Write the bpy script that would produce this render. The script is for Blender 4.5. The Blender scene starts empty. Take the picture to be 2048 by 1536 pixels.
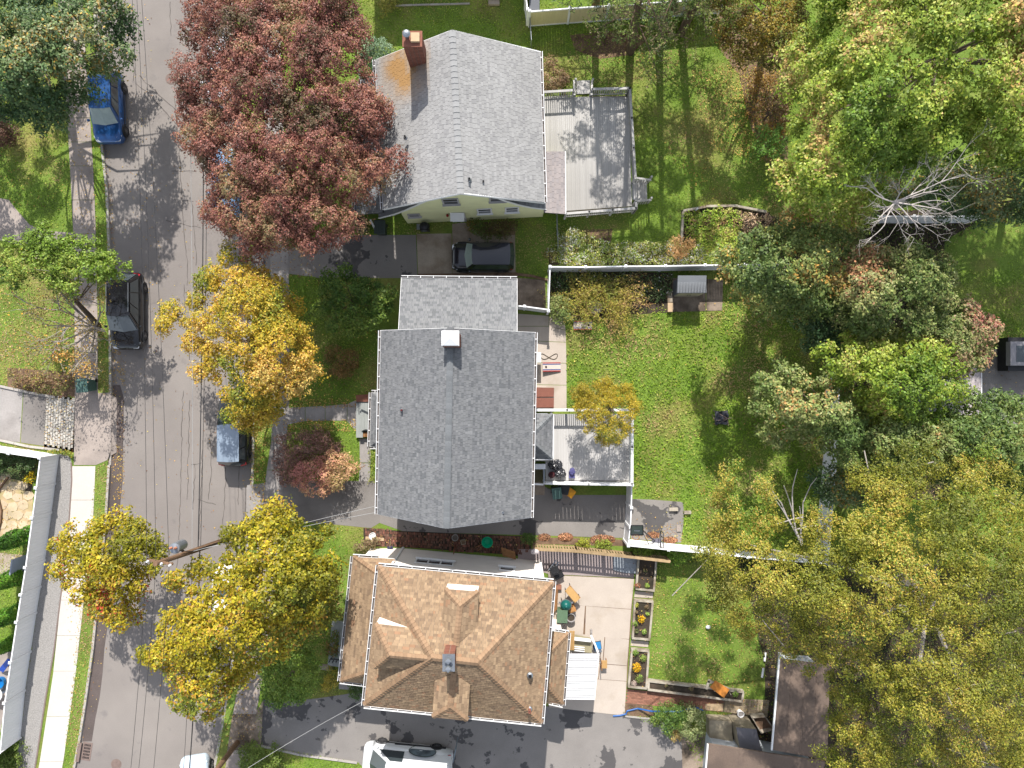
import bpy, math, random
import numpy as np
from mathutils import Vector, Matrix

random.seed(7)
rng = np.random.default_rng(7)
sc = bpy.context.scene
col = sc.collection

# ------------------------------------------------------------------ camera, sky, sun, exposure
CAM_H = 45.0
S = 31.56                      # pixels of the full photograph per metre at ground level
cam_d = bpy.data.cameras.new('camera')
cam_d.sensor_width = 36.0
cam_d.lens = 18.0 / (1024.0 / S / CAM_H)
cam_d.clip_end = 2000.0
cam = bpy.data.objects.new('camera', cam_d)
cam.location = (0, 0, CAM_H)
cam.rotation_euler = (0, 0, 0)
col.objects.link(cam)
sc.camera = cam

SUN_EL = math.atan(1 / 1.12)
SUN_DIR = Vector((0.035, -1.0, -math.tan(SUN_EL)))      # the way the light travels
world = bpy.data.worlds.new('World')
sc.world = world
world.use_nodes = True
wn = world.node_tree.nodes
wn.clear()
sky = wn.new('ShaderNodeTexSky')
sky.sky_type = 'NISHITA'
sky.sun_disc = False
sky.sun_elevation = SUN_EL
sky.sun_rotation = math.radians(-2.0)
bg = wn.new('ShaderNodeBackground')
bg.inputs['Strength'].default_value = 0.15
wo = wn.new('ShaderNodeOutputWorld')
hs = wn.new('ShaderNodeHueSaturation')       # thin high haze: the sky's light is paler than a deep blue one
hs.inputs['Saturation'].default_value = 0.45
world.node_tree.links.new(sky.outputs[0], hs.inputs['Color'])
world.node_tree.links.new(hs.outputs[0], bg.inputs[0])
world.node_tree.links.new(bg.outputs[0], wo.inputs[0])
sun_d = bpy.data.lights.new('sun', 'SUN')
sun_d.energy = 4.3
sun_d.angle = math.radians(0.5)
sun_d.color = (1.0, 0.955, 0.89)
sun = bpy.data.objects.new('sun', sun_d)
sun.rotation_euler = SUN_DIR.to_track_quat('-Z', 'Y').to_euler()
sun.location = (0, 30, 40)
col.objects.link(sun)
sc.view_settings.view_transform = 'Standard'
sc.view_settings.look = 'None'
sc.view_settings.exposure = 1.0
sc.view_settings.gamma = 1.0
sc.view_settings.use_curve_mapping = False

# ------------------------------------------------------------------ helpers
def P(px, py, z=0.0):
    """World point at height z that stands where photograph pixel (px, py) looks."""
    k = (CAM_H - z) / CAM_H / S
    return Vector(((px - 1024) * k, (768 - py) * k, z))

def PP(pts, z=0.0):
    return [P(x, y, z) for x, y in pts]

def lin(c):
    c = c / 255.0
    return c / 12.92 if c <= 0.04045 else ((c + 0.055) / 1.055) ** 2.4

def K(r, g, b, f=0.5):
    """Base colour of a surface that shows as sRGB r, g, b in full sun (f: share left once the light is taken off)."""
    return (lin(r) * f, lin(g) * f, lin(b) * f)

def vnoise(x, y, seed=0):
    """Smooth value noise in 0..1 (numpy arrays)."""
    x = np.asarray(x, float); y = np.asarray(y, float)
    xi = np.floor(x).astype(np.int64); yi = np.floor(y).astype(np.int64)
    xf = x - xi; yf = y - yi
    def h(a, b):
        n = (a * 374761393 + b * 668265263 + seed * 974711) & 0x7fffffff
        n = ((n ^ (n >> 13)) * 1274126177) & 0x7fffffff
        return ((n ^ (n >> 16)) & 0xffff) / 65535.0
    u = xf * xf * (3 - 2 * xf); v = yf * yf * (3 - 2 * yf)
    return (h(xi, yi) * (1 - u) + h(xi + 1, yi) * u) * (1 - v) + (h(xi, yi + 1) * (1 - u) + h(xi + 1, yi + 1) * u) * v

def in_poly(x, y, poly):
    x = np.asarray(x, float); y = np.asarray(y, float)
    r = np.zeros(x.shape, bool)
    n = len(poly); j = n - 1
    for i in range(n):
        xi, yi = poly[i][0], poly[i][1]; xj, yj = poly[j][0], poly[j][1]
        c = ((yi > y) != (yj > y)) & (x < (xj - xi) * (y - yi) / ((yj - yi) or 1e-9) + xi)
        r ^= c; j = i
    return r

def poly_dist(x, y, poly):
    x = np.asarray(x, float); y = np.asarray(y, float)
    d = np.full(x.shape, 1e9)
    n = len(poly)
    for i in range(n):
        ax, ay = poly[i][0], poly[i][1]; bx, by = poly[(i + 1) % n][0], poly[(i + 1) % n][1]
        dx, dy = bx - ax, by - ay
        t = np.clip(((x - ax) * dx + (y - ay) * dy) / (dx * dx + dy * dy + 1e-9), 0, 1)
        d = np.minimum(d, np.hypot(x - ax - t * dx, y - ay - t * dy))
    return d

def nm(p):
    return np.array((p[0], p[1], p[2]), float)

class MB:
    """Collects shapes and links them as one mesh object."""
    def __init__(self):
        self.v = []; self.f = []; self.c = []; self.has_c = False
    def add(self, vs, fs, c=None):
        o = len(self.v)
        self.v.extend([tuple(p) for p in vs])
        for f in fs:
            self.f.append(tuple(i + o for i in f)); self.c.append(c if c else (1, 1, 1))
        if c: self.has_c = True
        return self
    def box(self, c, s, rz=0.0, col=None, tilt=None):
        x, y, z = s[0] / 2, s[1] / 2, s[2] / 2
        M = Matrix.Rotation(rz, 3, 'Z')
        if tilt: M = M @ tilt
        vs = [Vector(c) + M @ Vector((a * x, b * y, d * z)) for a, b, d in
              ((-1, -1, -1), (1, -1, -1), (1, 1, -1), (-1, 1, -1), (-1, -1, 1), (1, -1, 1), (1, 1, 1), (-1, 1, 1))]
        return self.add(vs, [(3, 2, 1, 0), (4, 5, 6, 7), (0, 1, 5, 4), (1, 2, 6, 5), (2, 3, 7, 6), (3, 0, 4, 7)], col)
    def beam(self, a, b, w, h, col=None):
        """Bar from a to b, w wide sideways and h high."""
        a = Vector(a); b = Vector(b); d = (b - a)
        if d.length < 1e-6: return self
        d.normalize()
        up = Vector((0, 0, 1)) if abs(d.z) < 0.95 else Vector((0, 1, 0))
        s = d.cross(up).normalized(); u = s.cross(d).normalized()
        vs = []
        for p in (a, b):
            for i, j in ((-1, -1), (1, -1), (1, 1), (-1, 1)):
                vs.append(p + s * (i * w / 2) + u * (j * h / 2))
        return self.add(vs, [(0, 1, 2, 3), (7, 6, 5, 4), (0, 4, 5, 1), (1, 5, 6, 2), (2, 6, 7, 3), (3, 7, 4, 0)], col)
    def tube(self, pts, rad, n=6, col=None):
        pts = [Vector(p) for p in pts]
        if not hasattr(rad, '__len__'): rad = [rad] * len(pts)
        vs = []; fs = []
        for i, p in enumerate(pts):
            d = (pts[min(i + 1, len(pts) - 1)] - pts[max(i - 1, 0)])
            if d.length < 1e-7: d = Vector((0, 0, 1))
            d.normalize()
            up = Vector((0, 0, 1)) if abs(d.z) < 0.9 else Vector((1, 0, 0))
            s = d.cross(up).normalized(); u = s.cross(d)
            for k in range(n):
                a = 2 * math.pi * k / n
                vs.append(p + s * (math.cos(a) * rad[i]) + u * (math.sin(a) * rad[i]))
        for i in range(len(pts) - 1):
            for k in range(n):
                k2 = (k + 1) % n
                fs.append((i * n + k, i * n + k2, (i + 1) * n + k2, (i + 1) * n + k))
        fs.append(tuple(range(n - 1, -1, -1))); fs.append(tuple(range((len(pts) - 1) * n, len(pts) * n)))
        return self.add(vs, fs, col)
    def lathe(self, c, prof, n=16, col=None, axis=None):
        """Turned shape: prof is a list of (radius, height)."""
        vs = []; fs = []
        M = axis if axis else Matrix.Identity(3)
        for r, z in prof:
            for k in range(n):
                a = 2 * math.pi * k / n
                vs.append(Vector(c) + M @ Vector((r * math.cos(a), r * math.sin(a), z)))
        for i in range(len(prof) - 1):
            for k in range(n):
                k2 = (k + 1) % n
                fs.append((i * n + k, i * n + k2, (i + 1) * n + k2, (i + 1) * n + k))
        fs.append(tuple(range(n - 1, -1, -1))); fs.append(tuple(range((len(prof) - 1) * n, len(prof) * n)))
        return self.add(vs, fs, col)
    def ell(self, c, r, n=12, m=8, col=None, bump=0.0, seed=0):
        rr = random.Random(seed); vs = []; fs = []
        for i in range(m + 1):
            t = math.pi * i / m
            for k in range(n):
                a = 2 * math.pi * k / n
                q = 1 + (rr.uniform(-bump, bump) if 0 < i < m else 0)
                vs.append((c[0] + r[0] * q * math.sin(t) * math.cos(a), c[1] + r[1] * q * math.sin(t) * math.sin(a), c[2] - r[2] * q * math.cos(t)))
        for i in range(m):
            for k in range(n):
                k2 = (k + 1) % n
                fs.append((i * n + k, i * n + k2, (i + 1) * n + k2, (i + 1) * n + k))
        return self.add(vs, fs, col)
    def prism(self, poly, z0, z1, col=None):
        """Upright prism on a polygon of world points (any winding); z0, z1 may be lists."""
        pts = [(p[0], p[1]) for p in poly]
        ar = sum(pts[i][0] * pts[(i + 1) % len(pts)][1] - pts[(i + 1) % len(pts)][0] * pts[i][1] for i in range(len(pts)))
        n = len(pts)
        a = z0 if hasattr(z0, '__len__') else [z0] * n
        b = z1 if hasattr(z1, '__len__') else [z1] * n
        if ar < 0:
            pts = pts[::-1]; a = list(a)[::-1]; b = list(b)[::-1]
        vs = [(p[0], p[1], a[i]) for i, p in enumerate(pts)] + [(p[0], p[1], b[i]) for i, p in enumerate(pts)]
        fs = [tuple(range(n - 1, -1, -1)), tuple(range(n, 2 * n))]
        for i in range(n):
            j = (i + 1) % n
            fs.append((i, j, n + j, n + i))
        return self.add(vs, fs, col)
    def slab(self, pts, t, col=None):
        """Thick plate: polygon of 3D points, thickness t below it along its normal."""
        p = [Vector(q) for q in pts]
        nrm = Vector((0, 0, 0))
        for i in range(len(p)):
            nrm += p[i].cross(p[(i + 1) % len(p)])
        nrm.normalize()
        if nrm.z < 0: p = p[::-1]; nrm = -nrm
        n = len(p)
        vs = [q - nrm * t for q in p] + p
        fs = [tuple(range(n - 1, -1, -1)), tuple(range(n, 2 * n))]
        for i in range(n):
            j = (i + 1) % n
            fs.append((i, j, n + j, n + i))
        return self.add(vs, fs, col)
    def data(self, name):
        me = bpy.data.meshes.new(name)
        me.from_pydata(self.v, [], self.f)
        if self.has_c:
            at = me.attributes.new('tint', 'FLOAT_COLOR', 'FACE')
            a = np.ones((len(self.f), 4), np.float32); a[:, :3] = np.array(self.c, np.float32)
            at.data.foreach_set('color', a.ravel())
        return me
    def build(self, name, m, parent=None, smooth=False, kind=None, local=False):
        me = self.data(name)
        return link(name, me, m, parent, smooth, kind, local)

def link(name, me, m, parent=None, smooth=False, kind=None, local=False):
    if m and not me.materials: me.materials.append(m)
    if smooth:
        me.polygons.foreach_set('use_smooth', [True] * len(me.polygons))
    o = bpy.data.objects.new(name, me)
    col.objects.link(o)
    if parent: child(o, parent, local)
    if kind: o['kind'] = kind
    return o

def root_loc(p):
    w = Vector((0, 0, 0))
    while p:
        w = w + p.location; p = p.parent
    return w

def child(o, p, local=False):
    o.parent = p
    if not local:
        q = p
        while q.parent: q = q.parent
        # every ancestor below the root sits at the root's own frame
        o.matrix_parent_inverse = Matrix.Translation(-q.location) if p.parent is None else Matrix.Identity(4)

def inst(me, name, parent, loc, rz=0.0, scale=None, rot=None):
    o = bpy.data.objects.new(name, me)
    col.objects.link(o)
    o.location = loc
    o.rotation_euler = rot if rot else (0, 0, rz)
    if scale: o.scale = scale
    if parent: child(o, parent)
    return o

def quads(name, V, C, m, parent=None, kind=None, smooth=False):
    """Many loose quads in one mesh: V (4n,3), C (n,3) face colours."""
    n = len(V) // 4
    me = bpy.data.meshes.new(name)
    me.vertices.add(4 * n)
    me.vertices.foreach_set('co', np.ascontiguousarray(V, np.float32).ravel())
    me.loops.add(4 * n)
    me.loops.foreach_set('vertex_index', np.arange(4 * n, dtype=np.int32))
    me.polygons.add(n)
    me.polygons.foreach_set('loop_start', np.arange(0, 4 * n, 4, dtype=np.int32))
    me.update(calc_edges=True)
    at = me.attributes.new('tint', 'FLOAT_COLOR', 'FACE')
    a = np.ones((n, 4), np.float32); a[:, :3] = C
    at.data.foreach_set('color', a.ravel())
    return link(name, me, m, parent, smooth, kind)

def thing(name, label, cat, loc=(0, 0, 0), group=None, rz=0.0):
    o = bpy.data.objects.new(name, None)
    col.objects.link(o)
    o.location = loc
    o.rotation_euler = (0, 0, rz)
    o.empty_display_size = 0.3
    o['label'] = label; o['category'] = cat
    if group: o['group'] = group
    return o

def tag(o, label, cat, group=None):
    o['label'] = label; o['category'] = cat
    if group: o['group'] = group
    return o

# ------------------------------------------------------------------ materials
MATS = {}
def mat(name, c, rough=0.8, var=0.2, scale=1.5, c2=None, c2scale=0.5, c2lo=0.45, c2hi=0.65, bump=0.0, bscale=30.0,
        attr=False, transl=0.0, metal=0.0, coat=0.0, rand=0.0, spec=0.3, fine=None, stain=None):
    if name in MATS: return MATS[name]
    m = bpy.data.materials.new(name); m.use_nodes = True
    nt = m.node_tree; N = nt.nodes; L = nt.links
    b = N['Principled BSDF']; out = N['Material Output']
    b.inputs['Roughness'].default_value = rough
    b.inputs['Metallic'].default_value = metal
    b.inputs['Specular IOR Level'].default_value = spec
    b.inputs['Coat Weight'].default_value = coat
    tc = N.new('ShaderNodeTexCoord')
    def noise(s, det=3.0, rg=0.55):
        n = N.new('ShaderNodeTexNoise'); n.inputs['Scale'].default_value = s
        n.inputs['Detail'].default_value = det; n.inputs['Roughness'].default_value = rg
        L.new(tc.outputs['Object'], n.inputs['Vector'])
        return n.outputs['Fac']
    def mixc(fac, a, bb, mode='MIX'):
        n = N.new('ShaderNodeMix'); n.data_type = 'RGBA'; n.blend_type = mode
        for s, v in ((n.inputs[0], fac), (n.inputs[6], a), (n.inputs[7], bb)):
            if hasattr(v, 'is_linked'): L.new(v, s)
            elif isinstance(v, (int, float)): s.default_value = v
            else: s.default_value = (v[0], v[1], v[2], 1)
        return n.outputs[2]
    def rng_(v, a0, a1, b0, b1):
        n = N.new('ShaderNodeMapRange')
        L.new(v, n.inputs[0])
        for i, x in enumerate((a0, a1, b0, b1)): n.inputs[i + 1].default_value = x
        return n.outputs[0]
    if attr:
        at = N.new('ShaderNodeAttribute'); at.attribute_name = 'tint'
        base = at.outputs['Color']
        if c: base = mixc(1.0, base, c, 'MULTIPLY')
    else:
        n = N.new('ShaderNodeRGB'); n.outputs[0].default_value = (c[0], c[1], c[2], 1); base = n.outputs[0]
    if c2:
        base = mixc(rng_(noise(c2scale, 4.0), c2lo, c2hi, 0, 1), base, c2)
    if stain:
        for (s, lo, hi, cc) in stain:
            base = mixc(rng_(noise(s, 5.0, 0.6), lo, hi, 0, 1), base, cc)
    if var:
        f = rng_(noise(scale, 5.0), 0.25, 0.75, 1 - var, 1 + var)
        cb = N.new('ShaderNodeCombineColor')
        for i in range(3): L.new(f, cb.inputs[i])
        base = mixc(1.0, base, cb.outputs[0], 'MULTIPLY')
        f = rng_(noise(fine or scale * 14, 2.0), 0.25, 0.75, 1 - var * 0.8, 1 + var * 0.8)
        cb = N.new('ShaderNodeCombineColor')
        for i in range(3): L.new(f, cb.inputs[i])
        base = mixc(1.0, base, cb.outputs[0], 'MULTIPLY')
    if rand:
        oi = N.new('ShaderNodeObjectInfo')
        f = rng_(oi.outputs['Random'], 0, 1, 1 - rand, 1 + rand)
        cb = N.new('ShaderNodeCombineColor')
        for i in range(3): L.new(f, cb.inputs[i])
        base = mixc(1.0, base, cb.outputs[0], 'MULTIPLY')
    L.new(base, b.inputs['Base Color'])
    if bump:
        bp = N.new('ShaderNodeBump'); bp.inputs['Strength'].default_value = bump; bp.inputs['Distance'].default_value = 0.03
        L.new(noise(bscale, 4.0), bp.inputs['Height']); L.new(bp.outputs[0], b.inputs['Normal'])
    if transl:
        t = N.new('ShaderNodeBsdfTranslucent'); L.new(base, t.inputs['Color'])
        mx = N.new('ShaderNodeMixShader'); mx.inputs[0].default_value = transl
        L.new(b.outputs[0], mx.inputs[1]); L.new(t.outputs[0], mx.inputs[2]); L.new(mx.outputs[0], out.inputs['Surface'])
    MATS[name] = m
    return m

M = {}
M['grass'] = mat('grass_ground', K(126, 154, 60), 0.95, 0.3, 0.5, K(164, 158, 88), 0.28, 0.5, 0.72, bump=0.6, bscale=18, fine=9)
M['blade'] = mat('grass_blade', None, 0.7, 0.0, attr=True, transl=0.35, spec=0.2)
M['leaf'] = mat('leaf', None, 0.55, 0.0, attr=True, transl=0.3, spec=0.35)
M['litter'] = mat('fallen_leaf', None, 0.8, 0.0, attr=True, transl=0.1, spec=0.2)
M['bark'] = mat('bark', K(120, 105, 90), 0.95, 0.35, 3, bump=0.8, bscale=25)
M['bark_pale'] = mat('bark_pale', K(185, 175, 165), 0.9, 0.25, 4, bump=0.5, bscale=30)
M['bark_silver'] = mat('bark_silver', K(222, 212, 206), 0.9, 0.2, 4)
M['bark_pine'] = mat('bark_pine', K(128, 108, 88), 0.95, 0.3, 3, bump=0.8, bscale=20)
M['road'] = mat('asphalt_old', K(160, 152, 147), 0.9, 0.10, 0.35, K(172, 164, 157), 0.12, 0.45, 0.7, bump=0.35, bscale=60, fine=22,
                stain=[(0.9, 0.60, 0.78, K(142, 136, 134))])
M['gutter_pave'] = mat('asphalt_gutter', K(118, 106, 102), 0.9, 0.2, 1.2, K(98, 88, 84), 0.6, bump=0.4, bscale=50)
M['crack'] = mat('crack_filler', K(116, 109, 105), 0.95, 0.2, 3)
M['asphalt'] = mat('asphalt_drive', K(164, 158, 153), 0.85, 0.12, 0.6, bump=0.3, bscale=50, fine=20,
                   stain=[(0.42, 0.55, 0.565, K(104, 101, 101)), (1.5, 0.66, 0.68, K(112, 108, 106))])
M['asphalt_plain'] = mat('asphalt_plain', K(158, 152, 147), 0.85, 0.12, 0.5, K(138, 132, 128), 0.4, bump=0.3, bscale=50, fine=20)
M['conc_old'] = mat('concrete_old', K(196, 182, 172), 0.9, 0.1, 0.8, K(170, 158, 150), 0.5, bump=0.2, bscale=50, rand=0.05, fine=25)
M['conc_new'] = mat('concrete_new', K(240, 233, 224), 0.9, 0.05, 0.8, bump=0.1, bscale=50, rand=0.02)
M['conc_patio'] = mat('concrete_patio', K(222, 208, 194), 0.9, 0.07, 0.9, K(196, 180, 160), 0.6, 0.55, 0.8, bump=0.2, bscale=40, rand=0.04, fine=20)
M['conc_grey'] = mat('concrete_grey', K(186, 180, 176), 0.9, 0.1, 0.7, K(160, 154, 150), 0.5, bump=0.2, bscale=45, rand=0.05)
M['conc_tan'] = mat('concrete_exposed', K(205, 190, 172), 0.9, 0.13, 1.2, K(170, 150, 130), 0.7, bump=0.4, bscale=60, rand=0.04)
M['conc_dirty'] = mat('concrete_dirty', K(178, 160, 142), 0.95, 0.2, 1.0, K(120, 106, 92), 0.8, 0.42, 0.6, bump=0.3, bscale=40)
M['kerb'] = mat('kerb_stone', K(205, 198, 190), 0.9, 0.15, 1.5, bump=0.3, bscale=40, rand=0.08)
M['gravel'] = mat('gravel', None, 0.95, 0.15, 3, attr=True)
M['gravel_bed'] = mat('gravel_bed', K(188, 184, 180), 0.95, 0.3, 14, bump=1.0, bscale=40)
M['edging'] = mat('edging_strip', K(150, 132, 124), 0.9, 0.15, 2)
M['cobble'] = mat('cobble_stone', K(206, 200, 190), 0.9, 0.15, 3, rand=0.25, bump=0.3, bscale=40)
M['brick'] = mat('brick_paver', K(176, 124, 102), 0.9, 0.15, 3, rand=0.25, bump=0.3)
M['brick_old'] = mat('brick_old', None, 0.9, 0.15, 3, attr=True, bump=0.3)
M['joint'] = mat('joint_sand', K(140, 126, 110), 0.95, 0.2, 3)
M['soil'] = mat('soil', K(88, 76, 64), 0.95, 0.35, 2.5, K(66, 60, 48), 1.2, bump=0.9, bscale=25)
M['mulch'] = mat('mulch', K(150, 122, 98), 0.95, 0.3, 4, K(118, 94, 76), 1.5, bump=0.9, bscale=30)
M['timber'] = mat('timber_edge', K(206, 196, 178), 0.85, 0.2, 2.5, K(150, 132, 112), 1.2, bump=0.4, bscale=25, rand=0.08)
M['flag'] = mat('flagstone', K(240, 216, 182), 0.9, 0.12, 1.4, K(216, 196, 160), 0.8, bump=0.3, rand=0.08)
M['shingle'] = mat('roof_shingle', None, 0.95, 0.10, 5, attr=True, bump=0.3, bscale=80, spec=0.15)
M['shingle1'] = mat('roof_shingle_weathered', None, 0.95, 0.08, 0.8, attr=True, bump=0.3, bscale=80, spec=0.15, fine=14)
M['underlay'] = mat('roof_deck', (0.06, 0.06, 0.06), 0.95, 0.1, 3)
M['cap_grey'] = mat('ridge_cap_grey', K(140, 143, 146), 0.95, 0.15, 5, rand=0.12)
M['cap_pale'] = mat('ridge_cap_pale', K(180, 180, 180), 0.95, 0.1, 5, rand=0.05)
M['cap_tan'] = mat('ridge_cap_tan', K(178, 146, 116), 0.95, 0.15, 5, rand=0.14)
M['trough'] = mat('gutter_trough', K(120, 112, 108), .8, .2, 3)
M['white'] = mat('white_paint', (0.62, 0.62, 0.62), 0.5, 0.04, 1.5, spec=0.4)
M['vinyl'] = mat('white_vinyl', (0.66, 0.66, 0.67), 0.4, 0.03, 1.0, rand=0.02, spec=0.4)
M['vinyl_cream'] = mat('cream_vinyl', K(240, 226, 180, 0.6), 0.5, 0.04, 1.0, rand=0.03)
M['yellow_wall'] = mat('yellow_wall', (0.62, 0.62, 0.36), 0.7, 0.05, 1.5)
M['yellow_siding'] = mat('yellow_siding', (0.62, 0.62, 0.36), 0.7, 0.05, 1.5, attr=True)
M['cream_wall'] = mat('cream_wall', (0.62, 0.57, 0.52), 0.7, 0.04, 1.5)
M['cream_siding'] = mat('cream_siding', (0.62, 0.57, 0.52), 0.7, 0.04, 1.5, attr=True)
M['grey_wall'] = mat('grey_siding', (0.34, 0.36, 0.38), 0.7, 0.05, 1.5)
M['glass'] = mat('window_glass', (0.03, 0.035, 0.04), 0.08, 0.1, 0.7, spec=0.8)
M['deck_old'] = mat('deck_board_weathered', K(218, 215, 211), 0.9, 0.1, 2.0, K(190, 187, 183), 0.9, rand=0.08, bump=0.2, bscale=30)
M['deck_grey'] = mat('deck_board_painted', K(222, 219, 216), 0.7, 0.05, 1.5, rand=0.05)
M['porch_grey'] = mat('porch_board', K(176, 180, 176), 0.7, 0.1, 2.0, rand=0.05)
M['wood_fence'] = mat('old_fence_wood', K(196, 168, 128), 0.9, 0.25, 3, rand=0.18, bump=0.4)
M['wood'] = mat('brown_wood', K(170, 122, 78), 0.8, 0.2, 4, rand=0.1)
M['wood_orange'] = mat('orange_wood', K(232, 150, 66), 0.6, 0.12, 4)
M['wood_tan'] = mat('tan_board', K(226, 180, 116), 0.7, 0.1, 4)
M['plank_pale'] = mat('plank_pale', K(226, 196, 158), 0.8, 0.12, 4)
M['pole_wood'] = mat('pole_wood', K(150, 118, 92), 0.95, 0.3, 3, bump=0.6, bscale=30)
M['brick_red'] = mat('chimney_brick', K(158, 104, 86), 0.9, 0.2, 5, rand=0.2)
M['mortar'] = mat('mortar', K(170, 150, 135), 0.95, 0.1, 4)
M['metal'] = mat('galvanised_metal', K(190, 196, 204), 0.35, 0.12, 3, metal=0.7)
M['metal_dark'] = mat('dark_metal', (0.03, 0.03, 0.032), 0.45, 0.15, 3, metal=0.5)
M['copper_door'] = mat('cellar_door_steel', K(160, 104, 88), 0.6, 0.12, 2)
M['wire'] = mat('wire_black', (0.02, 0.02, 0.022), 0.6, 0)
M['wire_pale'] = mat('wire_pale', (0.26, 0.26, 0.26), 0.6, 0)
M['iron'] = mat('cast_iron', K(150, 130, 122), 0.8, 0.2, 6, bump=0.4)
M['iron_dark'] = mat('drain_hole', (0.012, 0.01, 0.01), 0.9, 0)
M['tyre'] = mat('tyre_rubber', (0.018, 0.018, 0.02), 0.8, 0.1, 5)
M['rim'] = mat('wheel_rim', (0.16, 0.16, 0.17), 0.35, 0.05, 3, metal=0.8)
M['carglass'] = mat('car_glass', (0.035, 0.045, 0.05), 0.06, 0.05, 1, spec=0.9)
M['carglass_pale'] = mat('car_glass_greenish', (0.26, 0.32, 0.30), 0.12, 0.1, 2, spec=0.9)  # paler, greenish glass colour
M['trim'] = mat('car_trim', (0.02, 0.02, 0.022), 0.5, 0)
M['lamp_red'] = mat('tail_lamp', (0.35, 0.01, 0.02), 0.2, 0, spec=0.7)
M['lamp_clear'] = mat('head_lamp', (0.55, 0.57, 0.6), 0.12, 0, spec=0.9)
M['bag'] = mat('black_bag', (0.02, 0.02, 0.024), 0.22, 0.2, 4, bump=1.0, bscale=9, spec=0.9)
M['green_bin'] = mat('green_bin', K(104, 132, 104), 0.6, 0.1, 3)
M['dark_bin'] = mat('dark_green_bin', K(74, 86, 80), 0.55, 0.1, 3)
M['teal_bin'] = mat('teal_bin', K(98, 132, 124), 0.6, 0.1, 3)
M['teal'] = mat('teal_enamel', K(28, 110, 104), 0.35, 0.08, 3)
M['orange'] = mat('orange_plastic', (0.62, 0.27, 0.01), 0.5, 0.06, 3)
M['blue'] = mat('blue_plastic', K(40, 110, 190), 0.5, 0.08, 3)
M['blue_bright'] = mat('blue_cushion', K(60, 150, 215), 0.7, 0.1, 5)
M['navy'] = mat('navy_cloth', K(96, 94, 148), 0.85, 0.15, 6)
M['green_plastic'] = mat('green_plastic', (0.0, 0.30, 0.15), 0.5, 0.06, 3)
M['red'] = mat('red_paint', K(190, 40, 40), 0.6, 0.05, 3)
M['board_white'] = mat('board_white', K(238, 226, 214), 0.7, 0.05, 3)
M['shed'] = mat('shed_grey', K(142, 146, 152), 0.6, 0.06, 2)
M['shed_dark'] = mat('shed_dark', K(112, 116, 124), 0.6, 0.06, 2)
M['shed_door'] = mat('shed_door_tan', K(196, 186, 160), 0.7, 0.06, 2)
M['brown_roof'] = mat('brown_roll_roof', K(146, 126, 112), 0.95, 0.16, 1.2, K(118, 102, 92), 0.6, bump=0.4, bscale=30)
M['tarp'] = mat('grey_tarp', K(128, 126, 132), 0.4, 0.1, 1.5, bump=0.5, bscale=6)
M['tarp_tan'] = mat('tan_tarp', K(184, 172, 148), 0.6, 0.12, 2, K(150, 138, 116), 1.0, bump=0.5, bscale=6)
M['plastic_sheet'] = mat('clear_sheet', K(176, 184, 192), 0.3, 0.15, 4, bump=1.0, bscale=9, spec=0.7)
M['black_roof'] = mat('black_membrane', K(84, 84, 90), 0.6, 0.12, 1.2, K(100, 98, 98), 0.8, fine=16)
# ------------------------------------------------------------------ the setting: ground, road, pavements, paths
def sheet(name, px, z, m, thick=0.05, kind='structure', label=None, cat=None, parent=None):
    pts = PP(px, 0)
    b = MB().prism(pts, z - thick, z)
    o = b.build(name, m, parent)
    if kind: o['kind'] = kind
    if label: tag(o, label, cat)
    return o

ROAD_L = [(180, -120), (190, 0), (205, 287), (215, 375), (220, 500), (222, 640), (223, 840), (220, 930), (214, 1030), (206, 1120), (197, 1200),
          (187, 1300), (173, 1400), (160, 1485), (150, 1536), (128, 1640)]
ROAD_R = [(455, -120), (462, 0), (476, 200), (488, 375), (497, 560), (503, 760), (504, 900), (501, 1000), (490, 1120), (476, 1240), (458, 1350),
          (437, 1480), (426, 1536), (400, 1640)]
ZR = -0.14

b = MB()
g = 300.0
b.prism([(-g, -g), (g, -g), (g, g), (-g, g)], -0.5, -0.16)
b.build('ground', M['grass'], kind='structure')
sheet('road', ROAD_L + ROAD_R[::-1], ZR, M['road'], 0.015)
west = [(-1500, -900)] + [(170, -900)] + [(x - 5, y) for x, y in ROAD_L] + [(60, 2400), (-1500, 2400)]
east = [(3600, -900), (440, -900)] + [(x + 5, y) for x, y in ROAD_R] + [(330, 2400), (3600, 2400)]
b = MB(); b.prism(PP(west), -0.158, 0.0); b.build('lawn', M['grass'], kind='structure')
b = MB(); b.prism(PP(east), -0.158, 0.0); b.build('lawn', M['grass'], kind='structure')

# kerbs as stones set end to end along each side of the road
def kerb(line, side, gaps):
    root = bpy.data.objects.new('kerb', None); col.objects.link(root)
    root['kind'] = 'structure'
    pts = [P(x, y, 0) for x, y in line]
    for i in range(len(pts) - 1):
        a, c = pts[i], pts[i + 1]
        n = max(1, int(round((c - a).length / 1.5)))
        for k in range(n):
            p = a.lerp(c, k / n); q = a.lerp(c, (k + 1) / n)
            d = (q - p).normalized(); s = Vector((d.y, -d.x, 0)) * side
            mid = (p + q) / 2
            py = 768 - mid.y * S
            top = 0.012
            for g0, g1 in gaps:
                if g0 < py < g1: top = -0.1
            MB().prism([p + d * 0.008, q - d * 0.008, q - d * 0.008 - s * 0.15, p + d * 0.008 - s * 0.15], -0.15, top).build('kerb_stone', M['kerb'], root)
kerb(ROAD_L, -1, [(780, 920)])
kerb(ROAD_R, 1, [(960, 1050), (500, 545), (1400, 1480)])

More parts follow.
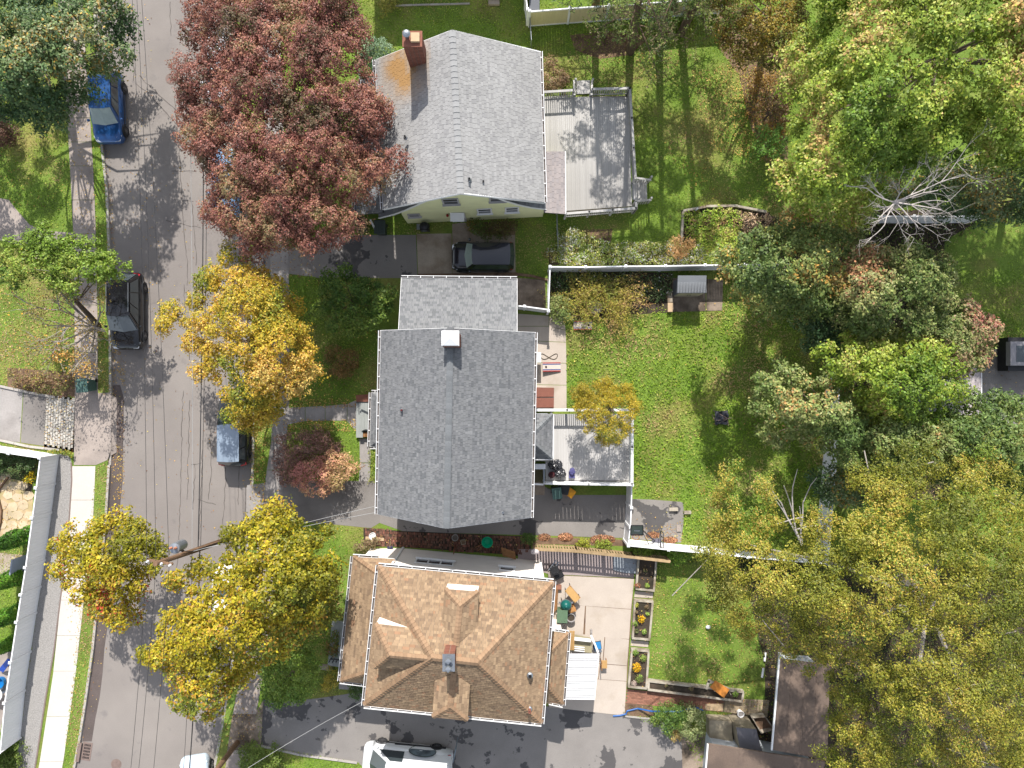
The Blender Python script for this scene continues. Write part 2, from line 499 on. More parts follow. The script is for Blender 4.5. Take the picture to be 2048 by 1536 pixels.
# darker asphalt along the left gutter, cracks, manholes, drain
gl = [(221, 770), (222, 840), (219, 930), (213, 1030), (205, 1120), (196, 1200), (186, 1300), (172, 1400), (162, 1485)]
gr = [(181, 1485), (188, 1440), (197, 1395), (203, 1345), (206, 1300), (212, 1260), (222, 1200), (232, 1120), (236, 1030), (243, 960), (244, 880), (246, 800), (238, 770)]
sheet('gutter_strip', gl + gr, ZR + 0.005, M['gutter_pave'], 0.008)

def strip(buf, px, w, z, jit=0.0, r=random.Random(3), step=9):
    """Thin flat band along a pixel line."""
    pts = []
    for i in range(len(px) - 1):
        (x0, y0), (x1, y1) = px[i], px[i + 1]
        n = max(1, int(math.hypot(x1 - x0, y1 - y0) / step))
        for k in range(n):
            t = k / n
            pts.append(P(x0 + (x1 - x0) * t + r.uniform(-jit, jit), y0 + (y1 - y0) * t + r.uniform(-jit, jit), 0))
    pts.append(P(*px[-1], 0))
    vs = []; fs = []
    for i, p in enumerate(pts):
        d = pts[min(i + 1, len(pts) - 1)] - pts[max(i - 1, 0)]
        d.normalize(); s = Vector((-d.y, d.x, 0))
        ww = w * r.uniform(0.5, 1.3) / 2 if jit else w / 2
        a = p + s * ww; c = p - s * ww
        vs += [(a.x, a.y, z), (c.x, c.y, z)]
        if i: fs.append((2 * i - 2, 2 * i - 1, 2 * i + 1, 2 * i))
    buf.add(vs, fs)
    return buf

cr = MB()
for line in ([(347, 190), (352, 260), (358, 330), (362, 400), (366, 480), (374, 530), (372, 570)],
             [(366, 570), (370, 640), (377, 720)], [(380, 385), (388, 470), (390, 530)], [(337, 0), (340, 70)],
             [(364, 780), (362, 860), (360, 960), (357, 1040), (352, 1150)], [(377, 800), (375, 900), (372, 1000)],
             [(418, 840), (421, 930), (415, 1000)], [(404, 880), (400, 980), (396, 1080)], [(452, 870), (449, 960), (444, 1060)],
             [(478, 930), (475, 1010)], [(388, 930), (384, 1020)], [(270, 165), (300, 190), (350, 245), (380, 265)], [(275, 150), (330, 200), (372, 240)],
             [(340, 340), (390, 342)], [(262, 120), (268, 140), (264, 160)], [(330, 440), (400, 455)], [(362, 400), (385, 402)],
             [(395, 1000), (430, 1010)], [(418, 1085), (470, 1080)], [(380, 930), (402, 926)]):
    strip(cr, line, 0.045, ZR + 0.004, 1.6)
cr.build('road_crack', M['crack'], kind='stuff')

def manhole(px, py, r, label):
    c = P(px, py, 0)
    t = thing('manhole_cover', label, 'manhole cover', (c.x, c.y, ZR))
    MB().lathe((c.x, c.y, ZR), [(r, 0), (r, 0.006), (r * 0.9, 0.006)], 24).build('frame', M['edging'], t)
    lid = MB().lathe((c.x, c.y, ZR + 0.006), [(r * 0.86, 0), (r * 0.86, 0.008)], 24)
    for k in range(-3, 4):
        lid.box((c.x + k * r * 0.22, c.y, ZR + 0.016), (r * 0.09, r * 1.2, 0.006))
    lid.build('lid', M['iron'], t)
manhole(340, 156, 0.36, 'round manhole cover in sunlit road beside the red tree')
manhole(230, 1531, 0.34, 'round manhole cover near the storm drain')

c = P(171, 1505, 0)
t = thing('storm_drain', 'rusty storm drain grate with rows of slots against the kerb', 'storm drain', (c.x, c.y, ZR))
R = Matrix.Rotation(math.radians(-9), 3, 'Z')
MB().box((c.x, c.y, ZR + 0.004), (0.60, 1.15, 0.02), math.radians(-9)).build('frame', M['iron'], t)
sl = MB().box((0, 0, 0), (0.06, 0.13, 0.008)).data('slot')
sl.materials.append(M['iron_dark'])
for i in range(5):
    for j in range(5):
        q = R @ Vector(((j - 2) * 0.085, (i - 2) * 0.2, 0))
        inst(sl, 'slot', t, (c.x + q.x, c.y + q.y, ZR + 0.013), math.radians(-9))
c2 = P(157, 1505, 0)
MB().box((c2.x, c2.y, -0.03), (0.22, 1.2, 0.09), math.radians(-9)).build('inlet_stone', M['iron'], t)

# pavements: rows of concrete slabs along a left and a right edge line
def at_y(line, y):
    for (x0, y0), (x1, y1) in zip(line, line[1:]):
        if y0 <= y <= y1 or (y1 <= y <= y0):
            return x0 + (x1 - x0) * (y - y0) / ((y1 - y0) or 1)
    return line[-1][0] if y > line[-1][1] else line[0][0]

def pavement(name, left, right, joints, m, z=0.02, gap=0.5):
    root = bpy.data.objects.new(name, None); col.objects.link(root); root['kind'] = 'structure'
    r = random.Random(5)
    for y0, y1 in zip(joints, joints[1:]):
        a, b_ = y0 + gap, y1 - gap
        pts = PP([(at_y(left, a), a), (at_y(right, a), a), (at_y(right, b_), b_), (at_y(left, b_), b_)])
        MB().prism(pts, -0.06, z + r.uniform(-0.008, 0.008)).build('paving_slab', m, root)
    return root
pavement('pavement', [(112, -60), (134, 230), (143, 380), (147, 470), (149, 600), (150, 790)], [(160, -60), (180, 230), (189, 380), (192, 470), (195, 600), (196, 790)],
         [-60, -10, 38, 86, 134, 182, 236, 284, 332, 400, 468, 520, 562, 610, 660, 705, 750, 790], M['conc_old'])
pavement('pavement', [(145, 932), (138, 1060), (125, 1170), (107, 1345), (78, 1536), (58, 1640)], [(191, 932), (186, 1060), (171, 1170), (152, 1345), (125, 1536), (105, 1640)],
         [932, 1000, 1068, 1135, 1200, 1271, 1342, 1433, 1523, 1640], M['conc_new'], gap=0.35)
pavement('pavement', [(515, -60), (528, 200), (540, 480), (545, 700), (546, 860), (534, 935), (526, 1010)], [(555, -60), (566, 200), (577, 480), (580, 700), (578, 815), (568, 935), (563, 1010)],
         [-60, 0, 60, 120, 180, 240, 300, 360, 420, 480, 540, 600, 660, 720, 770, 822, 882, 940, 1010], M['conc_grey'])
pavement('pavement', [(518, 1060), (500, 1240), (480, 1345), (466, 1430), (455, 1500), (440, 1640)], [(560, 1060), (545, 1240), (527, 1345), (512, 1430), (498, 1500), (480, 1640)],
         [1060, 1120, 1180, 1240, 1300, 1364, 1428, 1500, 1570, 1640], M['conc_old'])

# apron between old and new pavement on the left, with its ramp to the road
sheet('driveway_apron', [(150, 790), (196, 786), (222, 785), (224, 815), (222, 900), (215, 920), (192, 930), (148, 930)], 0.018, M['conc_old'], 0.06)
b = MB()
b.prism(PP([(222, 790), (231, 796), (231, 905), (221, 912)]), -0.155, [0.012, -0.13, -0.13, 0.012]); b.build('driveway_ramp', M['conc_old'], kind='structure')
# left driveway: two asphalt panels, a cobbled apron with loose joints, kerb stones along both edges
sheet('driveway', [(-80, 764), (46, 782), (40, 885), (-80, 868)], 0.008, M['conc_grey'], 0.05)
sheet('driveway', [(47.5, 782), (93, 790), (88, 892), (41.5, 885)], 0.008, M['asphalt_plain'], 0.05)
cob = sheet('cobbled_apron', [(93, 788), (150, 797), (148, 905), (88, 896)], 0.0, M['joint'], 0.05)
cst = MB().box((0, 0, 0), (0.158, 0.225, 0.05)); cst = cst.data('cobble'); cst.materials.append(M['cobble'])
r = random.Random(11)
n = 0
for i in range(11):
    for j in range(14):
        u = (i + 0.5) / 11; v = (j + (0.5 if i % 2 else 0.0) + 0.3) / 14.3
        x = 93 + (150 - 93) * u - 4 * v; y = 790 + 8 * u + 102 * v
        if v > 0.985: continue
        p = P(x, y, 0)
        inst(cst, 'cobble', cob, (p.x, p.y, -0.004 + r.uniform(0, 0.012)), math.radians(-3 + r.uniform(-5, 5)), (r.uniform(.82, 1.0), r.uniform(.8, .98), 1))
def edging(name, px, w, h, m, label=None, seg=1.2, parent=None):
    root = bpy.data.objects.new(name, None); col.objects.link(root); root['kind'] = 'structure'
    for (x0, y0), (x1, y1) in zip(px, px[1:]):
        a, c = P(x0, y0), P(x1, y1)
        n = max(1, int(round((c - a).length / seg)))
        for k in range(n):
            p = a.lerp(c, (k + 0.01) / n); q = a.lerp(c, (k + 0.99) / n)
            MB().beam(p + Vector((0, 0, h / 2 - 0.03)), q + Vector((0, 0, h / 2 - 0.03)), w, h + 0.06).build('edging_stone', m, root)
    return root
edging('driveway_edging', [(-80, 757), (0, 772), (60, 785), (112, 795)], 0.14, 0.1, M['kerb'])
edging('driveway_edging', [(-80, 868), (0, 880), (60, 893), (120, 900)], 0.14, 0.1, M['kerb'])

# gravel strip and edging beside the white fence on the left
GRAV = [(112, 918), (120, 908), (132, 908), (141, 916), (144, 930), (144, 960), (137, 1060), (124, 1170), (108, 1300), (90, 1400), (72, 1520), (52, 1640), (10, 1640), (38, 1490), (48, 1400), (70, 1250),
        (90, 1120), (102, 1025)]
sheet('gravel_strip', GRAV, 0.006, M['gravel_bed'], 0.05)
b = MB(); strip(b, [(143, 925), (144, 960), (137.5, 1060), (125, 1170), (108.5, 1300), (91, 1400), (73, 1520), (55, 1620)], 0.09, 0.03)
b.build('gravel_edging', M['edging'], kind='structure')

# front walk of the grey house, driveways and patios
edge = 0.016
pv = bpy.data.objects.new('front_walk', None); col.objects.link(pv); pv['kind'] = 'structure'
for q in ([(570, 816), (610, 814), (610, 842), (570, 850)], [(611, 814), (650, 812), (650, 841), (611, 842)], [(651, 812), (694, 808), (694, 841), (651, 841)],
          [(695, 808), (706, 803), (720, 797), (720, 868), (706, 855), (695, 843)],
          [(719, 877), (742, 877), (741, 925), (720, 925)], [(720, 926.5), (741, 926.5), (740, 962), (718, 962)]):
    MB().prism(PP(q), -0.05, edge + random.uniform(-.006, .006)).build('paving_slab', M['conc_grey'], pv)
sheet('driveway', [(566, 962), (740, 962), (760, 962), (760, 1045), (742, 1056), (640, 1046), (566, 1040)], 0.010, M['asphalt_plain'], 0.05)
sheet('driveway', [(760, 962), (1062, 990), (1062, 964), (1135, 990), (1252, 990), (1252, 1076), (1060, 1070), (900, 1066), (805, 1062), (760, 1046)], 0.009, M['asphalt'], 0.05)
b = MB(); b.prism(PP([(494, 970), (566, 962), (566, 1040), (492, 1050)]), -0.05, [0.012] * 4); b.build('driveway_apron', M['conc_grey'], kind='structure')
b = MB(); b.prism(PP([(503, 968), (494, 972), (491, 1046), (499, 1052)]), -0.156, [0.0, -0.13, -0.13, 0.0][::1]); b.build('driveway_ramp', M['conc_grey'], kind='structure')
sheet('patio', [(1262, 998), (1300, 999), (1366, 1004), (1368, 1035), (1362, 1085), (1262, 1078)], 0.010, M['asphalt'], 0.05)

# driveway of the pale house: asphalt part, concrete panels
sheet('driveway', [(505, 500), (560, 505), (640, 478), (718, 470), (832, 470), (835, 556), (640, 556), (560, 545), (500, 548)], 0.010, M['asphalt'], 0.05)
pv = bpy.data.objects.new('driveway', None); col.objects.link(pv); pv['kind'] = 'structure'
for q in ([(833.5, 468), (903, 467), (904, 548), (836, 550)], [(904.5, 448), (930, 445), (960, 470), (1030, 470), (1031, 545), (905, 548)]):
    MB().prism(PP(q), -0.05, 0.014).build('paving_slab', M['conc_tan'], pv)
b = MB(); b.beam(P(836, 552), P(1036, 549), 0.22, 0.3); b.beam(P(1036, 549), P(1062, 552), 0.16, 0.2); b.beam(P(1062, 552), P(1096, 560), 0.16, 0.2)
b.build('retaining_kerb', M['mulch'], kind='structure')

# concrete beside the wing and behind the grey house
sheet('concrete_pad', [(1030, 555), (1090, 560), (1092, 620), (1030, 620)], 0.012, M['conc_dirty'], 0.05)
pv = bpy.data.objects.new('patio', None); col.objects.link(pv); pv['kind'] = 'structure'
for q in ([(1030, 627), (1098, 632), (1097, 652), (1030, 652)], [(1098.5, 632), (1128, 634), (1131, 660), (1098, 653)], [(1030, 653), (1097, 653), (1131, 661), (1132, 684), (1030, 680)],
          [(1030, 681), (1132, 685), (1133, 726), (1030, 724)], [(1030, 725), (1133, 727), (1133, 770), (1030, 768)], [(1030, 769), (1133, 771), (1133, 820), (1030, 818)]):
    MB().prism(PP(q), -0.05, 0.014 + random.uniform(-.006, .006)).build('paving_slab', M['conc_patio'], pv)
sheet('concrete_landing', [(1062, 962), (1090, 966), (1089, 990), (1062, 990)], 0.02, M['conc_tan'], 0.05)

# concrete yard behind the tan house
sheet('weedy_joints', [(1097, 1149), (1268, 1157), (1249, 1431), (1097, 1415)], 0.004, M['mulch'], 0.05)
pv = bpy.data.objects.new('patio', None); col.objects.link(pv); pv['kind'] = 'structure'
for q in ([(1098, 1150), (1268, 1158), (1262, 1218), (1165, 1211), (1098, 1206)], [(1098, 1207.5), (1170, 1211.5), (1166, 1270), (1098, 1262)], [(1172, 1212), (1262, 1219), (1258, 1278), (1170, 1271)],
          [(1098, 1263), (1209, 1272), (1205, 1327), (1098, 1320)], [(1210.5, 1273), (1258, 1279), (1254, 1331), (1206.5, 1327)],
          [(1098, 1321), (1200, 1328), (1196, 1358), (1098, 1350)], [(1201.5, 1328), (1254, 1332), (1253, 1362), (1197.5, 1358)], [(1098, 1351), (1253, 1363), (1249, 1431), (1098, 1414)]):
    MB().prism(PP(q), -0.05, 0.016 + random.uniform(-.006, .006)).build('paving_slab', M['conc_patio'], pv)
sheet('patio', [(1036, 1098), (1068, 1098), (1268, 1117), (1268, 1156), (1098, 1148), (1036, 1128)], 0.012, mat('concrete_pinkish', K(196, 180, 178), 0.9, 0.08, 0.9, K(178, 164, 160), 0.5, bump=0.2, bscale=40), 0.05)
sheet('driveway', [(527, 1398), (560, 1405), (640, 1396), (720, 1384), (735, 1395), (1090, 1412), (1250, 1432), (1310, 1437), (1362, 1460), (1365, 1536), (1365, 1600), (800, 1600), (715, 1524), (600, 1508), (522, 1490)],
      0.009, M['asphalt'], 0.05)
sheet('driveway', [(1362, 1465), (1410, 1470), (1412, 1600), (1365, 1600)], 0.008, M['conc_dirty'], 0.05)
edging('driveway_edging', [(522, 1491), (600, 1509), (715, 1525)], 0.12, 0.08, M['kerb'])
sheet('driveway_apron', [(465, 1428), (512, 1424), (527, 1400), (522, 1492), (498, 1500), (455, 1500)], 0.022, M['conc_dirty'], 0.05)
edging('patio_edging', [(1250, 1432), (1310, 1438)], 0.1, 0.06, M['kerb'])

# brick paths
def brickwork(name, quad, nu, nv, m, limit=300, z=0.014, bond=True, frac=(0.93, 0.88)):
    base = sheet(name, quad, z - 0.012, M['joint'], 0.05)
    me = MB().box((0, 0, 0), (1, 1, 0.05)).data('brick'); me.materials.append(m)
    r = random.Random(9); rest = MB(); k = 0
    A, B, C, D = [P(*p) for p in quad]
    cells = [(i, j) for j in range(nv) for i in range(nu)]
    for i, j in cells:
        u = (i + (0.5 if (bond and j % 2) else 0.0) + 0.25) / (nu + 0.0); v = (j + 0.5) / nv
        if u > 0.985: continue
        p = A.lerp(B, u).lerp(D.lerp(C, u), v)
        ex = (B - A).lerp(C - D, v); ey = (D - A).lerp(C - B, u)
        rz = math.atan2(ex.y, ex.x)
        s = (ex.length / nu * frac[0], ey.length / nv * frac[1], 1)
        zz = z - 0.025 + r.uniform(-0.004, 0.006)
        if k < limit: inst(me, 'brick', base, (p.x, p.y, zz), rz, s)
        else: rest.box((p.x, p.y, zz), (s[0], s[1], 0.05), rz)
        k += 1
    if rest.v: rest.build('bricks', m, base, kind='stuff')
    return base
brickwork('brick_path', [(1255, 1378), (1452, 1397), (1447, 1424), (1252, 1406)], 26, 9, M['brick'])
brickwork('paver_path', [(1453, 1397), (1540, 1400), (1536, 1434), (1449, 1424)], 15, 9, mat('tan_paver', K(196, 176, 146), 0.9, 0.15, 3, rand=0.18), bond=False)
# brick strip between the two houses: old bricks on edge, in the shade of the grey house
strip_px = [(727, 1056), (805, 1062), (1062, 1073), (1062, 1100), (1036, 1112), (1000, 1108), (806, 1094), (727, 1092)]
bs = sheet('brick_strip', strip_px, 0.004, M['soil'], 0.05)
br = MB(); r = random.Random(21)
for j in range(8):
    for i in range(120):
        x = 732 + i * 2.78 + r.uniform(-.4, .4); y = 1058 + j * 5.1 + (x - 727) * 0.040 + r.uniform(-.5, .5)
        if x > 1058 or r.random() < 0.16 or not in_poly(np.array([x]), np.array([y]), strip_px)[0]: continue
        p = P(x, y); f = r.uniform(0.6, 1.15); a = K(150, 98, 80); g = K(140, 120, 104)
        t_ = r.random() * 0.6
        if r.random() < 0.08: a = K(205, 130, 110)
        br.box((p.x, p.y, 0.012), (0.075, 0.145, 0.05 + r.uniform(0, .02)), r.uniform(-.06, .06), col=tuple((a[q] * (1 - t_) + g[q] * t_) * f for q in range(3)))
br.build('bricks', M['brick_old'], bs, kind='stuff')

# beds of bare earth
def bed(px, m='soil', z=0.006, name='planting_bed'):
    return sheet(name, px, z, M[m], 0.05)
bed([(1098, 542), (1345, 545), (1345, 625), (1240, 630), (1160, 640), (1100, 630)])
bed([(1098, 505), (1460, 500), (1460, 530), (1098, 530)], 'soil')
bed([(1362, 420), (1400, 413), (1480, 412), (1540, 425), (1545, 500), (1460, 522), (1380, 505), (1362, 490)], 'soil')
bed([(1150, 460), (1225, 458), (1222, 486), (1160, 490)], 'mulch')
bed([(932, 446), (1030, 442), (1031, 472), (962, 472)], 'mulch')
bed([(15, 735), (150, 745), (150, 795), (115, 793), (60, 783), (15, 773)], 'mulch')
bed([(1250, 1405), (1305, 1412), (1310, 1436), (1250, 1430)], 'mulch')
bed([(-40, 905), (75, 915), (60, 1000), (40, 960), (-40, 950)], 'soil')
bed([(1062, 1074), (1252, 1080), (1252, 1092), (1062, 1088)], 'mulch')
bed([(1262, 1094), (1600, 1124), (1600, 1112), (1262, 1084)], 'soil')
bed([(1430, 0), (1500, 20), (1580, 120), (1575, 330), (1535, 330), (1500, 250), (1478, 150), (1440, 100)], 'mulch', 0.003, 'needle_litter')
bed([(1140, 70), (1240, 60), (1300, 75), (1260, 110), (1200, 118), (1150, 100)], 'mulch', 0.003, 'needle_litter')
bed([(1700, 560), (1900, 560), (1900, 1000), (1690, 1000)], 'soil', 0.003, 'leaf_mould')
bed([(1420, 1090), (2100, 1150), (2100, 1600), (1420, 1600), (1430, 1440), (1530, 1400), (1530, 1330), (1500, 1200)], 'soil', 0.003, 'leaf_mould')
bed([(1440, 440), (1700, 420), (2000, 420), (1890, 480), (1880, 620), (1700, 640), (1560, 520)], 'soil', 0.002, 'leaf_mould')

# flagstones of the yard behind the white fence
fl = sheet('flagstone_terrace', [(-60, 945), (20, 950), (45, 958), (66, 985), (66, 1010), (60, 1055), (30, 1060), (0, 1080), (-60, 1095)], 0.004, mat('flag_joint', K(226, 198, 156), .95, .2, 3, K(196, 180, 124), 1.5), 0.05)
r = random.Random(4)
for i in range(6):
    for j in range(7):
        x = -55 + i * 23 + (11 if j % 2 else 0) + r.uniform(-3, 3); y = 955 + j * 19 + r.uniform(-3, 3)
        if not in_poly(np.array([x]), np.array([y]), [(-60, 945), (20, 950), (45, 958), (64, 988), (62, 1010), (57, 1050), (30, 1060), (0, 1080), (-60, 1095)])[0]: continue
        k = r.randint(5, 7); a0 = r.uniform(0, 6)
        pts = [P(x + math.cos(a0 + 2 * math.pi * q / k) * r.uniform(10.5, 13.2), y + math.sin(a0 + 2 * math.pi * q / k) * r.uniform(8.6, 11)) for q in range(k)]
        MB().prism(pts, -0.03, 0.02 + r.uniform(0, .012)).build('flagstone', M['flag'], fl)
sheet('terrace', [(-60, 1100), (45, 1110), (42, 1150), (-60, 1150)], 0.006, M['conc_tan'], 0.05)
sheet('terrace', [(-60, 1290), (28, 1300), (-5, 1500), (-60, 1500)], 0.006, M['conc_old'], 0.05)
# curved pinkish walk on the left lot
sheet('front_walk', [(-60, 395), (0, 396), (18, 400), (30, 416), (60, 450), (100, 462), (147, 466), (147, 496), (90, 496), (40, 490), (0, 480), (-60, 480)], 0.008, M['conc_old'], 0.05)

# neighbour's yard at the right edge
sheet('driveway', [(1963, 700), (2120, 690), (2120, 860), (2030, 850), (1963, 800)], 0.008, M['asphalt_plain'], 0.05)
sheet('driveway', [(1990, 808), (2120, 805), (2120, 860), (2000, 850)], 0.014, M['conc_grey'], 0.05)

# pad under the shed
pv = bpy.data.objects.new('shed_pad', None); col.objects.link(pv); pv['kind'] = 'structure'
for q in ([(1345, 556), (1411, 558), (1411, 622), (1345, 624)], [(1412.5, 558), (1446, 560), (1444, 621), (1412.5, 622)]):
    MB().prism(PP(q), -0.05, 0.03).build('paving_slab', M['conc_dirty'], pv)
# ------------------------------------------------------------------ houses
def clip(poly, hp):
    """Clip a 2D polygon by half planes (nx, ny, d): keep nx*x+ny*y >= d."""
    for nx, ny, d in hp:
        out = []
        n = len(poly)
        for i in range(n):
            a = poly[i]; b = poly[(i + 1) % n]
            da = nx * a[0] + ny * a[1] - d; db = nx * b[0] + ny * b[1] - d
            if da >= 0: out.append(a)
            if (da >= 0) != (db >= 0):
                t = da / (da - db)
                out.append((a[0] + (b[0] - a[0]) * t, a[1] + (b[1] - a[1]) * t))
        poly = out
        if len(poly) < 3: return []
    return poly

def flat(poly):
    """The polygon's corners moved onto its best plane."""
    p = [Vector(q) for q in poly]; c = sum(p, Vector((0, 0, 0))) / len(p); n = Vector((0, 0, 0))
    for i in range(len(p)): n += (p[i] - c).cross(p[(i + 1) % len(p)] - c)
    n.normalize()
    return [q - Vector((0, 0, (q - c).dot(n) / n.z)) if abs(n.z) > .05 else q for q in p]

def frame(poly, eave=None):
    p = [Vector(q) for q in poly]
    n = Vector((0, 0, 0))
    for i in range(len(p)): n += p[i].cross(p[(i + 1) % len(p)])
    n.normalize()
    if n.z < 0 and abs(n.z) > 1e-3: n = -n
    u = Vector((-n.y, n.x, 0))
    if u.length < 1e-4: u = Vector((1, 0, 0))
    u.normalize()
    if eave:
        e = (Vector(eave[1]) - Vector(eave[0])); e -= n * e.dot(n); e.normalize()
        u = e if e.dot(u) > 0 else -e
    v = n.cross(u)
    if v.z < 0: v = -v; u = -u
    return p[0], u, v, n

def courses(poly, expo, wid, thick, pal, seed=1, jit=0.12, eave=None, wj=0.25, low=0.15):
    """Overlapping courses (shingles, siding boards) that fill a convex sloping polygon."""
    poly = flat(poly)
    o, u, v, n = frame(poly, eave)
    q = [((Vector(p) - o).dot(u), (Vector(p) - o).dot(v)) for p in poly]
    ar = sum(q[i][0] * q[(i + 1) % len(q)][1] - q[(i + 1) % len(q)][0] * q[i][1] for i in range(len(q)))
    if ar < 0: q = q[::-1]
    hp = []
    for i in range(len(q)):
        a = q[i]; b = q[(i + 1) % len(q)]
        nx, ny = -(b[1] - a[1]), b[0] - a[0]
        l = math.hypot(nx, ny)
        if l < 1e-6: continue
        hp.append((nx / l, ny / l, (nx * a[0] + ny * a[1]) / l))
    u0 = min(a[0] for a in q); u1 = max(a[0] for a in q); v0 = min(a[1] for a in q); v1 = max(a[1] for a in q)
    r = random.Random(seed); buf = MB()
    vv = v0; row = 0
    while vv < v1:
        uu = u0 - r.uniform(0, wid)
        while uu < u1:
            w = wid * r.uniform(1 - wj, 1 + wj)
            c = clip([(uu + 0.006, vv), (uu + w - 0.006, vv), (uu + w - 0.006, vv + expo), (uu + 0.006, vv + expo)], hp)
            uu += w
            if not c: continue
            k = r.random(); acc = 0
            for cc, wt in pal:
                acc += wt
                if k <= acc: break
            f = r.uniform(1 - jit, 1 + jit)
            cc = tuple(x * f for x in cc)
            m = len(c); th = thick * r.uniform(0.75, 1.25)
            top = []; bot = []
            for (a, b) in c:
                t = (b - vv) / expo
                p = o + u * a + v * b
                top.append(p + n * (th * (1 - t) + th * low * t)); bot.append(p - n * 0.002)
            vs = bot + top
            fs = [tuple(range(m, 2 * m))] + [(i, (i + 1) % m, m + (i + 1) % m, m + i) for i in range(m)]
            buf.add(vs, fs, cc)
        vv += expo; row += 1
    return buf

def ridge_caps(parent, a, b, m, w=0.3, step=0.2, h=0.05, drop=0.08):
    """Cap shingles one behind the other along a ridge or hip, each an object."""
    a = Vector(a); b = Vector(b); d = b - a; L = d.length; d.normalize()
    s = d.cross(Vector((0, 0, 1))).normalized(); up = s.cross(d)
    n = max(1, int(L / step)); st = L / n
    mb = MB()
    l = st * 1.15
    vs = []
    for k, zz in ((0, 0.0), (1, 0.028)):
        for y in (-1, 0, 1):
            vs.append((k * l, y * w / 2, zz - (drop if y else 0)))
    for k, zz in ((0, 0.0), (1, 0.028)):
        for y in (-1, 0, 1):
            vs.append((k * l, y * w / 2, zz - 0.03 - (drop if y else 0)))
    mb.add(vs, [(0, 3, 4, 1), (1, 4, 5, 2), (6, 7, 10, 9), (7, 8, 11, 10), (3, 9, 10, 4), (4, 10, 11, 5), (0, 1, 7, 6), (1, 2, 8, 7), (0, 6, 9, 3), (2, 5, 11, 8)])
    me = mb.data('ridge_cap'); me.materials.append(m)
    rot = Matrix((d, s, up)).transposed().to_euler()
    if (Matrix((d, s, up)).determinant()) < 0:
        s = -s; rot = Matrix((d, s, up)).transposed().to_euler()
    for i in range(n):
        inst(me, 'ridge_cap', parent, a + d * (i * st) + up * (h + 0.0015 * (i % 2)), rot=rot)

BR = {}
def gutter(parent, a, b, out, spacing=0.75, m=None):
    a = Vector(a); b = Vector(b); d = (b - a); L = d.length; d.normalize(); out = Vector(out).normalized()
    out = (out - d * out.dot(d)).normalized()
    m = m or M['white']
    g = MB()
    g.beam(a + out * 0.13, b + out * 0.13, 0.028, 0.12)
    g.beam(a + out * 0.006, b + out * 0.006, 0.012, 0.11)
    go = g.build('gutter', m, parent)
    MB().beam(a + out * 0.065 + Vector((0, 0, -0.05)), b + out * 0.065 + Vector((0, 0, -0.05)), 0.10, 0.018).build('trough', M['trough'], go)
    if 'b' not in BR:
        BR['b'] = MB().box((0, 0, 0), (0.035, 0.13, 0.02)).data('bracket'); BR['b'].materials.append(M['white'])
    n = int(L / spacing)
    for i in range(n + 1):
        inst(BR['b'], 'bracket', go, a + d * (L * (i + 0.5) / (n + 1)) + out * 0.07 + Vector((0, 0, 0.062)), math.atan2(d.y, d.x))
    return go

def inset(poly, dist):
    """Move each corner of a convex polygon (world xy) inwards."""
    c = Vector((sum(p[0] for p in poly) / len(poly), sum(p[1] for p in poly) / len(poly)))
    n = len(poly); lines = []
    for i in range(n):
        a = Vector(poly[i][:2]); b = Vector(poly[(i + 1) % n][:2])
        d = (b - a).normalized(); nn = Vector((-d.y, d.x))
        if (c - a).dot(nn) < 0: nn = -nn
        dd = dist[i] if hasattr(dist, '__len__') else dist
        lines.append((a + nn * dd, d))
    out = []
    for i in range(n):
        p, d = lines[i - 1]; q, e = lines[i]
        t = (q - p).cross(e) / d.cross(e)
        out.append(p + d * t)
    return out

def window(parent, c, w, h, nrm, m_frame=None, panes=1, name='window', depth=0.05, rail=True):
    """Window on a wall: frame, sill and panes that stand out of the wall by a few centimetres. c: centre, nrm: outward."""
    n = Vector((nrm[0], nrm[1], 0)).normalized(); s = Vector((-n.y, n.x, 0)); c = Vector(c); z = Vector((0, 0, 1))
    f = MB(); t = 0.09
    def bar(cx, cz, ww, hh, dp=depth, off=0.0):
        p = c + s * cx + z * cz + n * (dp / 2 + off)
        f.box(p, (ww, dp, hh), math.atan2(s.y, s.x))
    bar(0, h / 2 - t / 2, w, t); bar(0, -h / 2 + t / 2, w, t)
    for k in range(panes + 1):
        x = -w / 2 + t / 2 + (w - t) * k / panes
        bar(x, 0, t, h - 2 * t)
    if rail: bar(0, 0.02, w - 2 * t, 0.05, depth * 0.9)
    fo = f.build(name, m_frame or M['white'], parent)
    MB().box(c + z * (-h / 2 - 0.025) + n * 0.06, (w + 0.1, 0.12, 0.05), math.atan2(s.y, s.x)).build('sill', m_frame or M['white'], fo)
    for k in range(panes):
        pw = (w - t) / panes - t
        x = -w / 2 + t + pw / 2 + (w - t) * k / panes
        MB().box(c + s * x + n * 0.012, (pw, 0.02, h - 2 * t), math.atan2(s.y, s.x)).build('pane', M['glass'], fo)
    return fo

def pipe_vent(parent, p, h, r, m, name='vent_pipe', flash=True):
    b = MB()
    b.lathe(p, [(r, -0.05), (r, h), (r * 0.7, h), (r * 0.7, h - 0.05)], 12)
    o = b.build(name, m, parent, smooth=False)
    if flash: MB().lathe(p, [(r * 1.9, -0.03), (r * 1.8, 0.03), (r * 1.1, 0.08)], 12).build('flashing', M['metal'], o)
    return o

G = lambda v, f=0.5: K(v, v, v + 2, f)
PAL1 = [(K(190, 189, 188), 0.45), (K(184, 183, 182), 0.35), (K(175, 174, 174), 0.2)]
PAL2 = [(K(146, 147, 149), 0.46), (K(138, 139, 142), 0.3), (K(126, 128, 131), 0.16), (K(154, 155, 157), 0.08)]
PAL3 = [(K(180, 153, 124), 0.42), (K(168, 142, 115), 0.27), (K(192, 164, 132), 0.15), (K(154, 130, 107), 0.1), (K(182, 144, 114), 0.06)]

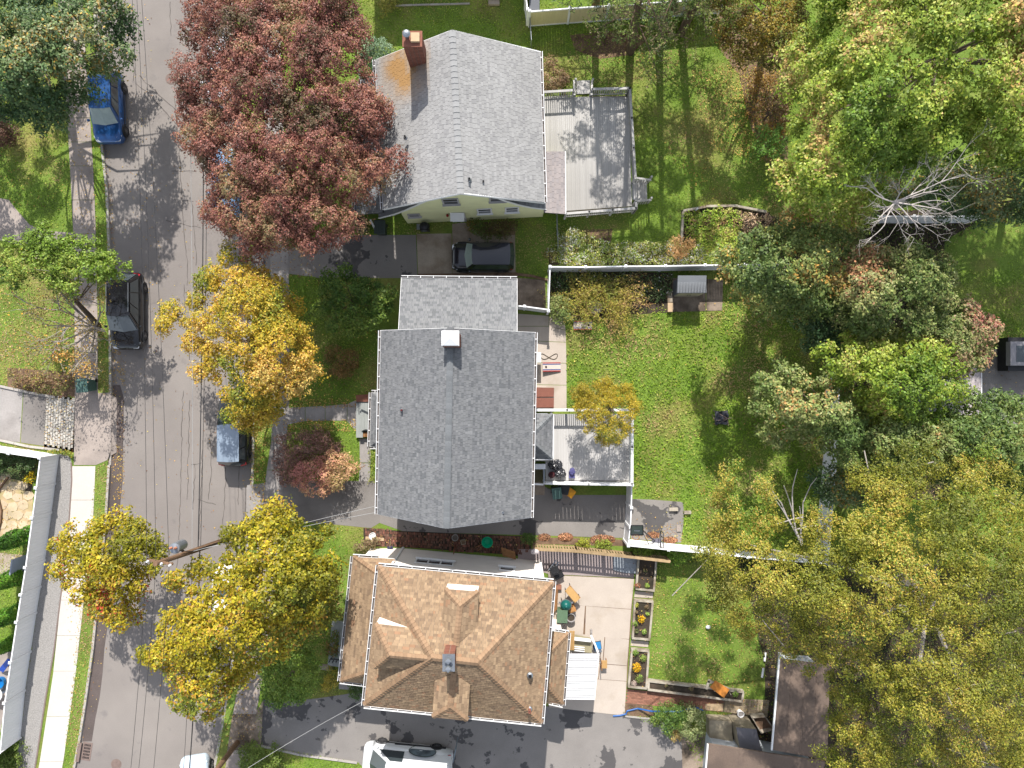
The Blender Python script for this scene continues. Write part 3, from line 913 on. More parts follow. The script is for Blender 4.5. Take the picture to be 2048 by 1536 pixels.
# ---------------- the pale grey roofed house with the yellow end wall (north)
h1 = thing('house', 'yellow sided house with pale grey shingle roof and a big wooden deck', 'house', P(925, 270))
ze, zr = 5.5, 8.3
NW, NE, SE, SW = P(750, 120, ze), P(1080, 103, ze), P(1089, 405, ze), P(766, 418, ze)
RN, RS = P(904, 60, zr), P(921, 386, zr)
# shingles of the west slope carry the rust stain that runs down from the chimney
ws = MB(); ws.slab(flat([NW, RN, RS, SW]), 0.12); rw = ws.build('roof', M['underlay'], h1)
b = courses([NW, RN, RS, SW], 0.15, 0.24, 0.018, PAL1, 3, 0.03)
cch = P(826, 108, 7.0)
for i, f in enumerate(b.f):
    p = b.v[f[0]]
    d = Vector((p[0] - cch.x, p[1] - cch.y))
    if -2.2 < d.x < 0.9 and d.y < 0.9 and d.y > -2.6:
        a = max(0, 1 - abs(d.x + 0.6) / 1.7) * max(0, 1 - abs(d.y + 0.2) / 2.4)
        a = min(1, a * 1.7) * (0.5 + 0.8 * float(vnoise(p[0] * 3, p[1] * 2, 4)))
        c0 = b.c[i]; st = K(196, 150, 88)
        a = min(0.9, a)
        b.c[i] = tuple(c0[k] * (1 - a) + st[k] * a for k in range(3))
b.build('shingles', M['shingle1'], rw, kind='stuff')
es = MB().slab(flat([RN, NE, SE, RS]), 0.12).build('roof', M['underlay'], h1)
courses([RN, NE, SE, RS], 0.15, 0.24, 0.018, PAL1, 4, 0.035).build('shingles', M['shingle1'], es, kind='stuff')
ridge_caps(es, RN + Vector((0, 0, 0.0)), RS, M['cap_pale'], 0.36, 0.3, 0.03, 0.09)
for a, b_ in ((NW, RN), (RN, NE), (SW, RS), (RS, SE)):
    MB().beam(Vector(a) - Vector((0, 0, 0.12)), Vector(b_) - Vector((0, 0, 0.12)), 0.05, 0.2).build('rake_board', M['white'], h1)
gutter(h1, SW, NW, (-1, 0, 0)); gutter(h1, NE, SE, (1, 0, 0))
# walls
ys = 10.28
wl = [Vector((-6.62, 10.2)), Vector((1.95, 10.62)), Vector((1.7, 18.0)), Vector((-7.0, 17.7))]
MB().prism(wl, 0, 2.4).build('wall', M['yellow_wall'], h1)
up = [Vector((-6.2, 11.0)), Vector((1.35, 11.4)), Vector((1.3, 17.9)), Vector((-6.8, 17.6))]
MB().prism(up, 2.4, 5.45).build('wall', M['grey_wall'], h1)
# gambrel end wall: clapboards on the curved outline
prof = [(-6.62, 2.4), (-6.5, 3.3), (-5.9, 4.2), (-5.0, 5.5), (-4.4, 6.3), (-3.2, 7.3), (-2.6, 7.7), (-1.7, 7.1), (-0.9, 6.2), (-0.35, 5.1), (0.35, 4.1), (1.1, 3.3), (1.95, 2.7), (1.95, 2.4)]
yw = lambda x, o=0.0: 10.2 + (x + 6.62) / 8.57 * 0.42 - o
gw = MB()
vs = [(x, yw(x), z) for x, z in prof] + [(x, yw(x) + 0.8, z) for x, z in prof]
n = len(prof)
gw.add(vs, [tuple(range(n)), tuple(range(2 * n - 1, n - 1, -1))] + [(i, n + i, n + (i + 1) % n, (i + 1) % n) for i in range(n)])
gwo = gw.build('gable_wall', M['yellow_wall'], h1)
sid = MB(); r = random.Random(8)
full = [(-6.62, 0.0)] + prof + [(1.95, 0.0)]
z = 0.02
def cross(zz):
    xs = []
    for (x0, z0), (x1, z1) in zip(full, full[1:] + full[:1]):
        if (z0 <= zz < z1) or (z1 <= zz < z0): xs.append(x0 + (x1 - x0) * (zz - z0) / (z1 - z0))
    return (min(xs), max(xs)) if len(xs) > 1 else None
while z < 7.5:
    a = cross(z + 0.01); b_ = cross(z + 0.155)
    if a and b_:
        x0, x1 = max(a[0], b_[0]), min(a[1], b_[1]); f = r.uniform(0.97, 1.03)
        sid.add([(x0, yw(x0, .03), z), (x1, yw(x1, .03), z), (x1, yw(x1, .01), z + .155), (x0, yw(x0, .01), z + .155), (x0, yw(x0), z), (x1, yw(x1), z)],
                [(0, 1, 2, 3), (4, 5, 1, 0)], (f, f, f))
    z += 0.155
sid.build('siding_boards', M['yellow_siding'], gwo, kind='stuff')
# flared lower slopes that show below the dormer ends
PAL1D = [(K(150, 152, 156), 0.5), (K(136, 138, 142), 0.5)]
for pr in ([(-4.3, 6.75), (-5.0, 5.9), (-6.0, 4.6), (-6.9, 3.6), (-7.9, 2.9)], [(-1.0, 6.55), (-0.4, 5.5), (0.35, 4.45), (1.1, 3.65), (2.0, 3.02)]):
    for (x0, z0), (x1, z1) in zip(pr, pr[1:]):
        q = [Vector((x0, yw(x0, .28), z0)), Vector((x1, yw(x1, .28), z1)), Vector((x1, yw(x1) + 1.2, z1)), Vector((x0, yw(x0) + 1.2, z0))]
        o = MB().slab(flat(q), 0.08).build('lower_roof', M['underlay'], h1)
        courses(q, 0.15, 0.32, 0.016, PAL1D, 5, 0.06).build('shingles', M['shingle1'], o, kind='stuff')
    for (x0, z0), (x1, z1) in zip(pr, pr[1:]):
        MB().beam((x0, yw(x0, .30), z0 - .07), (x1, yw(x1, .30), z1 - .07), 0.03, 0.16).build('rake_board', M['white'], h1)
nS = (0.05, -1, 0)
fw = mat('grey_window_frame', (0.34, 0.33, 0.33), 0.6, 0.03)
for px, py, zz, w, h in ((901, 410, 4.9, 0.95, 1.25), (995, 399, 5.0, 0.95, 1.2), (969, 424, 2.3, 0.9, 1.15), (1024, 420, 2.3, 0.85, 1.15), (828, 427, 2.1, 0.75, 0.7)):
    x = P(px, py, zz).x
    window(h1, (x, yw(x, 0.03), zz), w, h, nS, fw if py < 412 or px < 850 else None)
x = P(915, 437, 1.9).x
hood = MB(); hood.slab([(x - .42, yw(x, .05), 2.25), (x + .42, yw(x, .05), 2.25), (x + .42, yw(x, .55), 2.1), (x - .42, yw(x, .55), 2.1)], 0.06); hood.build('door_hood', M['white'], h1)
d = MB().box((x, yw(x, .06), 1.0), (0.9, 0.06, 2.0), 0.05).build('door', M['white'], h1)
MB().box((x + .32, yw(x, .11), 1.0), (0.05, 0.06, 0.12)).build('handle', M['metal'], d)
MB().lathe((P(895, 431, 1.9).x, yw(-3.8, .12), 1.85), [(0.05, 0), (0.09, .05), (0.06, .22), (0.02, .26)], 10).build('wall_lamp', M['red'], h1)
# sunroom roof at the back, front porch roof at the street side
q = [P(1089, 303, 3.0), P(1130, 303, 2.5), P(1131, 428, 2.5), P(1089, 425, 3.0)]
o = MB().slab(flat(q), 0.12).build('sunroom_roof', M['underlay'], h1)
courses(q, 0.15, 0.32, 0.018, [(K(196, 186, 184), 0.6), (K(186, 178, 178), 0.4)], 6, 0.06).build('shingles', M['shingle1'], o, kind='stuff')
MB().prism(PP([(1084, 334), (1119, 334), (1114, 425), (1084, 425)]), 0, 2.4).build('sunroom_wall', M['yellow_wall'], h1)
MB().beam(P(1130.5, 303, 2.45), P(1131.5, 428, 2.45), 0.05, 0.14).build('fascia', M['white'], h1)
q = [P(757, 158, 3.3), P(722, 158, 2.8), P(708, 430, 2.7), P(766, 425, 3.3)]
o = MB().slab(flat(q), 0.12).build('porch_roof', M['underlay'], h1)
courses(q, 0.15, 0.32, 0.018, PAL1D, 7, 0.06).build('shingles', M['shingle1'], o, kind='stuff')
gutter(h1, P(708, 430, 2.7), P(722, 158, 2.8), (-1, 0, 0))
for py in (170, 250, 330, 415):
    p = P(730 - (py - 160) * 0.03, py, 0); MB().box((p.x, p.y, 1.3), (0.14, 0.14, 2.6)).build('porch_post', M['white'], h1)
MB().prism(PP([(722, 160), (776, 160), (778, 428), (716, 428)]), 0, 0.5).build('porch_floor', M['porch_grey'], h1)
MB().beam(P(741, 440, 2.4), P(752, 462, 0.3), 0.09, 0.09).build('downspout', M['white'], h1)
# chimney
def chimney(parent, cx, cy, z0, z1, sx, sy, mb_, name='chimney', bricks=True, rz=0.0):
    o = MB().box((cx, cy, (z0 + z1) / 2), (sx - 0.02, sy - 0.02, z1 - z0), rz).build(name, M['mortar'], parent)
    if bricks:
        me = MB().box((0, 0, 0), (0.2, 0.1, 0.062)).data('brick'); me.materials.append(mb_)
        zz = z0 + 0.04; row = 0
        while zz < z1 - 0.03:
            for side in range(4):
                L = sx if side % 2 == 0 else sy
                n = max(1, int(L / 0.215))
                for i in range(n):
                    t = -L / 2 + (i + 0.5) * L / n
                    if side == 0: p, a = (t, -sy / 2 + .045), 0
                    elif side == 1: p, a = (sx / 2 - .045, t), math.pi / 2
                    elif side == 2: p, a = (t, sy / 2 - .045), 0
                    else: p, a = (-sx / 2 + .045, t), math.pi / 2
                    inst(me, 'brick', o, (cx + p[0], cy + p[1], zz), a, (L / n / 0.215 * 0.97, 1, 1))
            zz += 0.078; row += 1
    return o
c = P(825, 79, 9.2)
ch = chimney(h1, c.x, c.y, 6.3, 9.2, 0.92, 0.72, M['brick_red'])
MB().box((c.x, c.y, 9.24), (1.0, 0.8, 0.08)).build('chimney_crown', M['brick_red'], ch)
MB().box((c.x + 0.16, c.y + .02, 9.36), (0.44, 0.44, 0.16)).build('flue_liner', M['plank_pale'], ch)
MB().lathe((c.x - 0.25, c.y + 0.1, 9.28), [(0.10, 0), (0.10, .3), (0.2, .3), (0.2, .36), (0.12, .44), (0.02, .47)], 14).build('flue_cap', M['metal'], ch)
for px, py, zz, hh, rr, m_ in ((811, 276, 6.9, .3, .06, 'metal_dark'), (803, 309, 6.8, .14, .09, 'white'), (939, 360, 8.0, .3, .06, 'metal_dark'), (967, 365, 7.4, .3, .05, 'metal_dark')):
    pipe_vent(h1, P(px, py, zz), hh, rr, M[m_])

# wooden deck of the pale house
deck1 = h1
bd = MB().box((0, 0, 0), (1, 1, 0.035)).data('deck_board'); bd.materials.append(M['deck_old'])
zt = 1.1
nb = 42
fr = MB().prism(PP([(1086, 196), (1252, 192), (1258, 412), (1122, 424), (1122, 312), (1086, 312)], 1.0), 0.75, 1.06).build('deck_frame', M['timber'], h1)
for i in range(nb):
    px = 1085 + (1258 - 1085) * (i + 0.5) / nb
    ytop = 194; ybot = 422 - (px - 1125) * 0.075 if px > 1127 else 306
    a, b_ = P(px, ytop, zt), P(px + (px - 1085) * 0.035, ybot, zt)
    d = b_ - a
    inst(bd, 'deck_board', h1, (a + b_) / 2 - Vector((0, 0, 0.0175)), math.atan2(d.y, d.x) + math.pi / 2, (173 / nb / S * (45 - zt) / 45 * 0.955, d.length, 1))
bal = MB().box((0, 0, 0), (0.045, 0.045, 0.9)).data('baluster'); bal.materials.append(M['deck_old'])
def railing(parent, a, b, z0, h, nbal, posts=2, m=None, bmesh_=None, w=0.14, batt=0.06, bottom=True, pw=0.11):
    a = Vector((a[0], a[1], 0)); b = Vector((b[0], b[1], 0)); m = m or M['deck_old']; zz = Vector((0, 0, 1))
    ra = MB().beam(a + zz * (z0 + h - .02), b + zz * (z0 + h - .02), w, 0.04).build('rail', m, parent)
    if bottom: MB().beam(a + zz * (z0 + 0.1), b + zz * (z0 + 0.1), 0.05, batt).build('bottom_rail', m, parent)
    d = b - a
    for i in range(nbal):
        p = a.lerp(b, (i + 0.5) / nbal)
        inst(bmesh_ or bal, 'baluster', ra, (p.x, p.y, z0 + h / 2), math.atan2(d.y, d.x), (1, 1, (h - 0.06) / 0.9))
    for i in range(posts):
        p = a.lerp(b, i / max(1, posts - 1)); MB().box((p.x, p.y, z0 + h / 2 - 0.2), (pw, pw, h + 0.4)).build('post', m, parent)
r1 = zt + 0.95
railing(h1, P(1083, 184, r1), P(1148, 180, r1), zt, 0.95, 15, 2)
railing(h1, P(1184, 178, r1), P(1260, 176, r1), zt, 0.95, 18, 2)
railing(h1, P(1260, 176, r1), P(1271, 355, r1), zt, 0.95, 44, 4)
railing(h1, P(1272, 402, r1), P(1273, 416, r1), zt, 0.95, 3, 2)
railing(h1, P(1272, 416, r1), P(1132, 427, r1), zt, 0.95, 36, 4)
# stairs to the north with sloping side rails, stairs to the east
for k in range(4):
    zk = zt - 0.2 * (k + 1) + .1
    a = P(1153, 184 - k * 6, zk); b_ = P(1180, 183 - k * 6, zk)
    MB().beam(a, b_, 0.27, 0.05).build('stair_tread', M['deck_old'], h1)
for px in (1150, 1184):
    MB().beam(P(px - 1, 190, 1.95), P(px - 2 + (px > 1160) * 2, 161, 1.05), 0.12, 0.06).build('stair_rail', M['deck_old'], h1)
    p = P(px, 166, .5); MB().box((p.x, p.y, 0.55), (.12, .12, 1.1)).build('stair_post', M['deck_old'], h1)
    MB().beam(P(px, 192, 1.0), P(px, 166, .15), 0.06, 0.24).build('stringer', M['deck_old'], h1)
for k in range(4):
    zk = zt - 0.22 * (k + 1) + .1
    a = P(1268 + k * 7, 360, zk); b_ = P(1269 + k * 7, 400, zk)
    MB().beam(a, b_, 0.27, 0.05).build('stair_tread', M['deck_old'], h1)
for y0 in (356, 402):
    a, b_ = P(1273, y0, 2.0), P(1302, y0 + (4 if y0 < 370 else -2), 1.15)
    rr_ = MB().beam(a, b_, 0.12, 0.05).build('stair_rail', M['deck_old'], h1)
    for k in range(6):
        p = a.lerp(b_, (k + .5) / 6); inst(bal, 'baluster', rr_, (p.x, p.y, p.z - .45), 0)
    p = P(1300, y0 + (2 if y0 < 370 else -2), .6); MB().box((p.x, p.y, 0.58), (.11, .11, 1.16)).build('stair_post', M['deck_old'], h1)

# ---------------- the grey roofed house in the middle
h2 = thing('house', 'house with dark grey shingle roof, white capped chimney and a lower wing', 'house', P(912, 850))
ze, zr = 5.7, 8.7
NW, NE, SE, SW = P(762, 661, ze), P(1070, 665, ze), P(1062, 1035, ze), P(755, 1028, ze)
RN, RS = P(901, 656, zr), P(893, 1057, zr)
for i, q in enumerate(([NW, RN, RS, SW], [RN, NE, SE, RS])):
    o = MB().slab(flat(q), 0.12).build('roof', M['underlay'], h2)
    courses(q, 0.145, 0.19, 0.022, PAL2, 11 + i, 0.03, wj=0.4).build('shingles', M['shingle'], o, kind='stuff')
ridge_caps(o, RS, RN, M['cap_grey'], 0.34, 0.27, 0.05, 0.09)
for a, b_ in ((NW, RN), (RN, NE), (SW, RS), (RS, SE)):
    MB().beam(Vector(a) - Vector((0, 0, 0.13)), Vector(b_) - Vector((0, 0, 0.13)), 0.04, 0.2).build('rake_board', M['white'], h2)
gutter(h2, SW, NW, (-1, 0, 0)); gutter(h2, NE, SE, (1, 0, 0))
wq = inset([NW, NE, SE, SW], 0.42)
MB().prism(wq, 0, 5.6).build('wall', M['grey_wall'], h2)
for k, ((i, j), rr) in enumerate((((0, 1), RN), ((3, 2), RS))):
    a = Vector((wq[i].x, wq[i].y, 5.55)); b_ = Vector((wq[j].x, wq[j].y, 5.55)); ap = (a + b_) / 2 + Vector((0, 0, 2.65))
    dv = Vector((0, -0.2 if k == 0 else 0.2, 0))
    MB().add([a, b_, ap, a + dv, b_ + dv, ap + dv], [(0, 1, 2), (5, 4, 3), (0, 3, 4, 1), (1, 4, 5, 2), (2, 5, 3, 0)]).build('gable_wall', M['grey_wall'], h2)
for px, zz in ((800, 4.2), (1000, 4.2), (820, 1.7), (960, 1.7)):
    x = P(px, 1000, zz).x; window(h2, (x, wq[2].y - 0.02 + (wq[3].y - wq[2].y) * ((x - wq[2].x) / (wq[3].x - wq[2].x)), zz), 0.9, 1.2, (0, -1, 0))
# wing
q = [P(803, 556, 5.0), P(1034, 558, 5.0), P(1034, 664, 6.05), P(797, 662, 6.05)]
o = MB().slab(flat(q), 0.12).build('wing_roof', M['underlay'], h2)
courses(q, 0.145, 0.2, 0.022, [(K(160, 161, 162), 0.5), (K(152, 153, 155), 0.3), (K(138, 140, 142), 0.2)], 14, 0.05, wj=0.4).build('shingles', M['shingle'], o, kind='stuff')
gutter(h2, q[0], q[1], (0, 1, 0))
wv = inset([q[0], q[1], q[2], q[3]], [0.35, 0.3, 0.0, 0.3])
MB().prism(wv, 0, [4.95, 4.95, 5.8, 5.8]).build('wing_wall', M['grey_wall'], h2)
for a, b_ in ((q[0], q[3]), (q[1], q[2])):
    MB().beam(Vector(a) - Vector((0, 0, .1)), Vector(b_) - Vector((0, 0, .1)), .04, .18).build('rake_board', M['white'], h2)
# chimney with white cap
c = P(902, 680, 9.3)
ch = chimney(h2, c.x, c.y, 7.6, 9.3, 0.86, 0.66, M['brick_red'])
ct = P(900, 676, 9.62); w_, d_ = 0.42, 0.36
cp = MB()
cp.add([(ct.x - w_, ct.y - d_, 9.46), (ct.x + w_, ct.y - d_, 9.46), (ct.x + w_, ct.y + d_, 9.46), (ct.x - w_, ct.y + d_, 9.46), (ct.x, ct.y, 9.64)], [(0, 1, 4), (1, 2, 4), (2, 3, 4), (3, 0, 4), (3, 2, 1, 0)])
cp.box((ct.x, ct.y, 9.38), (0.88, 0.76, 0.12))
cp.build('chimney_cap', M['white'], ch)
pipe_vent(h2, P(804, 820, 6.75), 0.28, 0.05, mat('rusty_vent', K(150, 60, 60), .7, .1))
pipe_vent(h2, P(1006, 1023, 6.5), 0.34, 0.06, M['metal'])
# front porch roof and steps
a, b_, c_, d_ = P(743, 785, 3.0), P(768, 785, 3.9), P(768, 893, 3.9), P(740, 893, 3.0)
ap1, ap2 = P(768, 806, 3.9), P(768, 872, 3.9)
f1 = [a, P(760, 786, 3.0), ap1]; f2 = [a, ap1, ap2, d_]; f3 = [d_, ap2, P(760, 893, 3.0)]
pr = MB().slab([a, P(768, 785, 3.0), P(768, 893, 3.0), d_], 0.14).build('porch_roof', M['underlay'], h2)
for i, q in enumerate((f1, f2, f3)):
    MB().slab(flat(q), 0.05).build('porch_slope', M['underlay'], h2)
    courses(q, 0.145, 0.26, 0.02, PAL2, 30 + i, 0.1).build('shingles', M['shingle'], pr, kind='stuff')
gutter(h2, d_, a, (-1, 0, 0)); gutter(h2, a, P(758, 785, 3.0), (0, 1, 0)); gutter(h2, P(757, 893, 3.0), d_, (0, -1, 0))
MB().prism(PP([(729, 806), (768, 806), (768, 861), (729, 861)]), 0, 0.5).build('porch_floor_frame', M['porch_grey'], h2)
pb = MB().box((0, 0, 0), (1, 1, 0.03)).data('porch_board'); pb.materials.append(M['porch_grey'])
for i in range(5):
    a = P(725.5 + 6.3 * i, 806, .52); b_ = P(725.5 + 6.3 * i, 861, .52); inst(pb, 'porch_board', h2, (a + b_) / 2, 0, (0.19, (a - b_).length, 1))
for k in range(2):
    a = P(717 + k * 5, 806, .17 + .17 * k); b_ = P(717 + k * 5, 875, .17 + .17 * k); MB().beam(a, b_, 0.27, 0.16).build('porch_step', M['porch_grey'], h2)
MB().beam(P(716, 804.5, .95), P(740, 804.5, 1.3), 0.07, 0.08).build('handrail', M['metal_dark'], h2)
MB().beam(P(730, 860, 1.0), P(742, 860, 1.3), 0.07, 0.08).build('handrail', M['metal_dark'], h2)
for px, py in ((716, 804.5), (738, 804.5), (730, 860), (742, 860)):
    p = P(px, py, .6); MB().box((p.x, p.y, .55), (.05, .05, 1.1)).build('rail_post', M['metal_dark'], h2)
MB().prism(PP([(714, 790), (742, 788), (742, 803), (716, 804)]), 0, .4).build('brick_planter', M['brick_red'], h2)
MB().prism(PP([(727, 864), (737, 864), (737, 873), (727, 873)]), 0, .35).build('step_box', M['wood'], h2)
# bump-out with hip roof at the back
zb = 3.9
A, B, C, D = P(1066, 828, zb), P(1106, 828, zb), P(1105, 918, zb), P(1064, 918, zb)
E1, E2 = P(1068, 864, 4.75), P(1067, 886, 4.75)
b0 = MB().slab([A, B, C, D], 0.14).build('bay_roof', M['underlay'], h2)
for i, q in enumerate(([A, B, E1], [B, C, E2, E1], [C, D, E2])):
    MB().slab(flat(q), 0.05).build('bay_slope', M['underlay'], h2)
    courses(q, 0.145, 0.26, 0.022, PAL2, 40 + i, 0.1).build('shingles', M['shingle'], b0, kind='stuff')
ridge_caps(b0, B, E1, M['cap_grey'], .26, .25, .04); ridge_caps(b0, C, E2, M['cap_grey'], .26, .25, .04)
MB().beam(B + Vector((.03, 0, -.05)), C + Vector((.03, 0, -.05)), .05, .14).build('fascia', M['white'], h2)
MB().beam(C + Vector((0, -.03, -.05)), D + Vector((0, -.03, -.05)), .05, .14).build('fascia', M['white'], h2)
MB().prism(PP([(1050, 832), (1101, 832), (1100, 912), (1050, 912)], zb), 0, 3.8).build('bay_wall', M['grey_wall'], h2)
# deck
zd = 1.4; rt = 2.4
bd2 = MB().box((0, 0, 0), (1, 1, 0.035)).data('deck_board'); bd2.materials.append(M['deck_grey'])
MB().prism(PP([(1094, 830), (1262, 830), (1258, 962), (1094, 960)], 1.3), 0.95, 1.35).build('deck_frame', M['timber'], h2)
nb = 38
for i in range(nb):
    px = 1066 + (1260 - 1066) * (i + 0.5) / nb
    y1 = 961 if px > 1091 else 922
    a, b_ = P(px, 828, zd), P(px - 1, y1, zd)
    inst(bd2, 'deck_board', h2, (a + b_) / 2 - Vector((0, 0, .0175)), 0, (194 / nb / S * (45 - zd) / 45 * 0.965, (a - b_).length, 1))
bal2 = MB().box((0, 0, 0), (0.05, 0.05, 0.9)).data('baluster'); bal2.materials.append(M['white'])
railing(h2, P(1068, 820, rt), P(1267, 820, rt), zd, 1.0, 48, 4, M['white'], bal2, w=.16)
railing(h2, P(1265, 820, rt), P(1264, 968, rt), zd, 1.0, 40, 3, M['white'], bal2, w=.16)
pk = MB().box((0, 0, 0), (0.22, 0.025, 1.0)).data('picket'); pk.materials.append(M['white'])
railing(h2, P(1089, 967, rt), P(1266, 970, rt), zd, 1.0, 22, 3, M['white'], pk, w=.12)
skb = MB().box((0, 0, 0), (0.150, 0.025, 1.44)).data('skirt_board'); skb.materials.append(M['deck_grey'])
a, b_ = P(1091, 962, zd), P(1262, 963, zd)
for i in range(34):
    p = a.lerp(b_, (i + .5) / 34); inst(skb, 'skirt_board', h2, (p.x, p.y, .72), 0)
# back stairs under a scalloped little awning
aw = MB(); k = 9
for i in range(k):
    x0, x1 = 1070 + 21 * i / k, 1070 + 21 * (i + 1) / k
    za = 2.35 + (0.03 if i % 2 else 0)
    aw.slab([P(x0, 928, za), P(x1, 928, za), P(x1, 938.5, za - .05), P(x0, 938.5, za - .05)], .012)
aw.build('stair_awning', M['vinyl'], h2)
for k in range(5):
    a, b_ = P(1065, 940 + k * 5, 1.25 - .22 * k), P(1086, 940 + k * 5, 1.25 - .22 * k)
    MB().beam(a, b_, .26, .05).build('stair_tread', mat('old_tread', K(120, 114, 84), .9, .2, 3), h2)
MB().beam(P(1087.5, 938, 1.9), P(1087.5, 966, 1.9), .07, .9).build('stair_side', M['metal'], h2)
MB().beam(P(1065, 968, 2.2), P(1087, 969, 2.2), .1, .05).build('stair_lintel', M['white'], h2)
# cellar hatch with two sloping steel leaves
cz = MB().prism(PP([(1062, 774), (1108, 776), (1107, 816), (1062, 816)]), 0, [.6, .22, .22, .6]).build('cellar_hatch', M['conc_old'], h2)
for y0, y1 in ((774.5, 793.5), (795, 815)):
    MB().slab([P(1062, y0, .66), P(1108, y0 + 1, .28), P(1107.5, y1, .28), P(1062, y1, .66)], .04).build('hatch_leaf', M['copper_door'], cz)
ac = P(1073, 715, .9)
MB().box((ac.x, ac.y, .9), (.55, .62, .5)).build('air_conditioner', M['white'], h2)

# ---------------- the tan roofed house (south)
h3 = thing('house', 'cream house with tan hipped shingle roof and three dormers', 'house', P(915, 1290))
ze, zr = 6.2, 8.6
NW, NE, SE, SW = P(757, 1131, ze), P(1107, 1163, ze), P(1083, 1447, ze), P(728, 1411, ze)
W, E = P(864, 1315, zr), P(955, 1325, zr)
MB().slab([NW, NE, SE, SW], 0.2).build('eaves', M['white'], h3)
R3 = []
for i, q in enumerate(([NW, NE, E, W], [NE, SE, E], [SE, SW, W, E], [SW, NW, W])):
    o = MB().slab(flat(q), 0.1).build('roof', M['underlay'], h3); R3.append(o)
    courses(q, 0.145, 0.2, 0.024, PAL3, 50 + i, 0.06, wj=0.35).build('shingles', M['shingle'], o, kind='stuff')
for a, b_ in ((NW, W), (NE, E), (SE, E), (SW, W), (W, E)):
    ridge_caps(R3[0], a, b_, M['cap_tan'], .36, .2, .05, .09)
gutter(h3, SW, NW, (-1, 0, 0)); gutter(h3, NW, NE, (0, 1, 0)); gutter(h3, NE, SE, (1, 0, 0)); gutter(h3, SE, SW, (0, -1, 0))
wq = inset([NW, NE, SE, SW], 0.45)
MB().prism(wq, 0, 6.1).build('wall', M['cream_wall'], h3)
# clapboards on the north wall that the picture shows
a = Vector((wq[0].x, wq[0].y, 0)); b_ = Vector((wq[1].x, wq[1].y, 0)); nN = Vector((-(b_ - a).y, (b_ - a).x, 0)).normalized()
if nN.y < 0: nN = -nN
sb = MB(); z = 0.25; r = random.Random(6)
while z < 6.0:
    f = r.uniform(.97, 1.03); up_ = Vector((0, 0, 1))
    sb.add([a + nN * .028 + up_ * z, b_ + nN * .028 + up_ * z, b_ + nN * .006 + up_ * (z + .2), a + nN * .006 + up_ * (z + .2), a + up_ * z, b_ + up_ * z], [(1, 0, 3, 2), (5, 4, 0, 1)], (f, f, f))
    z += .2
sb.build('siding_boards', M['cream_siding'], h3, kind='stuff')
def on_wall(px, py, zz):
    """Point on the north wall straight above or below where the pixel looks at height zz."""
    x = P(px, py, zz).x; t = (x - a.x) / (b_.x - a.x); return a.lerp(b_, t) + Vector((0, 0, zz))
p = on_wall(869, 1119, 2.9); window(h3, p + nN * .028, 2.3, 0.95, nN, panes=3, rail=False)
p = on_wall(1014, 1130, 2.9); window(h3, p + nN * .028, 0.95, 0.8, nN, panes=1, rail=False)
MB().tube([on_wall(908, 1115, .1) + nN * .5, on_wall(907, 1112, .8) + nN * .12], .03, 6).build('drain_pipe', mat('rust_pipe', K(150, 90, 60), .8, .1), h3)
for q_ in (a + nN * .03, b_ + nN * .03):
    MB().box((q_.x, q_.y, 3.05), (.13, .13, 6.1)).build('corner_board', M['white'], h3)
# front bay block with its flat sill and the front porch roof
MB().prism(PP([(741, 1097), (806, 1096), (800, 1130), (720, 1128)]), 0, [2.5, 2.5, 2.5, 2.5]).build('porch_wall', M['cream_wall'], h3)
PA, PB, PC, PD = P(706, 1113, 3.4), P(790, 1118, 3.4), P(760, 1372, 3.4), P(680, 1362, 3.4)
QA, QB = P(752, 1146, 4.5), P(732, 1346, 4.5)
po = MB().slab([PA, PB, PC, PD], .16).build('porch_roof', M['white'], h3)
QC, QD = P(790, 1146, 4.5), P(775, 1352, 4.5)
for i, q in enumerate(([PA, QA, QB, PD], [PA, PB, QC, QA], [PD, QB, QD, PC])):
    MB().slab(flat(q), .05).build('porch_slope', M['underlay'], h3)
    courses(q, .145, .30, .024, [(c0, w) for c0, w in PAL3], 60 + i, .1, wj=.35).build('shingles', M['shingle'], po, kind='stuff')
ridge_caps(po, PA, QA, M['cap_tan'], .3, .2, .045); ridge_caps(po, PD, QB, M['cap_tan'], .3, .2, .045)
gutter(h3, PD, PA, (-1, 0, 0)); gutter(h3, PA, P(756, 1116, 3.4), (0, 1, 0)); gutter(h3, P(732, 1368, 3.4), PD, (0, -1, 0))
MB().prism(PP([(724, 1130), (790, 1130), (770, 1370), (700, 1362)]), 0, .7).build('porch_floor', M['porch_grey'], h3)
for k in range(4):
    a_ = P(669 + k * 6, 1240 + k, .15 + .16 * k); e_ = P(660 + k * 6, 1330 + k, .15 + .16 * k)
    MB().beam(a_, e_, .27, .15).build('porch_step', M['porch_grey'], h3)
for y0, x0 in ((1230, 672), (1318, 664)):
    MB().beam(P(x0 - 4, y0, 1.0), P(x0 + 22, y0 + 2, 1.5), .06, .06).build('handrail', M['metal_dark'], h3)
    for k in range(4):
        p = P(x0 - 2 + k * 7, y0, .6); MB().box((p.x, p.y, .6), (.04, .04, 1.1)).build('rail_post', M['metal_dark'], h3)
MB().prism(PP([(638, 1327), (668, 1330), (666, 1342), (636, 1338)]), -.05, .03).build('step_stone', M['conc_tan'], h3)
MB().prism(PP([(680, 1362), (735, 1366), (733, 1378), (680, 1374)]), 0, .3).build('porch_curb', M['conc_grey'], h3)
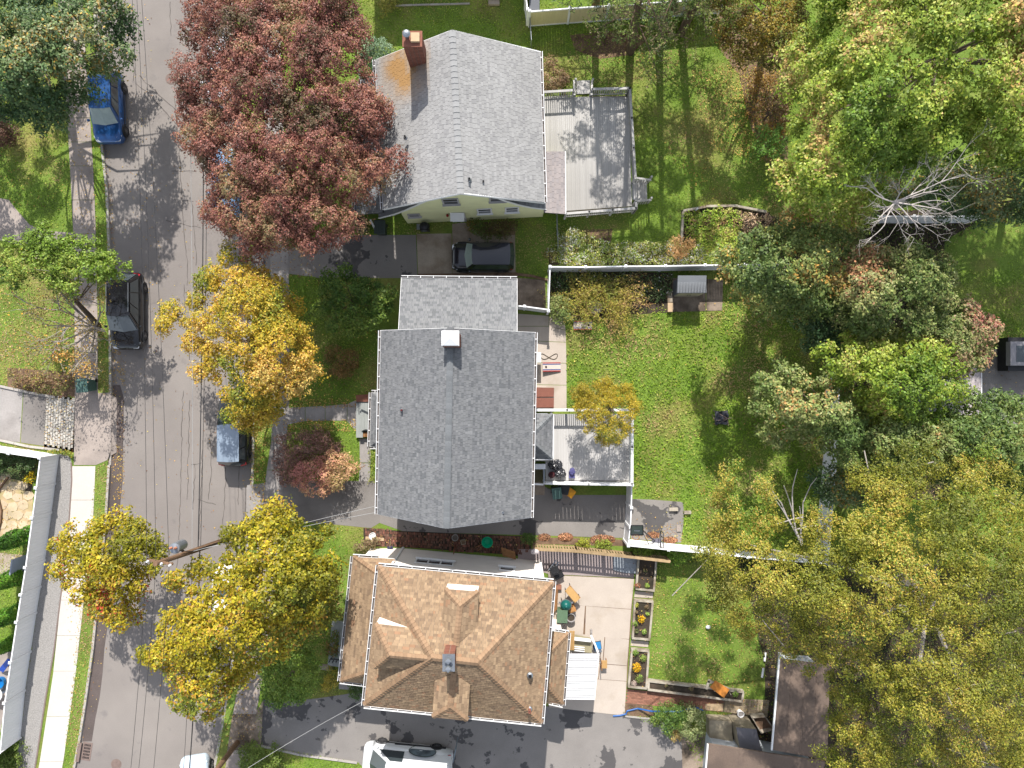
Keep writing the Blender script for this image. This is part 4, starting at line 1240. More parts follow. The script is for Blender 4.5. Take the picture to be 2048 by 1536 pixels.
# rear bump-out
zb = 3.4
A, B, C, D = P(1090, 1262, zb), P(1137, 1266, zb), P(1126, 1410, zb), P(1078, 1404, zb)
E1, E2 = P(1098, 1306, 4.3), P(1092, 1370, 4.3)
o = MB().slab([A, B, C, D], .16).build('bay_roof', M['white'], h3)
for i, q in enumerate(([A, B, E1], [B, C, E2, E1], [C, D, E2])):
    MB().slab(flat(q), .05).build('bay_slope', M['underlay'], h3)
    courses(q, .145, .30, .024, PAL3, 70 + i, .1, wj=.35).build('shingles', M['shingle'], o, kind='stuff')
ridge_caps(o, B, E1, M['cap_tan'], .3, .2, .045); ridge_caps(o, C, E2, M['cap_tan'], .3, .2, .045)
gutter(h3, A + Vector((.6, 0, 0)), B, (0, 1, 0)); gutter(h3, B, C, (1, 0, 0)); gutter(h3, C, D + Vector((.6, 0, 0)), (0, -1, 0))
MB().prism(PP([(1060, 1268), (1126, 1272), (1116, 1402), (1055, 1396)], 3), 0, 3.3).build('bay_wall', M['cream_wall'], h3)
# corrugated white awning on posts
q0, q1, q2, q3 = P(1135, 1307, 2.75), P(1197, 1307, 2.5), P(1188, 1400, 2.5), P(1126, 1399, 2.75)
rib = MB().box((0, 0, 0), (1, .075, .05)).data('awning_rib'); rib.materials.append(M['vinyl'])
awn = MB().slab([q0, q1, q2, q3], .03).build('awning', mat('awning_sheet', (.26, .26, .27), .5, .03), h3)
for i in range(20):
    t_ = (i + .5) / 20; a_ = q0.lerp(q3, t_); e_ = q1.lerp(q2, t_); d = e_ - a_
    inst(rib, 'awning_rib', awn, (a_ + e_) / 2 + Vector((0, 0, .025)), scale=(d.length, 1, 1), rot=(0, -math.asin(d.z / d.length), math.atan2(d.y, d.x)))
MB().beam(q1 + Vector((.03, 0, -.06)), q2 + Vector((.03, 0, -.06)), .05, .12).build('awning_gutter', M['white'], h3)
for q_ in (q1, q2, q1.lerp(q2, .5)):
    MB().box((q_.x - .05, q_.y, 1.2), (.07, .07, 2.4)).build('awning_post', M['white'], h3)
# dormers: cream box with hipped shingle roof
def dormer(front, ridge_front, ridge_back, valley, zf, wallz, seed, win=True):
    """front: two eave corners at the front; ridge_front, ridge_back: ridge ends; valley: where the eaves meet the main roof (two points)."""
    F0, F1 = front; V0, V1 = valley
    d = MB()
    lo = [Vector((p.x, p.y, wallz)) for p in (F0, F1)]
    bk = [Vector((p.x, p.y, wallz + .6)) for p in (V0, V1)]
    c = (F0 + F1 + V0 + V1) / 4
    def ins(p, t=.035): return Vector((p.x + (c.x - p.x) * t, p.y + (c.y - p.y) * t, p.z))
    f0, f1, v0, v1 = ins(F0), ins(F1), V0, V1
    d.add([Vector((f0.x, f0.y, wallz)), Vector((f1.x, f1.y, wallz)), Vector((v1.x, v1.y, wallz)), Vector((v0.x, v0.y, wallz)),
           Vector((f0.x, f0.y, F0.z - .05)), Vector((f1.x, f1.y, F1.z - .05)), Vector((v1.x, v1.y, V1.z - .05)), Vector((v0.x, v0.y, V0.z - .05))],
          [(3, 2, 1, 0), (4, 5, 6, 7), (0, 1, 5, 4), (1, 2, 6, 5), (2, 3, 7, 6), (3, 0, 4, 7)])
    do = d.build('dormer', M['cream_wall'], h3)
    for i, q in enumerate(([F0, F1, ridge_front], [F1, V1, ridge_back, ridge_front], [V0, F0, ridge_front, ridge_back])):
        MB().slab(flat(q), .07).build('dormer_roof', M['underlay'], do)
        courses(q, .145, .3, .024, PAL3, seed + i, .1, wj=.35).build('shingles', M['shingle'], do, kind='stuff')
    for p, q in ((F0, ridge_front), (F1, ridge_front), (ridge_front, ridge_back)):
        ridge_caps(do, p, q, M['cap_tan'], .3, .2, .045)
    if win:
        m_ = (f0 + f1) / 2; n_ = Vector((m_.x - c.x, m_.y - c.y, 0)).normalized()
        MB().box((m_.x + n_.x * .03, m_.y + n_.y * .03, (wallz + F0.z) / 2 + .15), ((F0 - F1).length * .6, .05, .6), math.atan2((F1 - F0).y, (F1 - F0).x)).build('dormer_window', M['glass'], do)
    return do
def on_plane(px, py, poly, lift=0.0):
    """Where the look through a pixel meets a roof slope."""
    q = flat(poly); n = (q[1] - q[0]).cross(q[2] - q[0]).normalized(); o = Vector((0, 0, CAM_H)); d = P(px, py, 0) - o
    return o + d * ((q[0] - o).dot(n) / d.dot(n)) + Vector((0, 0, lift))
NS_, ES_, SS_, WS_ = [NW, NE, E, W], [NE, SE, E], [SE, SW, W, E], [SW, NW, W]
def dorm(slope, v0, v1, f0, f1, rb, rf, seed, dz=0.0):
    V0, V1, RB = on_plane(*v0, slope, .03), on_plane(*v1, slope, .03), on_plane(*rb, slope, .05)
    _, u_, _, _ = frame(flat(slope)); V1 = V0 + u_ * (V1 - V0).dot(u_); zE = V0.z
    F0, F1 = P(*f0, zE), P(*f1, zE)
    dormer((F0, F1), P(*rf, RB.z), RB, (V0, V1), zE, zE - 1.2, seed, False)
dorm(NS_, (884, 1246), (955, 1254), (890, 1178), (957, 1183), (912, 1290), (920, 1212), 80)
dorm(WS_, (808, 1338), (826, 1258), (748, 1336), (750, 1247), (854, 1316), (780, 1310), 84)
dorm(SS_, (940, 1368), (870, 1360), (935, 1441), (865, 1434), (908, 1346), (900, 1414), 88)
# chimney with metal hood
c = P(897, 1327, 9.7)
ch = chimney(h3, c.x, c.y, 8.0, 9.55, .55, .78, M['brick_red'], rz=0.0)
MB().box((c.x, c.y, 9.6), (.62, .86, .06)).build('chimney_crown', M['metal'], ch)
for k in (-1, 1):
    MB().lathe((c.x, c.y + k * .2, 9.63), [(.12, 0), (.12, .2), (.2, .22), (.2, .27), (.16, .33), (.02, .36)], 4).build('flue_cap', M['metal'], ch)
pipe_vent(h3, P(1060, 1351, 7.0), .2, .09, M['metal_dark'])
pipe_vent(h3, P(1059, 1418, 6.7), .4, .08, M['copper_door'])

# ---------------- pieces of buildings at the edge of the picture
nb_ = thing('garage', 'pale grey shingled garage roof edge half hidden under the maples', 'garage', P(1920, 800))
q = [P(1880, 730, 3.0), P(1962, 730, 2.6), P(1962, 830, 2.6), P(1880, 830, 3.0)]
o = MB().slab(flat(q), .14).build('roof', M['underlay'], nb_)
courses(q, .15, .32, .018, [(K(214, 204, 204), .6), (K(202, 192, 194), .4)], 90, .06).build('shingles', M['shingle1'], o, kind='stuff')
MB().beam(q[1] + Vector((.03, 0, -.05)), q[2] + Vector((.03, 0, -.05)), .05, .14).build('fascia', M['white'], nb_)
MB().prism(PP([(1885, 736), (1952, 736), (1952, 824), (1885, 824)], 2.6), 0, 2.5).build('wall', M['grey_wall'], nb_)

# neighbour just beyond the upper edge: its shadow crosses the lawn behind the pale roof
hn = thing('house', 'neighbouring house beyond the upper edge whose shade covers the top lawn', 'house', (-4, 31, 0))
MB().prism([(-8.6, 27.5), (0.6, 27.5), (0.6, 35), (-8.6, 35)], 0, 5.2).build('wall', M['cream_wall'], hn)
for s_ in (1, -1):
    MB().slab([(-9, 31.2 + s_ * 4.2, 5), (1, 31.2 + s_ * 4.2, 5), (1, 31.2, 7.8), (-9, 31.2, 7.8)], .15).build('roof', M['brown_roof'], hn)
# ------------------------------------------------------------------ fences, poles, wires
def vinyl_fence(label, name, pts, h, m, caps=True, pick=0.16, rails='vinyl', post_every=2.2, first=True, last=True, cat='fence', group=None):
    """Privacy fence: posts with caps, two rails and tongue-and-groove pickets one by one."""
    p0 = pts[0]
    t = thing('fence', label, cat, (p0.x, p0.y, 0), group)
    pk_ = MB().box((0, 0, 0), (1, .03, 1)).data('picket'); pk_.materials.append(m)
    ps = MB().box((0, 0, h / 2 + .04), (.13, .13, h + .08)).data('post'); ps.materials.append(M[rails])
    cp_ = MB(); cp_.box((0, 0, h + .09), (.17, .17, .03)); cp_.add([(-.08, -.08, h + .105), (.08, -.08, h + .105), (.08, .08, h + .105), (-.08, .08, h + .105), (0, 0, h + .16)], [(0, 1, 4), (1, 2, 4), (2, 3, 4), (3, 0, 4), (3, 2, 1, 0)])
    cp_ = cp_.data('post_cap'); cp_.materials.append(M[rails])
    for i, (a, b_) in enumerate(zip(pts, pts[1:])):
        a = Vector((a.x, a.y, 0)); b_ = Vector((b_.x, b_.y, 0)); d = b_ - a; L = d.length; rz = math.atan2(d.y, d.x)
        nb = max(1, int(round(L / post_every)))
        for k in range(nb):
            u, v = a.lerp(b_, k / nb), a.lerp(b_, (k + 1) / nb)
            MB().beam(u + Vector((0, 0, h - .06)), v + Vector((0, 0, h - .06)), .07, .12).build('top_rail', M[rails], t)
            MB().beam(u + Vector((0, 0, .1)), v + Vector((0, 0, .1)), .06, .14).build('bottom_rail', M[rails], t)
            n = max(1, int((L / nb - .13) / pick))
            for j in range(n):
                q = u.lerp(v, (j + .5) / n)
                inst(pk_, 'picket', t, (q.x, q.y, h / 2 + .03), rz, (L / nb / n * .955, 1, h - .26))
            if k > 0 or i > 0 or first:
                inst(ps, 'post', t, u, rz); inst(cp_, 'post_cap', t, u, rz)
    if last: inst(ps, 'post', t, pts[-1], 0); inst(cp_, 'post_cap', t, pts[-1], 0)
    return t
grey_v = mat('grey_white_vinyl', (0.70, 0.70, 0.71), .45, .04, 1.0, rand=.03)
vinyl_fence('long white vinyl fence beside the gravel strip and new pavement', 'fence', PP([(-60, 883), (118, 910), (103, 1025), (90, 1120), (73, 1225), (50, 1380), (41, 1475), (-60, 1540)]), 1.8, grey_v, pick=.19)
vinyl_fence('white vinyl fence between the flower border and the shed', 'fence', PP([(1094, 628), (1097, 543), (1165, 543.5), (1242, 542), (1318, 541.5), (1394, 540), (1470, 539), (1545, 538), (1620, 537)]), 1.83, M['vinyl'])
vinyl_fence('short white vinyl fence closing the concrete pad by the wing', 'fence', PP([(1036, 618), (1048, 619), (1092, 625)]), 1.83, M['vinyl'], first=False, last=False)
vinyl_fence('bright white vinyl fence with the basketball hoop beside it', 'fence', PP([(1254, 962), (1253, 1005), (1251, 1043), (1247, 1078), (1324, 1086), (1400, 1093), (1476, 1100), (1552, 1107), (1630, 1113)]), 1.83, M['vinyl'])
vinyl_fence('white vinyl boundary fence mostly hidden under the maples', 'fence', PP([(1652, 752), (1652, 765), (1650, 832), (1648, 900), (1642, 970), (1636, 1040), (1630, 1113)]), 1.83, M['vinyl'])
vinyl_fence('white vinyl fence panel standing behind the bare tree', 'fence', PP([(1720, 446), (1795, 446), (1870, 446), (1930, 445)]), 1.83, M['vinyl'])
vinyl_fence('cream vinyl fence with white rails behind the pines', 'fence', PP([(1058, 53), (1135, 47), (1210, 42), (1285, 37), (1360, 32), (1435, 27)]), 1.83, M['vinyl_cream'])
vinyl_fence('white vinyl side fence at the corner of the cream fence', 'fence', PP([(1054, 50), (1050, 20), (1046, -40)]), 1.83, M['vinyl'])

# wire fence lines
def wire_fence(label, pts, h, n):
    t = thing('fence', label, 'fence', pts[0])
    for i in range(n):
        k = i / (n - 1) * (len(pts) - 1); j = min(int(k), len(pts) - 2); q = pts[j].lerp(pts[j + 1], k - j)
        MB().lathe((q.x, q.y, 0), [(.03, 0), (.03, h), (.01, h + .03)], 8).build('post', M['metal'], t)
    for a, b_ in zip(pts, pts[1:]):
        MB().tube([a + Vector((0, 0, h - .05)), b_ + Vector((0, 0, h - .05))], .018, 6).build('top_rail', M['metal'], t)
    ms = MB()
    for a, b_ in zip(pts, pts[1:]):
        L = (b_ - a).length; n_ = int(L / .12)
        for k in range(-8, n_ + 1):
            for s in (1, -1):
                x0 = k * .12; x1 = x0 + h - .1
                if s < 0: x0, x1 = x1, x0
                if not (0 <= x0 <= L and 0 <= x1 <= L): continue
                u = a.lerp(b_, x0 / L) + Vector((0, 0, .05)); v = a.lerp(b_, x1 / L) + Vector((0, 0, h - .05))
                ms.beam(u, v, .006, .006)
    ms.build('mesh', M['metal'], t)
wire_fence('thin wire mesh fence beside the sunroom corner', PP([(1112, 430), (1113, 470), (1114, 500)]), 1.1, 3)
wire_fence('thin wire mesh fence running down to the pale roof', PP([(1059, 58), (1062, 100)]), 1.3, 3)

# old wooden picket fence with gaps between the two yards
t = thing('fence', 'old brown picket fence with open gaps beside the leaf piles', 'fence', P(1062, 1092))
pk3 = MB().box((0, 0, 0), (.11, .022, 1)).data('picket'); pk3.materials.append(M['wood_fence'])
fp = PP([(1066, 1088), (1150, 1092), (1262, 1104), (1330, 1112)])
r = random.Random(2)
for a, b_ in zip(fp, fp[1:]):
    L = (b_ - a).length; n = int(L / .175); d = b_ - a
    for i in range(n):
        q = a.lerp(b_, (i + .5) / n); inst(pk3, 'picket', t, (q.x, q.y, .72 + r.uniform(-.02, .03)), math.atan2(d.y, d.x), (1, 1, 1.4))
    off = Vector((d.y, -d.x, 0)).normalized() * -.03
    for zz in (.35, 1.15):
        MB().beam(a + off + Vector((0, 0, zz)), b_ + off + Vector((0, 0, zz)), .04, .09).build('rail', M['wood_fence'], t)
    MB().beam(a + Vector((0, 0, 1.44)), b_ + Vector((0, 0, 1.44)), .16, .03).build('cap_rail', M['wood_fence'], t)
    for k in range(3):
        q = a.lerp(b_, k / 2); MB().box((q.x, q.y, .7), (.1, .1, 1.4)).build('post', M['wood_fence'], t)

# utility poles
def pole(label, base, top, r0, r1):
    t = thing('utility_pole', label, 'utility pole', base)
    MB().tube([base - Vector((0, 0, .3)), base.lerp(top, .5), top], [r0, (r0 + r1) / 2, r1], 12).build('pole', M['pole_wood'], t)
    return t
PB_, PT_ = P(483, 1069, 0), P(310, 1128, 10.4)
t = pole('brown wooden utility pole with transformer leaning over the road', PB_, PT_, .17, .12)
def on_pole(z): return PB_.lerp(PT_, z / 10.4)
ca = on_pole(9.9)
arm = MB().beam(ca + Vector((-.62, .12, 0)), ca + Vector((.62, -.1, 0)), .1, .12).build('crossarm', M['pole_wood'], t)
INS = []
for dx in (-.55, -.1, .12, .55):
    q = ca + Vector((dx, -dx * .17 - .02, .06)); INS.append(q + Vector((0, 0, .18)))
    MB().lathe(q, [(.03, 0), (.03, .06), (.07, .07), (.05, .12), (.07, .13), (.04, .2), (.01, .21)], 10).build('insulator', M['lamp_clear'], t)
tc = on_pole(7.4) + Vector((-.32, .40, 0))
MB().lathe(tc + Vector((0, 0, -.5)), [(.02, 0), (.26, .02), (.28, .08), (.28, .9), (.30, .92), (.27, 1.0), (.05, 1.06)], 18).build('transformer', M['metal'], t)
for k in (-1, 1):
    MB().lathe(tc + Vector((k * .12, .05, .54)), [(.04, 0), (.07, .05), (.04, .1), (.07, .15), (.03, .26), (.01, .3)], 10).build('bushing', mat('bushing', K(220, 150, 120), .4, .05), t)
MB().beam(tc + Vector((.1, -.1, 0)), on_pole(7.4), .06, .2).build('bracket', M['metal_dark'], t)
MB().tube([tc + Vector((-.12, .05, .8)), tc + Vector((-.2, .3, 1.2)), ca + Vector((.3, .1, 0))], .012, 5).build('jumper_wire', M['wire'], t)
MB().tube([on_pole(8.2) + Vector((.1, .3, 0)), on_pole(7.0) + Vector((.14, .05, 0)), on_pole(1) + Vector((.15, .05, 0))], .02, 6).build('ground_wire', M['wire'], t)
PB2, PT2 = P(474, 1486, 0), P(372, 1620, 10.0)
t2 = pole('bare wooden utility pole at the lower edge by the driveway', PB2, PT2, .17, .12)

def span(label, a, b_, sag, rad=.012, m=None, group=None, n=14):
    a = Vector(a); b_ = Vector(b_)
    pts = [a.lerp(b_, i / n) - Vector((0, 0, sag * 4 * (i / n) * (1 - i / n))) for i in range(n + 1)]
    o = MB().tube(pts, rad, 5).build('overhead_wire', m or M['wire'])
    tag(o, label, 'wire', group)
    return o
NT = P(262, 0, 10.4)      # wires run on to a pole beyond the upper edge
gP = 'power lines above the road'
for i, (px0, nm_) in enumerate(((261, 'outermost black power line above the road, from the crossarm upward'), (270, 'black power line beside the outermost one above the road'), (279, 'innermost upper black power line above the road'))):
    zt_ = 10.2
    far = P(px0 - 6, -60, zt_)
    span(nm_, INS[(0, 1, 3)[i]], far + (far - INS[(0, 1, 3)[i]]) * .25, .5, .011, None, gP)
for i, (px0, nm_) in enumerate(((258, 'outermost black power line below the pole crossarm'), (274, 'middle black power line below the pole crossarm'), (304, 'innermost black power line below the pole crossarm'))):
    far = P(px0, 1545, 10.0); a = INS[(0, 1, 3)[i]]
    span(nm_, a, far + (far - a) * .3, .2, .011, None, gP)
gC = 'thicker cables lower on the pole'
at55 = on_pole(5.4)
for px0, zz, rad, nm_, ofs in ((404, 5.9, .026, 'thick black cable along the road above the dark car', 0), (412, 5.6, .014, 'thin dark cable just beside the thick black cable', .2), (372, 6.6, .012, 'pale thin cable above the middle of the road', -.5)):
    a = on_pole(zz) + Vector((0, 0, ofs * 0)); far = P(px0, -60, zz + .4)
    span(nm_, a, far + (far - a) * .15, .35, rad, M['wire_pale'] if 'pale' in nm_ else None, gC)
for px0, zz, rad, nm_ in ((384, 5.7, .03, 'thick black cable hanging towards the lower pole'), (372, 6.6, .012, 'thin cable hanging towards the lower pole')):
    far = P(px0 - 8, 1545, zz); span(nm_, on_pole(zz), far + (far - on_pole(zz)) * .2, .3, rad, None, gC)
gS = 'service wires to the houses'
span('upper pale service wire to the grey roofed house', on_pole(6.8), P(752, 1012, 5.2), .35, .012, M['wire_pale'], gS)
span('lower pale service wire to the grey roofed house', on_pole(6.5), P(756, 1024, 5.0), .45, .014, M['wire_pale'], gS)
span('twisted pale service cable to the tan roofed house', P(728, 1402, 6.0), P(455, 1562, 7.5), .35, .011, M['wire_pale'], gS, 20)

# ------------------------------------------------------------------ trees and shrubs
DENS = 4.2
def leaf_quads(C, Nrm, size, aspect=0.62, r=None):
    """Kite shaped leaves, folded along the middle, at centres C facing Nrm."""
    n = len(C); r = r or rng
    Nrm = Nrm / (np.linalg.norm(Nrm, axis=1, keepdims=True) + 1e-9)
    t = r.normal(size=(n, 3)); t -= Nrm * (t * Nrm).sum(1, keepdims=True)
    t /= np.linalg.norm(t, axis=1, keepdims=True) + 1e-9
    s = np.cross(Nrm, t)
    size = np.asarray(size).reshape(-1, 1) * np.ones((n, 1))
    V = np.empty((n, 4, 3))
    V[:, 0] = C - t * size * .5
    V[:, 1] = C + s * size * aspect * .5 - Nrm * size * .12
    V[:, 2] = C + t * size * .5 - Nrm * size * .1
    V[:, 3] = C - s * size * aspect * .5 - Nrm * size * .12
    return V.reshape(-1, 3)

def poisson(poly, spacing, holes=(), n=15000, seed=1, edge=0.0):
    r = np.random.default_rng(seed)
    xs = [p[0] for p in poly]; ys = [p[1] for p in poly]
    X = r.uniform(min(xs), max(xs), n); Y = r.uniform(min(ys), max(ys), n)
    k = in_poly(X, Y, poly)
    X, Y = X[k], Y[k]; D = poly_dist(X, Y, poly)
    k = D > edge
    for hx, hy, hr in holes: k &= np.hypot(X - hx, Y - hy) > hr
    X, Y, D = X[k], Y[k], D[k]
    ax = np.empty(0); ay = np.empty(0); ad = []
    for x, y, d in zip(X, Y, D):
        if ax.size and np.min((ax - x) ** 2 + (ay - y) ** 2) < spacing * spacing: continue
        ax = np.append(ax, x); ay = np.append(ay, y); ad.append(d)
    return ax, ay, np.array(ad)

def palette(C, pal, seed, nscale=0.35, mixr=0.35, r=None, jit=0.22):
    """Leaf colours: coherent patches of the palette plus leaf by leaf variation."""
    n = len(C); r = r or rng
    v = vnoise(C[:, 0] * nscale + C[:, 2] * .3, C[:, 1] * nscale, seed) * .65 + vnoise(C[:, 0] * nscale * 2.7, C[:, 1] * nscale * 2.7 + C[:, 2], seed + 1) * .35
    v = np.clip((v - .5) * 1.7 + .5 + r.normal(size=n) * mixr * .45, 0, .9999)
    w = np.array([p[1] for p in pal], float); w = np.cumsum(w / w.sum())
    idx = np.searchsorted(w, v)
    idx = np.clip(idx, 0, len(pal) - 1)
    cols = np.array([p[0] for p in pal])[idx]
    return cols * np.exp(r.normal(size=(n, 1)) * jit) * np.exp(r.normal(size=(n, 3)) * .05)

def tree(name, label, poly, zt, ze, R, pal, seed, base=None, leaf=.17, dens=62, holes=(), cat='tree', group=None, bark='bark', trunk_r=.22, limbs=14, under=True,
         flat=.72, spread=1.2, ragged=.25, dmax=130, aspect=.62, trunk_z=.45, fork=1, up=.5, gap=0.0, nscale=.35, mixr=.35, over=(), tip=0.0, twigs=0, shell=.62):
    """Tree whose crown fills the outline POLY (as seen by the camera): clumps of leaf faces over limbs that grow from a tapered trunk."""
    r = np.random.default_rng(seed)
    pxm = S * CAM_H / (CAM_H - (zt + ze) / 2)
    Rp = R * pxm
    ax, ay, ad = poisson(poly, Rp * spread, holes, seed=seed, edge=Rp * ragged)
    cen = []; rad = []
    for x, y, d in zip(ax, ay, ad):
        if gap and r.random() < gap: continue
        f = min(1.0, max(0, d - Rp * .3) / dmax); f = f * (2 - f)
        z = ze + (zt - ze) * f + r.normal() * R * .45
        z = max(z, R * .4)
        p = P(x, y, z); cen.append((p.x, p.y, p.z)); rad.append(R * r.uniform(.6, 1.25))
    for (x, y, z, rr) in over:
        p = P(x, y, z); cen.append((p.x, p.y, p.z)); rad.append(rr)
    cen = np.array(cen); rad = np.array(rad); k0 = len(cen)
    if under and k0:
        k = r.random(k0) < .8
        lo = cen[k].copy(); lo[:, 2] = np.maximum(lo[:, 2] - r.uniform(.9, 1.7, k.sum()) * max(R, .5) * 1.1, R * .4); lo[:, :2] += r.normal(size=(k.sum(), 2)) * R * .45
        cen2 = np.vstack([cen, lo]); rad2 = np.concatenate([rad, rad[k] * 1.05])
    else: cen2, rad2 = cen, rad
    Cs = []; Ns = []
    for i, (c, q) in enumerate(zip(cen2, rad2)):
        n = int(dens * DENS * q * q * (1.0 if i < k0 else .55) * 4) + 6
        d = r.normal(size=(n, 3)); d /= np.linalg.norm(d, axis=1, keepdims=True)
        d[:, 2] = np.where(d[:, 2] < -.35, -d[:, 2], d[:, 2])
        ph = r.uniform(0, 10, 3)
        lump = 1 + .34 * np.sin(d[:, 0] * 6 + ph[0]) * np.sin(d[:, 1] * 6 + ph[1]) + .14 * np.sin(d[:, 2] * 7 + ph[2]) + .12 * r.normal(size=n)
        rr = q * lump * (shell + (1 - shell) * r.random(n) ** .6)
        pt = c + d * rr[:, None] * np.array([1, 1, flat])
        nn = d * .75 + np.array([0, 0, up]) + r.normal(size=(n, 3)) * .42
        if tip: pt[:, 2] -= tip * (np.hypot(d[:, 0], d[:, 1]) * q) * r.random(n)
        Cs.append(pt); Ns.append(nn)
    Cs = np.vstack(Cs); Ns = np.vstack(Ns)
    colr = palette(Cs, pal, seed, nscale, mixr, r)
    V = leaf_quads(Cs, Ns, leaf * .92 * r.uniform(.65, 1.35, len(Cs)), aspect, r)
    m0 = cen.mean(0)
    if base is None: base = Vector((m0[0], m0[1], 0))
    t = thing(name, label, cat, base, group)
    quads('crown', V, colr, M['leaf'], t)
    # trunk and limbs
    fk = Vector((base.x * .6 + m0[0] * .4, base.y * .6 + m0[1] * .4, max(.3, zt * trunk_z)))
    tr = MB()
    tr.tube([base - Vector((0, 0, .2)), base.lerp(fk, .5) + Vector((.05, .03, 0)), fk], [trunk_r * 1.25, trunk_r, trunk_r * .75], 9)
    tr.build('trunk', M[bark], t)
    br_ = MB(); order = r.permutation(k0)[:limbs]
    for i in order:
        e = Vector(cen[i]) - Vector((0, 0, rad[i] * .3)); mid = fk.lerp(e, .5) + Vector((r.normal() * .25, r.normal() * .25, -.15))
        br_.tube([fk - Vector((0, 0, .1)), mid, e], [trunk_r * .34, trunk_r * .2, trunk_r * .06], 6)
    for i in r.permutation(k0)[:twigs]:
        e = Vector(cen[i]); s_ = e + Vector((r.normal() * .9, r.normal() * .9, -.5)); br_.tube([s_, e, e + (e - s_) * .5], [.03, .022, .008], 5)
    if br_.v: br_.build('limbs', M[bark], t)
    return t

def lc(r, g, b, f=.7): return K(r, g, b, f)
GREEN = [(lc(94, 118, 58), .2), (lc(122, 142, 72), .33), (lc(150, 160, 92), .27), (lc(182, 178, 112), .14), (lc(200, 156, 92), .06)]
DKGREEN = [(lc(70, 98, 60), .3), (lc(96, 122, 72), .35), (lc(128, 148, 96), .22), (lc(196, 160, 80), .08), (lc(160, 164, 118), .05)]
MAPLE = [(lc(106, 134, 42), .22), (lc(138, 160, 52), .3), (lc(164, 178, 68), .26), (lc(188, 190, 100), .15), (lc(206, 172, 106), .07)]
YEL = [(lc(128, 128, 32), .22), (lc(166, 154, 32), .32), (lc(196, 176, 44), .24), (lc(192, 148, 56), .12), (lc(142, 150, 54), .1)]
ORANGE = [(lc(136, 146, 48), .22), (lc(184, 166, 50), .3), (lc(212, 180, 58), .26), (lc(216, 164, 72), .13), (lc(232, 200, 110), .09)]
REDT = [(lc(108, 92, 64), .12), (lc(132, 86, 74), .26), (lc(156, 102, 88), .34), (lc(176, 124, 98), .2), (lc(152, 132, 92), .08)]
LOCUST = [(lc(108, 116, 36), .2), (lc(142, 142, 46), .32), (lc(170, 162, 62), .28), (lc(196, 170, 78), .12), (lc(120, 142, 48), .08)]
OLIVE = [(lc(110, 104, 40), .3), (lc(150, 134, 48), .3), (lc(176, 146, 56), .2), (lc(120, 94, 50), .2)]
PINKG = [(lc(112, 130, 66), .2), (lc(150, 156, 92), .25), (lc(184, 160, 120), .25), (lc(190, 128, 110), .2), (lc(170, 110, 90), .1)]

tree('maple_tree', 'dark green maple with orange specks over the blue car', [(-160, -60), (235, -60), (246, 20), (238, 70), (246, 90), (228, 118), (212, 132), (192, 145), (180, 190), (150, 215), (130, 240), (85, 250), (40, 235), (-160, 240)],
     9.0, 5.2, .62, DKGREEN, 101, base=P(120, 130), leaf=.17, dens=60, trunk_r=.28)
tree('maple_tree', 'tall yellow tree spreading over the pavement right of the utility pole', [(540, 1010), (575, 1040), (582, 1060), (640, 1075), (660, 1130), (668, 1190), (650, 1240), (620, 1262), (585, 1290), (565, 1330), (540, 1345), (500, 1350), (470, 1365), (440, 1400), (425, 1440), (370, 1450), (345, 1405), (360, 1370), (320, 1345), (268, 1325), (285, 1295), (305, 1270), (330, 1245), (345, 1200), (330, 1160), (380, 1140), (420, 1120), (445, 1080), (470, 1050), (500, 1030)],
     9.5, 6.4, .60, YEL, 102, base=P(500, 1215), leaf=.18, dens=56, trunk_r=.24, up=.5, holes=[(350, 1190, 22), (415, 1150, 10)])
tree('maple_tree', 'smaller yellow tree with red tinged leaves over the new pavement', [(120, 1050), (170, 1060), (215, 1035), (245, 1050), (280, 1035), (310, 1065), (328, 1110), (330, 1160), (290, 1165), (285, 1200), (250, 1215), (245, 1250), (215, 1255), (190, 1215), (150, 1210), (130, 1180), (105, 1150), (118, 1110), (100, 1080)],
     7.4, 5.4, .52, YEL + [(lc(190, 70, 50), .05)], 103, base=P(215, 1128), leaf=.17, dens=58, trunk_r=.17, up=.5, holes=[(165, 1145, 12)])
tree('orange_tree', 'dense round orange and gold tree over the parked car roof', [(405, 530), (455, 505), (500, 510), (520, 540), (560, 560), (575, 610), (600, 640), (612, 690), (630, 720), (612, 770), (590, 800), (560, 815), (530, 858), (480, 850), (450, 830), (440, 790), (410, 770), (385, 735), (392, 705), (370, 690), (378, 655), (310, 665), (305, 630), (345, 620), (375, 628), (385, 590), (395, 560)],
     8.6, 5.4, .55, ORANGE, 104, base=P(520, 690), leaf=.13, dens=96, trunk_r=.24, up=.45, dmax=110)
tree('red_tree', 'big dark red tree with rounded leaf clumps by the pale roofed house', [(375, -60), (372, 60), (394, 95), (373, 130), (370, 200), (375, 240), (369, 290), (395, 330), (413, 370), (420, 430), (440, 460), (480, 475), (500, 505), (560, 492), (600, 512), (650, 500), (700, 478), (712, 440), (690, 420), (722, 400), (740, 378), (762, 362), (795, 340), (800, 320), (780, 305), (745, 300), (772, 250), (776, 215), (752, 178), (718, 168), (735, 120), (725, 70), (702, 50), (716, 20), (712, -60)],
     9.2, 7.0, .66, REDT, 105, base=P(590, 260), leaf=.115, dens=135, trunk_r=.24, up=.45, spread=1.08, flat=.85, ragged=.3, shell=.72, nscale=.6,
     holes=[(612, 105, 18), (605, 25, 12), (720, 275, 22), (735, 195, 10), (512, 100, 12), (520, 245, 8), (455, 112, 10)], limbs=22, under=True)
half = [(lc(120, 148, 48), .3), (lc(146, 168, 64), .4), (lc(176, 180, 84), .2), (lc(100, 130, 44), .1)]
